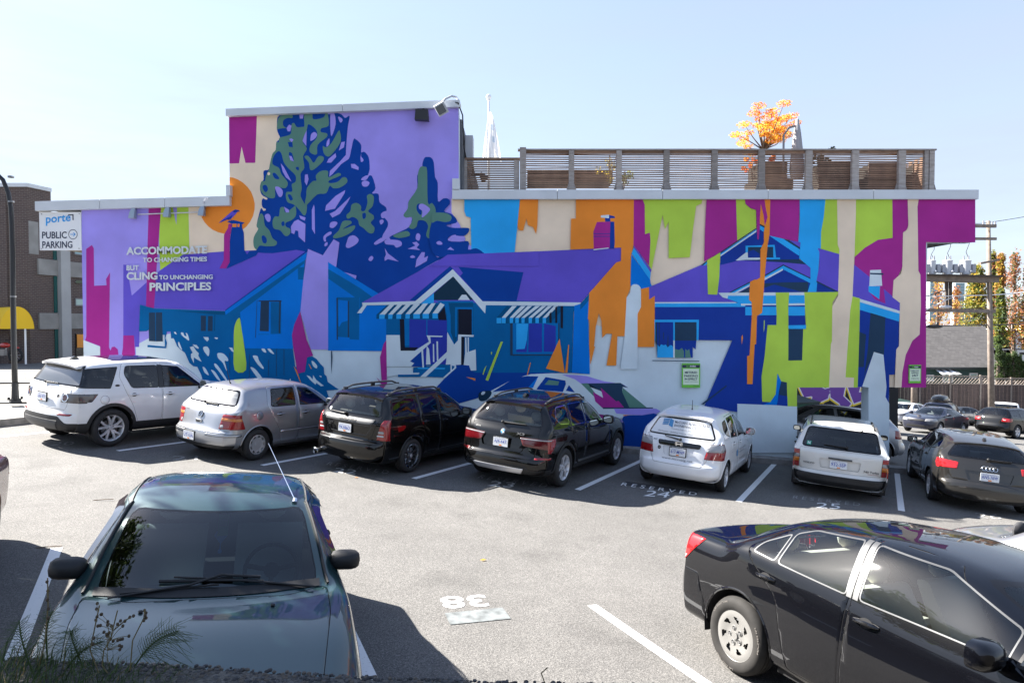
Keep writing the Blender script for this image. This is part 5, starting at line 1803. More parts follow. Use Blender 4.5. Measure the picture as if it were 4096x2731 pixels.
def spoiler(k,p,y,depth=.16,th=.035,drop=.03,rise=0.0,mats=None,x0=None,nm='roof_spoiler'):
    """blade continuing the roof over the rear glass"""
    x0 = x0 if x0 is not None else p['roofend'][0] - .10
    mb = MB(); n = 11; rows = []
    for i in range(n):
        yy = y * (1-2*i/(n-1))
        q, _ = k['top'](x0,yy)
        e = 1 - .25 * abs(yy/y) ** 3
        a = Vector((x0,yy,q.z+.004)); b = Vector((x0+depth*.6,yy,q.z+.004+rise-drop*.35)); c = Vector((x0+depth*e+.04,yy,q.z+rise-drop))
        rows.append([a,b,c,c-Vector((.012,0,th)),b-Vector((0.02,0,th*1.5)),a-Vector((-.02,0,.03))])
    m = 6
    mb.v = [tuple(v) for r in rows for v in r]
    mb.f = [(i*m+j,i*m+(j+1) % m,(i+1)*m+(j+1) % m,(i+1)*m+j) for i in range(n-1) for j in range(m)] + [tuple(range(m)),tuple(range((n-1)*m+m-1,(n-1)*m-1,-1))]
    mb.m = [0] * len(mb.f)
    return k['emit'](mb,nm,mats)

def brake_strip(k,x,y0,y1,z,h,m):
    mb = MB().box((x,0,z),(.02,y1-y0,h))
    return k['emit'](mb,'brake_light',[m])
# ------------------------------------------------------------------ the cars
def auto(p):
    w = p['W'] / 2
    p.setdefault('rwr',p['rw']*.95); p.setdefault('gw',.86)
    cz, (hx,hz), (rx,rz), (gx,gzz) = p['cowl'][1], p['header'], p['roofend'], p['glass']
    p.setdefault('screen',[(-.80*w+.045,cz+.03),(.80*w-.045,cz+.03),(p['rw']-.045,hz-.045),(-p['rw']+.045,hz-.045)])
    p.setdefault('rearwin',[(-p['gw']*w+.055,gzz+.035),(p['gw']*w-.055,gzz+.035),(p['rwr']-.035,rz-.055),(-p['rwr']+.035,rz-.055)])
    return p

G_DUST = glass_mat('glass_dusty',(.30,.33,.33),1.0,.22)
G_SIDE = glass_mat('glass_side',(.78,.86,.87),1.0,.0015)
WHITE = car_paint('white',(.78,.78,.78),0,.5)
SILVER = car_paint('silver',(.38,.39,.41),.75,.36)
BLACK = car_paint('black',(.0018,.0018,.002),0,.4)
BLACKB = car_paint('black_blue',(.0018,.002,.0034),0,.4)
GREEN = car_paint('dark_green',(.010,.040,.044),.4,.36)
GREY = car_paint('warm_grey',(.024,.0215,.018),.45,.36)
NAVY = car_paint('navy',(.004,.006,.022),.3,.38)
OFFW = car_paint('aged_white',(.66,.65,.61),0,.5)
MAROON = car_paint('maroon',(.10,.008,.010),.3,.38)

# far row, from the street end -------------------------------------------------
def place_rear_right(px,py,p,heading,side=1):
    """centre of the car from the photo point where its rear right (side=1) or left tyre stands"""
    q = on_g(px,py); h = R(heading)
    f = Vector((math.sin(h),math.cos(h))); r = Vector((f.y,-f.x))
    d = (p['ra']-p['fa']) / 2
    c = Vector((q.x,q.y)) + f * d - r * side * (p['W']/2-.11)
    return c.x, c.y

# 1 ---- white SUV
P = auto(dict(W=1.90,H=1.70,L=4.47,fa=.90,ra=3.62,R=.372,rim=.262,tw=.24,gc=.27,nose=.98,cowl=(1.20,1.08),header=(1.98,1.62),peak=(2.45,1.69),zm=1.675,
    roofend=(4.04,1.61),glass=(4.31,1.16),tail=(4.37,1.06),bumpz=.70,rb=.34,belt=(1.06,1.12),rw=.655,rwr=.635,gw=.86,tailw=.90,paint=WHITE,style='twin5',
    gbulge=.05,bumplip=.03,Ra=.425,clad_ring=.065,cladm=M_PLAS,gr=G_DUST,clad=[(.5,.2),(4.0,.2),(4.0,.47),(.5,.45)],seat=M_SEATB,
    windows=[dict(poly=[(1.62,1.105),(2.14,1.53),(2.53,1.565),(2.555,1.115)],mat=G_CLEAR),dict(poly=[(2.65,1.115),(2.62,1.568),(3.30,1.56),(3.36,1.40),(3.24,1.125)],mat=G_DARK,r=.06),
             dict(poly=[(3.66,1.135),(3.44,1.545),(4.05,1.51),(4.29,1.17)],mat=G_DARK,r=.03)],
    doors=[dict(poly=[(1.36,.45),(1.36,.95),(1.50,1.06),(2.16,1.60),(2.57,1.605),(2.58,.45)]),dict(poly=[(2.60,.45),(2.59,1.605),(3.36,1.60),(3.46,1.36),(3.36,1.05),(3.22,.78),(3.10,.45)])],
    rearwin=[(-.83,1.18),(.83,1.18),(.64,1.57),(-.64,1.57)],
    panels=[dict(name='pillar_trim',view='side',poly=[(2.53,1.112),(2.515,1.57),(2.63,1.572),(2.665,1.112)],mat=BLACK,inset=0,sharp=True),dict(name='tailgate',view='rear',poly=[(-.66,.74),(.66,.74),(.74,1.05),(.70,1.14),(-.70,1.14),(-.74,1.05)],xr=(4.1,9)),
            dict(name='bumper_trim',view='rear',poly=[(-1.1,.2),(1.1,.2),(1.1,.50),(.72,.50),(.55,.62),(-.55,.62),(-.72,.50),(-1.1,.50)],mat=M_PLAS,inset=0,push=.006,xr=(4.0,9)),
            dict(name='skid_plate',view='rear',poly=[(-.50,.36),(.50,.36),(.56,.54),(-.56,.54)],mat=M_SATIN,inset=.004,push=.012,xr=(4.0,9)),
            dict(name='roof_panel',view='top',poly=[(2.05,-.52),(3.45,-.54),(3.45,.54),(2.05,.52)],mat=BLACK,rim=M_SEAL,inset=.006,zr=(1.5,9)),
            dict(name='fuel_flap',view='side',poly=[(3.78+.085*math.cos(t),.93+.085*math.sin(t)) for t in np.linspace(0,2*math.pi,18,endpoint=False)],sharp=True)],
    lamps=[dict(view='rear',poly=[(.52,.88),(.52,1.055),(1.1,1.055),(1.1,.88)],mat=M_SMOKE,xr=(4.1,9)),dict(view='side',poly=[(3.90,1.05),(4.02,.90),(4.7,.87),(4.7,1.055)],mat=M_SMOKE),
           dict(name='reflector',view='rear',poly=[(.52,.635),(.52,.675),(.80,.675),(.78,.635)],mat=M_RED,xr=(4.2,9))],
    handles=[(2.42,.985),(3.20,1.00)],mirror=(1.66,1.14),msz=(.09,.12,.10)))
x, y = place_rear_right(432,1785,P,29)
o, k = build_car(P,car_matrix(x,y,29),'white SUV with black wheel arches and dark glass roof at the street end','car','cars parked along the mural wall')
rear_text(k,'DISCOVERY',.36,-.36,1.095,1.125,M_SATIN,.03)
plate(k,.02,.93,'1AV 97T',off=.018)
spoiler(k,P,.60,.26,.04,.035,mats=[WHITE])
wiper(k,.12,1.19,-.26,1.20)
mb = MB()
for s in (1,-1):
    q, n = k['rear'](s*.62,.965)
    T = Matrix.Translation(q+n*.006) @ n.to_track_quat('Z','Y').to_matrix().to_4x4()
    mb.lathe([(.058,0),(.062,.012),(.074,.012),(.078,0)],24,T,0)
    mb.lathe([(.001,.008),(.048,.006)],20,T,1)
k['emit'](mb,'lamp_ring',[M_CHROME,M_REDD])
emb = emblem_disc(k,-.44,.985,.03,[M_GRILLE]); k['emit'](emb,'emblem',[M_GRILLE],None,False,False)
q, n = k['side'](3.52,1.19,-1)
for s in (1,-1):
    q, n = k['side'](3.52,1.19,s)
    mb = MB(); mb.prism([(.045*math.cos(t),.022*math.sin(t)) for t in np.linspace(0,2*math.pi,16,endpoint=False)],lambda a,b,kk:(q.x+a,q.y+s*(.008-.012*kk),q.z+b),0); k['emit'](mb,'emblem',[M_GRILLE])
exhaust(k,4.34,.50,.37,.04,1,m=M_GRILLE); exhaust(k,4.34,-.50,.37,.04,1,m=M_GRILLE)
mb = MB().prism([(3.78,0),(3.98,0),(3.98,.012),(3.90,.06),(3.86,.06)],lambda a,b,kk:(a,-.02+.04*kk,k['top'](3.85,0)[0].z-.004+b)); k['emit'](mb,'aerial_fin',[BLACK])

# 2 ---- silver hatchback
P = auto(dict(W=1.735,H=1.44,L=4.15,fa=.87,ra=3.38,R=.305,rim=.196,tw=.195,gc=.20,nose=.78,cowl=(1.14,.96),header=(1.86,1.385),peak=(2.25,1.435),zm=1.43,
    roofend=(3.56,1.375),glass=(3.92,1.00),tail=(4.00,.92),bumpz=.60,rb=.25,belt=(.95,.985),rw=.575,rwr=.56,gw=.86,tailw=.91,paint=SILVER,style='cap9',gbulge=.05,bumplip=.05,gr=G_DUST,seat=M_SEATG,cabin=True,win=.02,
    windows=[dict(poly=[(1.58,.985),(2.00,1.315),(2.30,1.345),(2.36,.995)],mat=G_CLEAR),dict(poly=[(2.46,1.0),(2.40,1.35),(2.98,1.335),(3.10,1.02),(3.02,1.0)],mat=G_CLEAR,r=.04)],
    doors=[dict(poly=[(1.26,.30),(1.24,.80),(1.44,.95),(2.02,1.37),(2.36,1.39),(2.40,.30)]),dict(poly=[(2.42,.30),(2.38,1.39),(3.06,1.375),(3.18,1.05),(3.05,.80),(2.90,.56),(2.84,.30)])],
    panels=[dict(name='tailgate',view='rear',poly=[(-.56,.58),(.56,.58),(.60,.70),(.60,.965),(.66,.99),(-.66,.99),(-.60,.965),(-.60,.70)],xr=(3.7,9)),
            dict(name='bumper_trim',view='rear',poly=[(-1,.15),(1,.15),(1,.33),(-1,.33)],mat=M_PLAS,inset=0,push=.004,xr=(3.72,9)),
            dict(name='bumper_strip',view='rear',poly=[(.28,.49),(.98,.49),(.98,.545),(.28,.545)],inset=.008,depth=.006,push=.014,xr=(3.78,9)),
            dict(name='bumper_strip',view='rear',poly=[(-.28,.49),(-.98,.49),(-.98,.545),(-.28,.545)],inset=.008,depth=.006,push=.014,xr=(3.78,9)),
            dict(name='door_strip',view='side',poly=[(1.28,.50),(2.88,.50),(2.88,.545),(1.28,.545)],inset=.006,depth=.004,push=.012,sharp=True),
            dict(name='fuel_flap',view='side',poly=[(3.38+.08*math.cos(t),.86+.08*math.sin(t)) for t in np.linspace(0,2*math.pi,18,endpoint=False)],sharp=True)],
    lamps=[dict(view='rear',poly=[(.52,.63),(.54,.90),(.95,.90),(.95,.63)],mat=M_RED,xr=(3.6,9)),dict(view='side',poly=[(3.80,.90),(3.70,.63),(4.3,.62),(4.3,.90)],mat=M_RED),
           dict(name='indicator',view='rear',poly=[(.53,.78),(.535,.835),(.95,.835),(.95,.78)],mat=M_AMB,xr=(3.6,9),inset=.002),dict(name='indicator',view='side',poly=[(3.778,.835),(3.757,.78),(4.3,.77),(4.3,.835)],mat=M_AMB,inset=.002),
           dict(name='reversing_lamp',view='rear',poly=[(.535,.65),(.54,.71),(.61,.71),(.61,.65)],mat=M_CLR,xr=(3.6,9),inset=.002)],
    handles=[(2.22,.85),(2.88,.86)],mirror=(1.60,1.02),msz=(.07,.095,.075)))
x, y = place_rear_right(1017,1839,P,29)
o, k = build_car(P,car_matrix(x,y,29),'silver hatchback with red and amber tail lamps beside the white SUV','car','cars parked along the mural wall')
plate(k,.14,.44,'UT-I3A',legend='COWELL',off=.012)
wiper(k,.06,1.045,-.30,1.03)
mb = emblem_disc(k,.0,.845,.055,None,inner=[(.86,1)]); k['emit'](mb,'emblem',[M_CHROME,M_GRILLE],None,False,False)
mb = MB()
ring = [(.055*math.cos(t),.845+.055*math.sin(t)) for t in np.linspace(0,2*math.pi,24)]
def stroke(mb,pts,wd,off):
    for a, b in zip(pts[:-1],pts[1:]):
        qa, na = k['rear'](*a); qb, nb = k['rear'](*b); mb.bar(qa+na*off,qb+nb*off,wd,.006,up=(1,0,0))
stroke(mb,ring,.009,.018)
stroke(mb,[(.024,.887),(.0,.845),(-.024,.887)],.009,.018); stroke(mb,[(.044,.868),(.022,.806),(.0,.845),(-.022,.806),(-.044,.868)],.009,.018)
k['emit'](mb,'emblem_monogram',[M_CHROME],None,False)
rear_text(k,'GOLF',.50,.40,.88,.905,M_SATIN,.03)
mb = MB().box((k['rear'](0,.72)[0].x+.004,.0,.72),(.02,.17,.055),0).box((k['rear'](0,.72)[0].x+.012,.02,.715),(.012,.10,.03),1); k['emit'](mb,'tailgate_handle',[SILVER,M_SEAL])
q, n = k['top'](3.42,0); mb = MB().tube([q,q+Vector((.02,0,.04)),q+Vector((.16,0,.44))],[.016,.008,.003],6); k['emit'](mb,'aerial',[M_RUB])

# 3 ---- black wagon, chrome multi-spoke wheels
P = auto(dict(W=1.735,H=1.56,L=4.45,fa=.92,ra=3.44,R=.325,rim=.235,tw=.215,gc=.21,nose=.86,cowl=(1.30,1.02),header=(2.02,1.47),peak=(2.45,1.55),zm=1.545,
    roofend=(4.02,1.49),glass=(4.30,1.05),tail=(4.36,.96),bumpz=.66,rb=.28,belt=(1.00,1.05),rw=.60,rwr=.585,gw=.85,tailw=.89,paint=BLACK,style='multi',gbulge=.05,bumplip=.10,seat=M_SEATT,Ra=.375,
    windows=[dict(poly=[(1.72,1.035),(2.14,1.40),(2.50,1.435),(2.54,1.045)],mat=G_CLEAR),dict(poly=[(2.60,1.05),(2.57,1.44),(3.12,1.43),(3.14,1.06)],mat=G_DARK),dict(poly=[(3.30,1.07),(3.28,1.435),(3.92,1.40),(4.04,1.14),(4.0,1.10)],mat=G_DARK,r=.05)],
    doors=[dict(poly=[(1.42,.32),(1.40,.88),(1.55,1.0),(2.16,1.455),(2.54,1.475),(2.56,.32)]),dict(poly=[(2.58,.32),(2.56,1.475),(3.20,1.465),(3.22,1.0),(3.10,.75),(2.98,.32)])],
    panels=[dict(name='tailgate',view='rear',poly=[(-.52,.655),(.52,.655),(.66,1.0),(.70,1.10),(-.70,1.10),(-.66,1.0)],xr=(4.1,9)),
            dict(name='tailgate_bar',view='rear',poly=[(-.56,.945),(.56,.945),(.60,1.045),(-.60,1.045)],mat=M_SATIN,xr=(4.1,9),inset=.004,push=.012),
            dict(name='plate_recess',view='rear',poly=[(-.44,.74),(.44,.74),(.56,.93),(-.56,.93)],mat=BLACK,rim=M_SATIN,xr=(4.1,9),inset=.014,depth=-.01,push=-.012)],
    lamps=[dict(view='rear',poly=[(.63,.68),(.735,1.04),(.76,1.06),(1.0,1.06),(1.0,.68)],mat=M_RED,xr=(4.0,9)),dict(view='side',poly=[(4.21,1.06),(4.16,.68),(4.6,.68),(4.6,1.06)],mat=M_RED),
           dict(name='reversing_lamp',view='rear',poly=[(.655,.80),(.675,.855),(.78,.855),(.78,.80)],mat=M_CLR,xr=(4.0,9),inset=.004),dict(name='indicator',view='rear',poly=[(.635,.745),(.645,.78),(.78,.78),(.78,.745)],mat=mat('lamp_pale',(0,0,0)),xr=(4.0,9),inset=.004)],
    handles=[(2.42,.93),(3.06,.95)],mirror=(1.74,1.06),msz=(.085,.11,.08)))
x, y = place_rear_right(1629,1887,P,29)
o, k = build_car(P,car_matrix(x,y,29),'black wagon with a satin bar across the tailgate and chrome multi-spoke wheels','car','cars parked along the mural wall')
rear_text(k,'SUBARU',.20,-.20,.978,1.014,M_RUB,.05,off=.018)
rear_text(k,'FORESTER',.50,.35,.885,.91,M_SATIN,.02,off=.006); rear_text(k,'XT',.48,.40,.845,.875,M_SATIN,.03,off=.006)
plate(k,.04,.835,'PK386D',off=.01)
wiper(k,.10,1.08,.52,1.09)
spoiler(k,P,.57,.17,.05,.05,mats=[BLACK])
brake_strip(k,4.085,-.10,.16,1.435,.03,M_REDD)
roof_rail(k,2.2,3.95,.54,M_SATIN,.055,.02)
exhaust(k,4.50,.60,.33,.055,1,m=M_CHROME)
mb = emblem_disc(k,.55,1.13,.028,None,off=.003); k['emit'](mb,'sticker',[M_PLATE],None,False,False)

# 4 ---- black SUV
P = auto(dict(W=1.88,H=1.64,L=4.65,fa=.89,ra=3.70,R=.365,rim=.245,tw=.245,gc=.24,nose=.94,cowl=(1.40,1.07),header=(2.14,1.56),peak=(2.55,1.635),zm=1.625,
    roofend=(4.12,1.55),glass=(4.46,1.10),tail=(4.53,.98),bumpz=.62,rb=.30,belt=(1.06,1.12),rw=.63,rwr=.60,gw=.85,tailw=.89,paint=BLACK,style='y5',gbulge=.06,bumplip=.06,seat=M_SEATT,Ra=.42,
    clad_ring=.05,cladm=M_PLAS,clad=[(.5,.2),(4.4,.2),(4.4,.37),(.5,.37)],
    windows=[dict(poly=[(1.80,1.10),(2.28,1.48),(2.62,1.515),(2.70,1.115)],mat=G_TINT,rim=M_CHROME,inset=.014),dict(poly=[(2.78,1.12),(2.70,1.515),(3.28,1.51),(3.42,1.15),(3.40,1.13)],mat=G_TINT,rim=M_CHROME,inset=.014),dict(poly=[(3.52,1.16),(3.40,1.50),(3.80,1.47),(4.00,1.28),(3.90,1.18)],mat=G_TINT,rim=M_CHROME,inset=.014,r=.05)],
    doors=[dict(poly=[(1.48,.40),(1.46,.92),(1.62,1.05),(2.28,1.53),(2.68,1.55),(2.72,.40)]),dict(poly=[(2.74,.40),(2.70,1.55),(3.36,1.54),(3.48,1.10),(3.36,.84),(3.26,.40)])],
    panels=[dict(name='tailgate',view='rear',poly=[(-.66,.585),(.66,.585),(.70,.75),(.70,1.06),(.72,1.14),(-.72,1.14),(-.70,1.06),(-.70,.75)],xr=(4.2,9)),
            dict(name='plate_recess',view='rear',poly=[(-.40,.72),(.40,.72),(.47,.92),(-.47,.92)],mat=BLACK,rim=BLACK,xr=(4.2,9),inset=.02,depth=-.02,push=-.03),
            dict(name='lower_bumper',view='rear',poly=[(-1,.15),(1,.15),(1,.40),(.62,.40),(.56,.46),(-.56,.46),(-.62,.40),(-1,.40)],mat=M_PLAS,xr=(4.0,9),inset=0,push=.004),
            dict(name='skid_plate',view='rear',poly=[(-.46,.31),(.46,.31),(.54,.42),(-.54,.42)],mat=M_ALLOY,xr=(4.1,9),inset=.006,push=.02),
            dict(name='sill_strip',view='side',poly=[(1.50,.385),(3.12,.385),(3.12,.44),(1.50,.44)],mat=M_SATIN,inset=.004,push=.02,sharp=True)],
    lamps=[dict(view='rear',poly=[(.44,.80),(.36,.95),(.96,.955),(.96,.76)],mat=M_REDD,xr=(4.1,9)),dict(view='side',poly=[(4.16,.96),(4.16,.84),(4.30,.70),(4.8,.70),(4.8,.96)],mat=M_RED),
           dict(name='light_bar',view='rear',poly=[(.38,.915),(.37,.935),(.96,.945),(.96,.92)],mat=M_CLR,xr=(4.1,9),inset=.002),dict(name='reflector',view='rear',poly=[(.68,.585),(.68,.63),(.95,.63),(.95,.585)],mat=M_RED,xr=(4.3,9))],
    handles=[(2.58,.99),(3.30,1.01)],mirror=(1.84,1.12),msz=(.095,.12,.09),mirm=BLACK))
x, y = place_rear_right(2236,1944,P,29)
o, k = build_car(P,car_matrix(x,y,29),'black SUV with silver roof rails and silver skid plate amid the wall row','car','cars parked along the mural wall')
plate(k,.0,.815,'AJ9-44T',off=.012,legend='The Beach')
mb = emblem_disc(k,0,1.005,.05,None,inner=[(.9,1),(.68,2)],off=.008)
k['emit'](mb,'emblem',[M_CHROME,M_GRILLE,M_PLATE],None,False,False)
mb = MB()
for t0 in (0,math.pi):
    q = [(0,1.005)] + [(.034*math.cos(t),1.005+.034*math.sin(t)) for t in np.linspace(t0+math.pi/2,t0+math.pi,8)]
    rear_decal(k,mb,q,[tuple(range(len(q)))],.0145)
k['emit'](mb,'emblem_quarters',[M_PBLUE],None,False,False)
rear_text(k,'X3',-.28,-.44,.98,1.02,M_SATIN,.03)
rear_text(k,'xDrive',.62,.50,1.02,1.05,M_SATIN,.02)
wiper(k,.04,1.155,-.42,1.16,off=.04)
spoiler(k,P,.585,.20,.05,.05,mats=[BLACK]); brake_strip(k,4.235,-.16,.16,1.475,.03,M_RED)
roof_rail(k,2.15,4.0,.56,M_SATIN,.04,.018)
exhaust(k,4.52,.62,.36,.04,2,.09)
mb = MB().prism([(3.60,0),(3.80,0),(3.79,.012),(3.73,.055),(3.69,.055)],lambda a,b,kk:(a,-.03+.06*kk,k['top'](3.7,0)[0].z-.004+b)); k['emit'](mb,'aerial_fin',[BLACK])

# 5 ---- small white hatchback with company lettering
P = auto(dict(W=1.695,H=1.525,L=3.98,fa=.80,ra=3.30,R=.298,rim=.205,tw=.185,gc=.17,nose=.80,cowl=(.92,.99),header=(1.78,1.45),peak=(2.25,1.52),zm=1.505,
    roofend=(3.52,1.42),glass=(3.80,.98),tail=(3.86,.86),bumpz=.56,rb=.24,belt=(.93,1.02),rw=.575,rwr=.545,gw=.86,tailw=.88,paint=WHITE,style='five',gbulge=.055,bumplip=.05,gr=mat('frosted_film',(.70,.71,.72),.3),seat=M_SEATB,Ra=.345,
    windows=[dict(poly=[(1.16,.965),(1.36,1.11),(1.40,.965)],mat=G_CLEAR,r=.02),dict(poly=[(1.50,.97),(1.58,1.20),(1.92,1.385),(2.22,1.41),(2.28,.985)],mat=G_CLEAR),dict(poly=[(2.36,.99),(2.31,1.41),(2.86,1.385),(2.98,1.03)],mat=G_CLEAR),dict(poly=[(3.06,1.05),(2.95,1.37),(3.20,1.33),(3.36,1.18),(3.30,1.10)],mat=G_DARK,r=.04)],
    doors=[dict(poly=[(1.22,.26),(1.20,.76),(1.38,.92),(1.90,1.42),(2.28,1.445),(2.32,.26)]),dict(poly=[(2.34,.26),(2.30,1.445),(2.92,1.42),(3.05,1.0),(2.92,.70),(2.84,.26)])],
    panels=[dict(name='tailgate',view='rear',poly=[(-.46,.50),(.46,.50),(.54,.62),(.60,.92),(.68,1.02),(-.68,1.02),(-.60,.92),(-.54,.62)],xr=(3.6,9)),
            dict(name='tailgate_bar',view='rear',poly=[(-.40,.835),(.40,.835),(.42,.925),(-.42,.925)],mat=BLACK,xr=(3.6,9),inset=.003,push=.016),
            dict(name='plate_recess',view='rear',poly=[(-.27,.66),(.27,.66),(.30,.83),(-.30,.83)],mat=WHITE,rim=WHITE,xr=(3.6,9),inset=.012,depth=-.01,push=-.012)],
    lamps=[dict(view='rear',poly=[(.49,.66),(.56,.955),(.94,.955),(.94,.66)],mat=M_RED,xr=(3.5,9)),dict(view='side',poly=[(3.60,.97),(3.52,.84),(3.60,.66),(4.1,.66),(4.1,.97)],mat=M_RED),
           dict(name='indicator',view='rear',poly=[(.525,.80),(.56,.95),(.94,.95),(.94,.82)],mat=M_CLR,xr=(3.5,9),inset=.003),dict(name='indicator',view='side',poly=[(3.62,.96),(3.55,.84),(4.1,.82),(4.1,.95)],mat=M_CLR,inset=.003)],
    handles=[(2.14,.87),(2.78,.90)],mirror=(1.52,1.02),msz=(.075,.105,.085)))
x, y = place_rear_right(2882,1965,P,29)
o, k = build_car(P,car_matrix(x,y,29),'small white hatchback with grey company lettering on its tailgate','car','cars parked along the mural wall')
M_LETG = mat('letter_grey',(.10,.105,.12),.5); M_LETL = mat('letter_lightblue',srgb(60,130,180),.5)
rear_text(k,'McCUAIG & ASSOCIATES',.16,-.50,1.255,1.30,M_LETG,.01,.010)
rear_text(k,'ENGINEERING LTD',.16,-.28,1.195,1.235,M_LETG,.01,.010)
rear_text(k,'Consulting Engineers Since 1992',.20,-.28,1.135,1.16,M_LETG,0,.010)
rear_text(k,'Mechanical \u2022 Building Science \u2022 Asset Management',.46,-.50,1.065,1.095,M_LETG,0,.010)
rear_text(k,'www.mccuaig.net',.30,-.30,.565,.615,M_LETG,.0,.006)
mb = MB()
for i in range(4): rear_decal(k,mb,[(.40,1.20+.03*i),(.28,1.215+.03*i),(.28,1.235+.03*i),(.40,1.22+.03*i)],[(0,1,2,3)],.010)
rear_decal(k,mb,[(.27,1.20),(.19,1.17),(.19,1.30),(.27,1.33)],[(0,1,2,3)],.010)
k['emit'](mb,'company_mark',[M_LETL],None,False,False)
plate(k,.0,.735,'617-MWP',off=.012,legend='Destination')
mb = MB()
qx = k['rear'](0,.88)[0].x + .02
for a, b in (((.04,.855),(.045,.915)),((-.04,.855),(-.045,.915)),((.035,.885),(-.035,.885))):
    mb.bar((qx,a[0],a[1]),(qx,b[0],b[1]),.016,.008,up=(1,0,0))
ring = round_poly([(.062,.845),(.07,.925),(-.07,.925),(-.062,.845)],.02); ring.append(ring[0])
for a, b in zip(ring[:-1],ring[1:]): mb.bar((qx,a[0],a[1]),(qx,b[0],b[1]),.008,.008,up=(1,0,0))
k['emit'](mb,'emblem',[M_CHROME],None,False)
rear_text(k,'FIT',.52,.44,.90,.925,M_SATIN,.03)
wiper(k,-.02,.955,.30,1.0,off=.045)
spoiler(k,P,.53,.16,.035,.03,mats=[WHITE])
exhaust(k,3.88,-.34,.25,.03,1,m=M_GRILLE)
for s in (-1,):
    side_text(k,'MCCUAIG & ASSOCIATES',2.28,1.55,.70,.735,s,M_LETG,0); side_text(k,'ENGINEERING LTD',2.28,1.75,.64,.675,s,M_LETG,0); side_text(k,'www.mccuaig.net',2.2,1.6,.50,.53,s,M_LETG,0)
    mb = MB()
    pts = [k['side'](a,b,s) for a,b in ((2.55,.62),(2.42,.60),(2.42,.74),(2.55,.72))]
    mb.add([q+n*.005 for q,n in pts],[(0,1,2,3)]); k['emit'](mb,'company_mark',[M_LETL],None,False,False)
q, n = k['top'](3.05,0); mb = MB().tube([q,q+Vector((.0,0,.03)),q+Vector((.03,0,.20))],[.018,.008,.004],6); k['emit'](mb,'aerial',[M_RUB])
mb = MB()
for j in range(6):
    t = j * math.pi / 3
    rear_decal(k,mb,[(.38+.02*math.cos(t)+a,.775+.022*math.sin(t)+b) for a,b in ((-.012,-.012),(.012,-.012),(.012,.012),(-.012,.012))],[(0,1,2,3)],.007)
k['emit'](mb,'sticker',[M_GRILLE],None,False,False)

# 6 ---- boxy white estate
P = auto(dict(W=1.76,H=1.44,L=4.79,fa=.88,ra=3.65,R=.31,rim=.205,tw=.19,gc=.22,nose=.80,cowl=(1.55,.94),header=(2.18,1.39),peak=(2.6,1.435),zm=1.435,
    roofend=(4.42,1.40),glass=(4.70,.93),tail=(4.735,.86),bumpz=.52,rb=.26,belt=(.94,.95),rw=.645,rwr=.635,gw=.90,tailw=.93,crown=.04,paint=OFFW,style='five',gbulge=.015,bumplip=.06,seat=M_SEATB,Ra=.36,tdx=-.035,bdx=-.035,
    windows=[dict(poly=[(1.95,.965),(2.34,1.33),(2.72,1.345),(2.74,.97)],mat=G_TINT),dict(poly=[(2.82,.97),(2.80,1.35),(3.48,1.35),(3.52,.97)],mat=G_TINT),dict(poly=[(3.62,.98),(3.60,1.35),(4.30,1.33),(4.48,.985)],mat=G_TINT)],
    doors=[dict(poly=[(1.66,.30),(1.66,.93),(2.36,1.39),(2.76,1.39),(2.78,.30)]),dict(poly=[(2.80,.30),(2.78,1.39),(3.55,1.39),(3.56,.9),(3.26,.6),(3.20,.30)])],
    panels=[dict(name='tailgate',view='rear',poly=[(-.72,.53),(.72,.53),(.74,.95),(-.74,.95)],xr=(4.5,9)),
            dict(name='plate_recess',view='rear',poly=[(-.34,.60),(.34,.60),(.37,.78),(-.37,.78)],mat=OFFW,rim=OFFW,xr=(4.5,9),inset=.014,depth=-.016,push=-.02),
            dict(name='bumper',view='rear',poly=[(-1,.1),(1,.1),(1,.47),(-1,.47)],mat=M_PLAS,xr=(4.2,9),inset=0,push=.012),],
    lamps=[dict(view='rear',poly=[(.73,.54),(.73,.90),(1,.90),(1,.54)],mat=M_RED,xr=(4.4,9)),dict(view='side',poly=[(4.58,.90),(4.58,.54),(5,.54),(5,.90)],mat=M_RED),
           dict(name='indicator',view='rear',poly=[(.732,.65),(.732,.74),(1,.74),(1,.65)],mat=M_AMB,xr=(4.4,9),inset=.002),dict(name='reversing_lamp',view='rear',poly=[(.732,.74),(.732,.81),(1,.81),(1,.74)],mat=M_CLR,xr=(4.4,9),inset=.002)],
    handles=[(2.60,.86),(3.40,.86)],mirror=(1.94,1.0),msz=(.055,.085,.06),mgap=0.,mirm=M_PLAS,handm=M_PLAS,
    rearwin=[(-.72,.965),(.72,.965),(.615,1.36),(-.615,1.36)],rwrim=.035))
x, y = on_g(3360,1960).x - .1, on_g(3360,1960).y
H6 = 25.0
x += math.sin(R(H6)) * 1.42 + .02; y += math.cos(R(H6)) * 1.42
o, k = build_car(P,car_matrix(x,y,H6),'boxy old white estate car with mud flaps parked in front of the pillar','car','cars parked along the mural wall')
plate(k,.02,.69,'932-SSP',off=.012,frame=False)
rear_text(k,'VOLVO',.66,.45,.64,.675,M_SATIN,.03)
rear_text(k,'740 Turbo',-.42,-.69,.60,.645,M_SATIN,.02); rear_text(k,'Intercooler',-.50,-.69,.57,.59,M_RED,.01)
wiper(k,-.10,1.02,.30,1.035,off=.04)
mb = MB().box((k['rear'](0,.81)[0].x+.012,0,.80),(.025,.42,.03)); k['emit'](mb,'plate_lamp',[M_SATIN])
mb = MB().box((k['rear'](0,.44)[0].x+.004,0,.44),(.03,1.50,.05)); k['emit'](mb,'bumper_strip',[M_RUB])
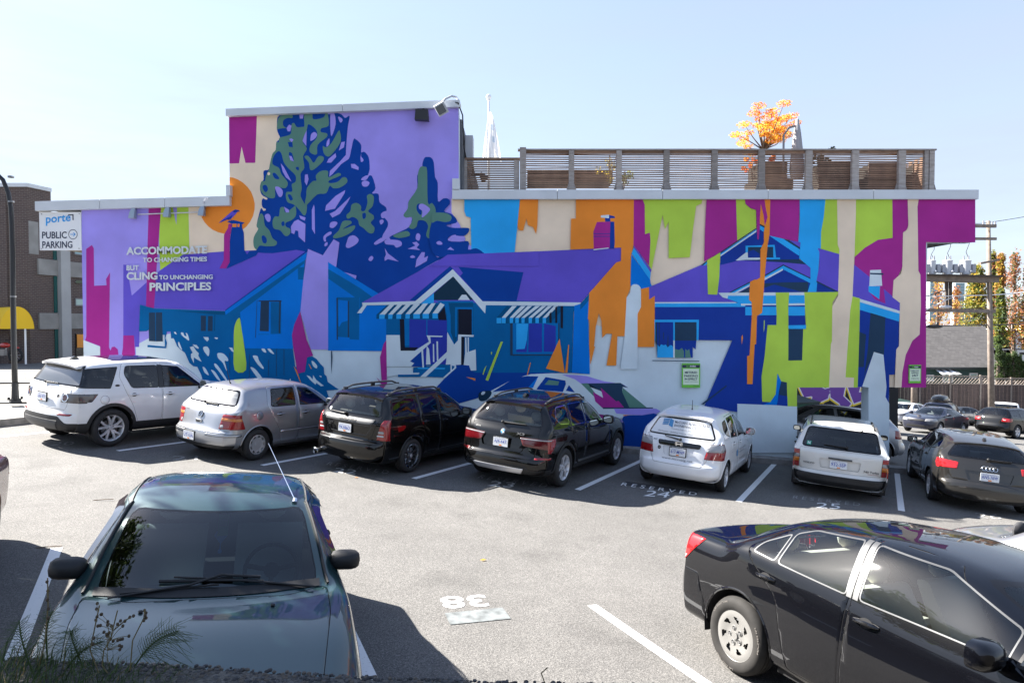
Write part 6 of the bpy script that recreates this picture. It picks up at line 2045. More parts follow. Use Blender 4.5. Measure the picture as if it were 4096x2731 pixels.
for s in (1,-1):
    mb = MB().box((4.12,s*.745,.26),(.02,.24,.30))
    f = k['emit'](mb,'mud_flap',[M_RUB])
    mb = MB(); add_text(mb,'VOLVO',lambda u,v:(4.133,s*.745+.085-.17*u,.17+.03*v),0,.03); k['emit'](mb,'flap_lettering',[M_ALLOYD],f,False,False)
roof_rail(k,3.0,4.3,.58,M_RUB,.03,.012)
mb = MB().tube([(k['rear'](-.30,1.37)[0].x+.01,-.36,1.375),(k['rear'](-.30,1.37)[0].x+.05,-.32,1.35)],.012,6); k['emit'](mb,'washer_jet',[M_RUB])
mb = MB(); rear_decal(k,mb,[(.62,1.0),(.54,1.0),(.535,1.07),(.615,1.07)],[(0,1,2,3)],.006); f = k['emit'](mb,'learner_sticker',[mat('sticker_green',srgb(0,140,110),.5)],None,False,False)
rear_text(k,'N',.60,.555,1.012,1.058,M_PLATE,.03,.010,name='sticker_letter')
mb = MB().box((k['rear'](.52,.40)[0].x+.016,.0,.33),(.006,.62,.012)); k['emit'](mb,'tow_cover',[M_GRILLE])

# 7 ---- grey-brown hatchback at the far end
P = auto(dict(W=1.765,H=1.42,L=4.29,fa=.86,ra=3.44,R=.315,rim=.215,tw=.215,gc=.18,nose=.76,cowl=(1.20,.94),header=(1.92,1.36),peak=(2.3,1.415),zm=1.40,
    roofend=(3.78,1.32),glass=(4.12,.98),tail=(4.18,.87),bumpz=.58,rb=.24,belt=(.94,1.00),rw=.58,rwr=.555,gw=.86,tailw=.88,paint=GREY,style='five',gbulge=.05,bumplip=.05,seat=M_SEATB,Ra=.365,
    windows=[dict(poly=[(1.64,.97),(2.04,1.285),(2.36,1.32),(2.42,.985)],mat=G_CLEAR),dict(poly=[(2.50,.99),(2.45,1.32),(2.98,1.31),(3.08,1.01)],mat=G_CLEAR),dict(poly=[(3.16,1.03),(3.07,1.30),(3.38,1.27),(3.60,1.10)],mat=G_CLEAR,r=.04)],
    doors=[dict(poly=[(1.30,.27),(1.28,.80),(1.48,.94),(2.06,1.335),(2.42,1.36),(2.46,.27)]),dict(poly=[(2.48,.27),(2.44,1.36),(3.06,1.345),(3.16,1.0),(3.02,.74),(2.92,.27)])],
    panels=[dict(name='tailgate',view='rear',poly=[(-.60,.60),(.60,.60),(.66,.72),(.66,.94),(.70,1.0),(-.70,1.0),(-.66,.94),(-.66,.72)],xr=(3.9,9)),
            dict(name='plate_recess',view='rear',poly=[(-.34,.62),(.34,.62),(.40,.80),(-.40,.80)],mat=GREY,rim=GREY,xr=(3.9,9),inset=.014,depth=-.01,push=-.014)],
    lamps=[dict(view='rear',poly=[(.52,.80),(.50,.93),(.95,.96),(.95,.78)],mat=M_REDB,xr=(3.8,9)),dict(view='side',poly=[(3.94,.96),(3.88,.86),(3.98,.78),(4.5,.78),(4.5,.96)],mat=M_REDB)],
    handles=[(2.30,.85),(2.94,.88)],mirror=(1.66,1.0),msz=(.08,.105,.075)))
q = on_g(3727,1997); H7 = 22.5
f = Vector((math.sin(R(H7)),math.cos(R(H7)))); r_ = Vector((f.y,-f.x))
c = Vector((q.x,q.y)) + f * (P['ra']-P['fa']) / 2 + r_ * (P['W']/2-.11)
o, k = build_car(P,car_matrix(c.x,c.y,H7),'brownish grey hatchback with bright red tail lamps and a four ring emblem','car','cars parked along the mural wall')
plate(k,.0,.715,'AN5-76W',off=.014,frame=False)
mb = MB()
for i in range(4):
    cy_ = .09 - .06 * i
    ring = [k['rear'](cy_+.038*math.cos(t),.865+.038*math.sin(t)) for t in np.linspace(0,2*math.pi,20)]
    mb.tube([q+n*.012 for q,n in ring],.006,5,caps=False)
k['emit'](mb,'emblem',[M_CHROME])
wiper(k,.02,1.02,-.36,1.02,off=.04)
spoiler(k,P,.545,.15,.035,.03,mats=[GREY])
exhaust(k,4.20,.52,.27,.035,2,.09)
mb = MB().prism([(3.5,0),(3.68,0),(3.67,.012),(3.62,.05),(3.59,.05)],lambda a,b,kk:(a,-.02+.04*kk,k['top'](3.6,0)[0].z-.004+b)); k['emit'](mb,'aerial_fin',[GREY])

# near row -------------------------------------------------------------------
# 8 ---- dark green sedan facing the camera
P = auto(dict(W=1.75,H=1.41,L=4.42,fa=.86,ra=3.33,R=.30,rim=.20,tw=.19,gc=.20,nose=.70,cowl=(1.18,.90),header=(2.00,1.355),peak=(2.38,1.405),zm=1.40,mgap=-.055,
    roofend=(3.10,1.365),glass=(3.68,.985),tail=(4.28,.96),bumpz=.62,rb=.26,belt=(.90,.95),rw=.605,rwr=.585,gw=.80,tailw=.90,paint=GREEN,style='cap9',gbulge=.02,bumplip=.02,rseat=M_SEATB,seat=mat('seat_pale',(.42,.42,.40),.9),dashm=mat('dash_grey',(.13,.14,.145),.8),res=(8,6),gdx=-.02,bdx=-.05,
    b10=.955,crown=.05,frit=.010,gf=glass_mat('glass_green',(.36,.48,.52)),gr=G_DARK,
    windows=[dict(poly=[(1.66,.945),(2.08,1.265),(2.42,1.29),(2.46,.96)],mat=G_TINT),dict(poly=[(2.54,.96),(2.50,1.29),(2.98,1.27),(3.30,.99),(3.28,.975)],mat=G_TINT)],
    doors=[dict(poly=[(1.32,.28),(1.30,.80),(1.48,.92),(2.10,1.31),(2.46,1.335),(2.49,.28)]),dict(poly=[(2.51,.28),(2.49,1.335),(3.05,1.32),(3.36,1.0),(3.10,.7),(2.92,.28)])],
    panels=[dict(name='hood',view='top',poly=[(.30,-.60),(.12,0),(.30,.60),(1.0,.70),(1.40,.715),(1.24,.45),(1.21,0),(1.24,-.45),(1.40,-.715),(1.0,-.70)],r=.08,zr=(.6,1.2))],
    lamps=[dict(name='headlight',view='front',poly=[(.40,.53),(.42,.67),(.8,.69),(.8,.55)],mat=M_CLR,xr=(-1,.5))],
    handles=[(2.34,.83),(2.98,.85)],mirror=(1.62,1.0),msz=(.07,.105,.065),mirm=M_RUB,handm=M_RUB))
H8 = 180 - 20.5
fv = Vector((math.sin(R(H8)),math.cos(R(H8))))
q = on_y(778,2412,4.03)
oc = (P['fa']+P['ra']) / 2
cx8, cy8 = q.x - fv.x * (oc-1.18), 4.03 - fv.y * (oc-1.18)
o, k = build_car(P,car_matrix(cx8,cy8,H8),'dark green sedan facing the wall of weeds with its windshield and hood in view','car','cars parked nose to the near wall')
D_ = k['D']; top = k['top']
def on_screen(y,x): q, n = top(x,y); return q + n * .018
mb = MB()
for pts in ([(1.36,.28),(1.36,.05),(1.31,-.12),(1.29,-.56)],[(1.36,-.30),(1.33,.16),(1.33,.62)]):
    pp = [on_screen(y,x) for x,y in pts]; mb.tube(pp,[.010,.008,.007,.006][:len(pp)],6)
mb.tube([on_screen(.30,1.335),on_screen(-.22,1.37)],.007,5); mb.tube([on_screen(.04,1.30),on_screen(-.50,1.315)],.007,5)
k['emit'](mb,'windshield_wiper',[M_RUB])
mb = MB()
cow = [(1.235,-.60),(1.235,.60),(1.33,.66),(1.30,.3),(1.275,0),(1.30,-.3),(1.33,-.66)]
rows = []
for y in np.linspace(-.66,.66,15):
    b0 = 1.225 + .14 * (abs(y)/.66) ** 2.0
    rows.append([top(b0+dx,y)[0]+Vector((0,0,.006)) for dx in (0,.03,.065)])
mb.v = [tuple(v) for r in rows for v in r]; mb.f = [(i*3+j,i*3+j+1,(i+1)*3+j+1,(i+1)*3+j) for i in range(14) for j in range(2)]; mb.m = [0] * len(mb.f)
k['emit'](mb,'cowl_panel',[M_RUB],None,True,False)
mb = MB()
for y in (-.36,.36):
    q, n = top(1.10,y); mb.ball(q+n*.006,(.016,.014,.010),8)
k['emit'](mb,'washer_jet',[M_RUB])
# window visors and roof gutters
for s in (1,-1):
    mb = MB()
    for pl in ([(1.70,.99),(2.08,1.285),(2.44,1.31)],[(2.52,1.31),(2.98,1.29),(3.22,1.07)]):
        a = [k['side'](x_,z_,s)[0]+Vector((0,s*.008,0)) for x_,z_ in pl]; b = [k['side'](x_,z_-.05,s)[0]+Vector((0,s*.035,0)) for x_,z_ in pl]
        n3 = len(a); mb.add(a+b,[(i,i+1,n3+i+1,n3+i) for i in range(n3-1)])
    k['emit'](mb,'window_visor',[mat('smoked_acrylic',(.03,.025,.03),.08,coat=1)],None,True,False)
    pth = [top(x_,s*(.605-.012))[0]+Vector((0,0,.004)) for x_ in np.linspace(2.1,3.05,10)]
    k['emit'](MB().tube(pth,.007,5),'roof_gutter',[M_RUB])
    # screen edge mouldings
    pth = [k['top'](1.40+.72*t,s*(.715-.13*t))[0]+Vector((0,0,.008)) for t in np.linspace(0,1,10)]
    k['emit'](MB().tube(pth,.009,5),'screen_moulding',[M_RUB])
q, n = k['top'](2.04,.50)
mb = MB().tube([q,q+Vector((.03,.005,.02))],.02,8).tube([q+Vector((.02,.005,.015)),q+Vector((.72,-.20,.34))],[.0045,.002],6)
k['emit'](mb,'aerial',[M_CHROME])
tagm = mat('permit_green',srgb(90,170,120),.6)
ya = .02
mb = MB()
T0 = Vector((2.06,ya,1.265))
mb.box(T0+Vector((-.05,0,.03)),(.05,.22,.06),2)
mb.box(T0+Vector((-.02,0,-.10)),(.006,.07,.15),0).box(T0+Vector((-.0245,0,-.08)),(.004,.055,.045),1)
k['emit'](mb,'parking_permit',[tagm,M_PLATE,M_RUB])
mb = MB().prism([(0,-.06),(.045,.0),(.03,.03),(0,.015),(-.03,.03),(-.045,.0)],lambda a,b,kk:(2.04+.012*kk,ya-.01+a,1.09+b)).tube([(2.045,ya-.01,1.03),(2.045,ya-.01,.99)],.004,5).ball((2.045,ya-.01,.975),(.014,.014,.018),8)
k['emit'](mb,'mirror_charm',[mat('charm_blue',srgb(40,130,200),.5)])

# 9 ---- black sedan at the lower right
P = auto(dict(W=1.755,H=1.435,L=4.56,fa=.92,ra=3.59,R=.318,rim=.214,tw=.205,gc=.18,nose=.72,cowl=(.93,.97),header=(1.80,1.385),peak=(2.40,1.435),zm=1.415,
    roofend=(3.28,1.355),glass=(3.93,1.03),tail=(4.42,1.02),bumpz=.70,rb=.26,belt=(.955,1.015),rw=.575,rwr=.55,gw=.76,tailw=.86,paint=BLACKB,style='swirl',gbulge=.03,bumplip=.03,seat=M_SEATT,dashm=M_SEATG,res=(9,7),gdx=-.02,bdx=-.05,
    b10=1.0,crown=.06,tyre=M_TYRE2,Ra=.375,gap=.004,
    windows=[dict(poly=[(1.20,.965),(1.43,1.125),(1.46,.97)],mat=G_SIDE,r=.02),dict(poly=[(1.50,.972),(1.48,1.15),(1.99,1.345),(2.50,1.375),(2.47,.995)],mat=G_SIDE,rim=M_SATIN,inset=.009),dict(poly=[(2.57,1.0),(2.61,1.375),(3.06,1.335),(3.22,1.27),(3.22,1.035)],mat=G_SIDE,rim=M_SATIN,inset=.009),dict(poly=[(3.245,1.04),(3.245,1.265),(3.45,1.15),(3.50,1.06)],mat=G_SIDE,rim=M_SATIN,inset=.010,r=.04)],
    doors=[dict(poly=[(1.36,.27),(1.30,.86),(1.42,.955),(1.98,1.385),(2.55,1.41),(2.52,1.0),(2.57,.27)]),dict(poly=[(2.59,.27),(2.54,1.0),(2.57,1.41),(3.10,1.375),(3.30,1.28),(3.56,1.08),(3.50,1.0),(3.18,.78),(3.05,.27)])],
    panels=[dict(name='pillar_trim',view='side',poly=[(2.475,.992),(2.505,1.378),(2.549,1.378),(2.516,.995)],mat=M_SATIN,inset=0,push=.002,sharp=True),dict(name='pillar_trim',view='side',poly=[(2.527,.995),(2.560,1.378),(2.605,1.378),(2.568,.997)],mat=M_SATIN,inset=0,push=.002,sharp=True),
            dict(name='trunk_lid',view='top',poly=[(3.98,-.62),(4.40,-.66),(4.60,-.40),(4.60,.40),(4.40,.66),(3.98,.62)],zr=(.9,1.2)),
            dict(name='rear_bumper',view='side',poly=[(3.99,.20),(3.99,.44),(4.10,.70),(4.8,.70),(4.8,.20)])],
    lamps=[dict(view='rear',poly=[(.50,.80),(.46,.98),(1,.98),(1,.78)],mat=M_REDB,xr=(4.1,9)),dict(view='side',poly=[(4.08,1.0),(4.30,.76),(4.8,.72),(4.8,1.02)],mat=M_REDB,push=.006),dict(name='reversing_lamp',view='side',poly=[(4.26,.82),(4.31,.76),(4.8,.72),(4.8,.79)],mat=M_CLR,push=.006)],
    handles=[(2.38,.875),(3.30,.905)],mirror=(1.52,1.01),msz=(.085,.125,.085)))
H9 = math.degrees(math.atan2(.43,-.90))
fv = Vector((math.sin(R(H9)),math.cos(R(H9)))); rv = Vector((fv.y,-fv.x))
q = on_g(2958,2690)
c9 = Vector((q.x,q.y)) + fv * (P['ra']-P['fa']) / 2 - rv * (P['W']/2-.11)
o, k = build_car(P,car_matrix(c9.x,c9.y,H9),'black sedan with pale swirled wheel covers and bright window trim','car','cars parked nose to the near wall')
for X in (P['fa'],P['ra']):
    T = k['D']((X,-P['W']/2+.012,P['R']))
# sidewall lettering
mb = MB(); vs, fs = text_tris('MICHELIN',.02)
for a0 in (.35,2.45,4.55):
    pts = []
    for u, v in vs:
        t = a0 + .75 * u; r = .262 + .022 * v
        pts.append((P['ra']+r*math.sin(t),-(P['W']/2-.0125),P['R']+r*math.cos(t)))
    mb.add(pts,fs)
k['emit'](mb,'tyre_lettering',[mat('tyre_letter',(.11,.10,.09),.8)],None,False,False)

# 10 ---- dark red car cut by the picture edge
P = auto(dict(W=1.72,H=1.40,L=4.4,fa=.88,ra=3.40,R=.305,rim=.20,tw=.195,gc=.19,nose=.72,cowl=(1.22,.95),header=(1.96,1.34),peak=(2.35,1.395),roofend=(3.15,1.34),glass=(3.72,1.0),tail=(4.26,.97),bumpz=.64,rb=.26,
    belt=(.93,.97),rw=.55,gw=.79,tailw=.89,paint=MAROON,style='five',seat=M_SEATB,gdx=-.02,bdx=-.05,b10=.97,
    windows=[dict(poly=[(1.66,.955),(2.08,1.275),(2.42,1.30),(2.46,.97)]),dict(poly=[(2.54,.97),(2.50,1.30),(2.98,1.285),(3.28,1.0)])],
    doors=[dict(poly=[(1.32,.28),(1.30,.80),(1.48,.94),(2.10,1.32),(2.46,1.345),(2.49,.28)]),dict(poly=[(2.51,.28),(2.49,1.345),(3.05,1.33),(3.38,1.0),(3.12,.7),(2.94,.28)])],
    lamps=[dict(view='rear',poly=[(.45,.74),(.45,.92),(1,.92),(1,.74)],mat=M_RED,xr=(4.0,9)),dict(view='side',poly=[(4.1,.92),(4.14,.74),(4.6,.74),(4.6,.92)],mat=M_RED)],
    handles=[(2.34,.84),(2.98,.86)],mirror=(1.66,1.0)))
build_car(P,car_matrix(-5.78,5.75,180-26),'dark red car cut off at the picture edge beside the stall line','car','cars parked nose to the near wall')

# 11 ---- silver sedan at the right edge
P = auto(dict(W=1.76,H=1.43,L=4.5,fa=.90,ra=3.55,R=.315,rim=.21,tw=.205,gc=.18,nose=.72,cowl=(1.15,.96),header=(1.94,1.375),peak=(2.4,1.425),roofend=(3.25,1.36),glass=(3.85,1.02),tail=(4.36,.99),bumpz=.66,rb=.26,
    belt=(.94,1.0),rw=.57,gw=.78,tailw=.88,paint=SILVER,style='five',seat=M_SEATB,gdx=-.02,bdx=-.05,b10=.99,
    windows=[dict(poly=[(1.64,.97),(2.08,1.30),(2.46,1.335),(2.50,.985)]),dict(poly=[(2.58,.99),(2.54,1.335),(3.04,1.315),(3.36,1.03)])],
    doors=[dict(poly=[(1.36,.28),(1.34,.80),(1.50,.95),(2.10,1.35),(2.50,1.38),(2.54,.28)]),dict(poly=[(2.56,.28),(2.54,1.38),(3.10,1.36),(3.46,1.02),(3.2,.72),(3.02,.28)])],
    lamps=[dict(view='rear',poly=[(.45,.78),(.45,.95),(1,.95),(1,.78)],mat=M_REDB,xr=(4.1,9)),dict(view='side',poly=[(4.2,.95),(4.24,.78),(4.7,.78),(4.7,.95)],mat=M_REDB)],
    handles=[(2.38,.86),(3.06,.88)],mirror=(1.62,1.0)))
build_car(P,car_matrix(c9.x+3.05,c9.y+1.0,H9),'silver sedan whose tail shows at the edge beyond the black sedan','car','cars parked nose to the near wall')
# ================================================================== ROOF DECK
def wood_material(name,c0,c1,rough=.85):
    m, n, b, tc = nodes_of(name,c0,rough)
    mp = n.nodes.new('ShaderNodeMapping'); mp.inputs['Scale'].default_value = (1.5,1.5,9)
    z = n.nodes.new('ShaderNodeTexNoise'); z.inputs['Scale'].default_value = 3.2; z.inputs['Detail'].default_value = 8
    oi = n.nodes.new('ShaderNodeObjectInfo')
    n.links.new(tc.outputs['Object'],mp.inputs['Vector'])
    ad = n.nodes.new('ShaderNodeVectorMath'); ad.operation = 'ADD'
    n.links.new(mp.outputs[0],ad.inputs[0]); n.links.new(oi.outputs['Location'],ad.inputs[1]); n.links.new(ad.outputs[0],z.inputs['Vector'])
    r = n.nodes.new('ShaderNodeValToRGB'); e = r.color_ramp.elements
    e[0].position, e[0].color = .3, (*c1,1); e[1].position, e[1].color = .7, (*c0,1)
    n.links.new(z.outputs['Fac'],r.inputs['Fac'])
    mr = n.nodes.new('ShaderNodeMapRange'); mr.inputs[3].default_value, mr.inputs[4].default_value = .72, 1.2
    n.links.new(oi.outputs['Random'],mr.inputs[0])
    sc = n.nodes.new('ShaderNodeVectorMath'); sc.operation = 'SCALE'
    n.links.new(r.outputs['Color'],sc.inputs[0]); n.links.new(mr.outputs[0],sc.inputs['Scale']); n.links.new(sc.outputs[0],b.inputs['Base Color'])
    return m
M_SLAT = wood_material('slat_timber',(.30,.185,.12),(.17,.10,.068))
M_POST = wood_material('post_timber',(.38,.34,.31),(.25,.215,.19))
M_PLANT = wood_material('planter_timber',(.16,.115,.085),(.08,.06,.048))
DF = DW + .62
def F(px,py): return on_y(px,py,DF)
rail_z0, rail_z1 = F(3000,603).z, F(2200,599).z
base_z = F(2800,758).z
fe = empty('deck_fence',F(2900,760),'long weathered timber deck fence of thin horizontal slats on the right-hand flat roof','fence')
O = fe.location.copy()
def fpart(mb,name,m,smooth=False):
    mb.v = [(x-O.x,y-O.y,z-O.z) for x,y,z in mb.v]
    return mb.build(name,m,fe,smooth)
posts = [(2079,2104,596),(2274,2295,604),(2463,2484,604),(2652,2674,604),(2842,2865,604),(3028,3053,606),(3215,3241,608),(3399,3426,610),(3584,3612,610),(3689,3704,611),(3708,3728,611)]
px_x = []
ztop = F(2900,602).z
for i, (a,b,t) in enumerate(posts):
    x0, x1 = F(a,700).x, F(b,700).x
    px_x.append((x0,x1))
    zt = ztop + (.05 if i == 0 else -.03)
    dy = -.02 if i < 9 else 0.0
    mb = MB().box(((x0+x1)/2,DF-.06+dy,(zt+base_z-.05)/2),(x1-x0,.10,zt-base_z+.05))
    fpart(mb,'post',M_POST)
    if 1 <= i <= 8 or i == 10:
        mb = MB()
        for s in ((-1,1) if i < 9 else (1,)):
            xe = x0 if s < 0 else x1
            mb.prism([(xe-s*.002,base_z-.03),(xe+s*.06,base_z-.03),(xe+s*.008,base_z+.14),(xe-s*.002,base_z+.14)],lambda u,v,k:(u,DF-.09+.06*k,v))
        fpart(mb,'post_foot',M_POST)
slat_me = {}
rnd = random.Random(3)
for i in range(len(px_x)-1):
    if i == 9: continue
    x0, x1 = px_x[i][1] - .03, px_x[i+1][0] + .03
    n = 16
    pitch = (ztop-.10-base_z) / n
    for k in range(n):
        z = base_z + .02 + pitch * (k+.3)
        h = pitch * .56
        sag = rnd.uniform(-.006,.006)
        key = (i,)
        if key not in slat_me:
            slat_me[key] = MB().box((0,0,0),(x1-x0,.022,h)).mesh('slat',[M_SLAT])
        o = bpy.data.objects.new('slat',slat_me[key]); link(o,fe)
        o.location = ((x0+x1)/2-O.x,DF-O.y,z-O.z); o.rotation_euler = (0,sag/(x1-x0)*2,0)
    mb = MB().box(((x0+x1)/2,DF-.03,ztop-.055),(x1-x0-.06,.05,.085))
    fpart(mb,'top_rail',M_SLAT)
mb = MB().box(((px_x[0][0]+px_x[-1][1])/2,DF-.03,ztop-.002),(px_x[-1][1]-px_x[0][0]+.1,.16,.035)); fpart(mb,'cap_rail',M_POST)
# side return of the fence at the far end, running back
xr_ = px_x[-1][1] - .06
for k in range(16):
    z = base_z + .02 + (ztop-.1-base_z) / 16 * (k+.3)
    fpart(MB().box((xr_,DF+2.2,z),(.022,4.3,.035)),'slat',M_SLAT)
# low fence between the tower and the tall fence
fe2 = empty('low_deck_fence',F(1950,765),'short lower timber slat fence between the tower and the tall deck fence','fence')
O = fe2.location.copy(); fe_keep, fe = fe, fe2
zt2 = F(1950,634).z
x0, x1 = xT1 + .14, F(2056,700).x
for (a,b) in ((x0-.04,x0+.03),(x1,F(2077,700).x)): fpart(MB().box(((a+b)/2,DF-.04,(zt2+base_z-.1)/2),(b-a,.09,zt2-base_z+.06)),'post',M_POST)
me = MB().box((0,0,0),(x1-x0+.04,.022,.036)).mesh('slat',[M_SLAT])
n = 13
for k in range(n):
    o = bpy.data.objects.new('slat',me); link(o,fe); z = base_z + .0 + (zt2-.07-base_z) / n * (k+.4)
    o.location = ((x0+x1)/2-O.x,DF-O.y,z-O.z)
fpart(MB().box(((x0+x1)/2+.08,DF-.03,zt2-.03),(x1-x0+.2,.12,.06)),'cap_rail',M_SLAT)
fe = fe_keep

# planters and things standing on the deck
def planter(x0,x1,ztp,y,label,depth=.8,z0=None):
    z0 = base_z - .1 if z0 is None else z0
    e = empty('planter_box',((x0+x1)/2,y,z0),label,'planter','timber planters on the roof deck')
    n = max(3,int((ztp-z0)/.14)); h = (ztp-z0) / n
    for k in range(n):
        MB().box((0,-depth/2,h*(k+.5)),(x1-x0,.03,h-.012)).build('board',M_PLANT,e)
    MB().box((0,0,(ztp-z0)/2-.02),(x1-x0-.02,depth-.04,ztp-z0-.06)).build('soil_core',mat('soil',(.03,.024,.018),.95),e)
    return e
yP = DW + 1.7
def Yp(px,py): return on_y(px,py,yP)
planter(Yp(3010,700).x,Yp(3125,700).x,Yp(3060,660).z,yP,'dark timber planter holding the orange maple')
planter(Yp(3050,700).x,Yp(3215,700).x,Yp(3060,690).z,yP+1.1,'wide dark timber planter behind the folded umbrella')
planter(Yp(3247,700).x,Yp(3396,700).x,Yp(3300,663).z,yP,'dark timber planter with a rounded dark shrub')
planter(Yp(3443,700).x,Yp(3583,700).x,Yp(3500,664).z,yP,'plain dark timber planter near the deck corner')
planter(Yp(3616,700).x,Yp(3690,700).x,Yp(3650,668).z,yP,'narrow dark timber planter at the deck corner')
planter(Yp(2110,700).x,Yp(2455,700).x,Yp(2250,672).z,yP+.6,'low grey timber planter behind the first tall fence bays',z0=Yp(2250,725).z)

def leaf_cluster(mb,c,r,n,size,mi,rng,flat=1.0):
    for _ in range(n):
        while True:
            d = Vector((rng.uniform(-1,1),rng.uniform(-1,1),rng.uniform(-1,1)))
            if d.length < 1: break
        p = Vector(c) + Vector((d.x*r[0],d.y*r[1],d.z*r[2]))
        a = Vector((rng.gauss(0,1),rng.gauss(0,1),rng.gauss(0,1)*flat)).normalized()
        b = a.cross(Vector((rng.gauss(0,1),rng.gauss(0,1),rng.gauss(0,1)))).normalized()
        s = size * rng.uniform(.6,1.35)
        mb.add([p-a*s,p+b*s*.45,p+a*s,p-b*s*.45],[(0,1,2,3)],mi(rng) if callable(mi) else mi)

def leaf_mat(name,col,trans=.35):
    if name in MATS: return MATS[name]
    m = bpy.data.materials.new(name); m.use_nodes = True
    n = m.node_tree; b = n.nodes['Principled BSDF']
    b.inputs['Base Color'].default_value = (*col,1); b.inputs['Roughness'].default_value = .6
    t = n.nodes.new('ShaderNodeBsdfTranslucent'); t.inputs['Color'].default_value = (*[min(1,v*1.6) for v in col],1)
    mx = n.nodes.new('ShaderNodeMixShader'); mx.inputs[0].default_value = trans
    n.links.new(b.outputs[0],mx.inputs[1]); n.links.new(t.outputs[0],mx.inputs[2])
    n.links.new(mx.outputs[0],n.nodes['Material Output'].inputs['Surface'])
    MATS[name] = m
    return m
L_OR = leaf_mat('leaf_orange',(.62,.25,.04),.5); L_YE = leaf_mat('leaf_yellow',(.66,.42,.05),.5); L_RD = leaf_mat('leaf_red',(.48,.10,.05),.5)
M_BARK = mat('bark',(.14,.105,.08),.9,noise=(12,.3))
# orange maple in its planter
rng = random.Random(11)
base = Yp(3050,662)
e = empty('maple_tree',base,'small maple with orange and yellow autumn leaves rising above the deck fence','tree')
def rel(p): return p - base
mb = MB(); tips = []
trunk_top = rel(Yp(3052,600))
mb.tube([(0,0,-.1),trunk_top*.5,trunk_top],[.05,.042,.036],7)
hub = trunk_top
crown_pts = [(2945,540),(2975,500),(3000,470),(2990,560),(3030,530),(3060,470),(3090,455),(3105,440),(3050,515),(3095,500),(3120,520),(3140,470),(3165,450),(3180,455),(3110,560),(3140,545),(3020,590),(3070,555),(3160,500),(3185,490),(3010,445),(3080,480)]
for cp in crown_pts:
    t = rel(Yp(*cp)) + Vector((0,rng.uniform(-.55,.55),0))
    mid = hub.lerp(t,.5) + Vector((rng.uniform(-.06,.06),0,rng.uniform(-.10,.02)))
    mb.tube([hub,mid,t],[.022,.013,.005],5); tips.append(t); tips.append(mid.lerp(t,.4))
mb.build('trunk',M_BARK,e,True)
mb = MB()
for i, t in enumerate(tips):
    up = t.z > rel(Yp(3000,500)).z
    leaf_cluster(mb,t,(.20,.24,.08) if i % 2 == 0 else (.15,.18,.06),170 if i % 2 == 0 else 90,.030,lambda r,u=up:r.choices((0,1,2),(5,2,3) if u else (3,5,1))[0],rng,.5)
mb.build('crown',[L_OR,L_YE,L_RD],e,fix=False)
# folded patio umbrella
base = Yp(3160,700) + Vector((0,-.45,0))
e = empty('patio_umbrella',base,'folded grey patio umbrella behind the orange maple','umbrella')
zt = Yp(3168,500).z - base.z
mb = MB().cyl((0,0,0),(0,0,zt),.03,n=10); mb.build('pole',M_ALLOYD,e)
mb = MB(); n = 20
for j, (f,r) in enumerate(((.0,.0),(.02,.03),(.25,.07),(.55,.11),(.85,.14),(1.0,.11))):
    for i in range(n):
        t = 2 * math.pi * i / n
        rr = r * (1+(.35 if i % 2 else -.35)*min(1,j/2))
        mb.v.append((rr*math.cos(t),rr*math.sin(t),zt+.05-f*1.6))
mb.f = [(a*n+i,a*n+(i+1) % n,(a+1)*n+(i+1) % n,(a+1)*n+i) for a in range(5) for i in range(n)]; mb.m = [0] * len(mb.f)
mb.build('canopy',mat('canvas_grey',(.45,.45,.47),.9),e,True,fix=False)
MB().tube([(-.36,0,0),(-.36,0,zt-.4),(-.22,0,zt-.2),(0,0,zt-.15)],.03,8).build('side_arm',M_ALLOYD,e)
# small shrubs on the deck
def shrub(px,py,r,col,n,label,size=.035,yy=None,name='deck_shrub',shape=(1,1,1)):
    p = on_y(px,py,yy or yP)
    e = empty(name,p-Vector((0,0,r*.5)),label,'plant','plants on the roof deck')
    rg = random.Random(int(px))
    mb = MB()
    for _ in range(max(6,n // 60)):
        c = Vector((rg.gauss(0,.42)*r*shape[0],rg.gauss(0,.35)*r*shape[1],r*.5+rg.gauss(0,.42)*r*shape[2]))
        leaf_cluster(mb,c,(r*.28,)*3,60,size,lambda q:q.randrange(len(col)),rg)
    mb.build('foliage',col,e,fix=False)
    mb = MB()
    for _ in range(5): mb.tube([(0,0,-.3),(rg.uniform(-.5,.5)*r,0,r*rg.uniform(.4,1))],.008,5)
    mb.build('stem',M_BARK,e)
L_GR = leaf_mat('leaf_green',(.09,.13,.035),.4); L_GY = leaf_mat('leaf_olive',(.20,.20,.05),.45); L_DK = leaf_mat('leaf_dark',(.03,.04,.025),.2)
shrub(2440,640,.42,[L_YE,L_GY],300,'thin yellow leaved shrub rising just above the deck fence',.022,shape=(.8,.6,1.5))
shrub(2490,710,.35,[L_GY,L_GR],260,'yellow green shrub seen through the deck fence slats',.025)
shrub(3290,650,.33,[L_DK],500,'rounded dark shrub behind the deck fence',.05)
shrub(3010,660,.26,[L_RD,L_OR],200,'red leaved plant seen through the slats left of the maple',.03)
shrub(3085,655,.24,[L_RD,L_OR],200,'red leaved plant seen through the slats under the maple',.03)

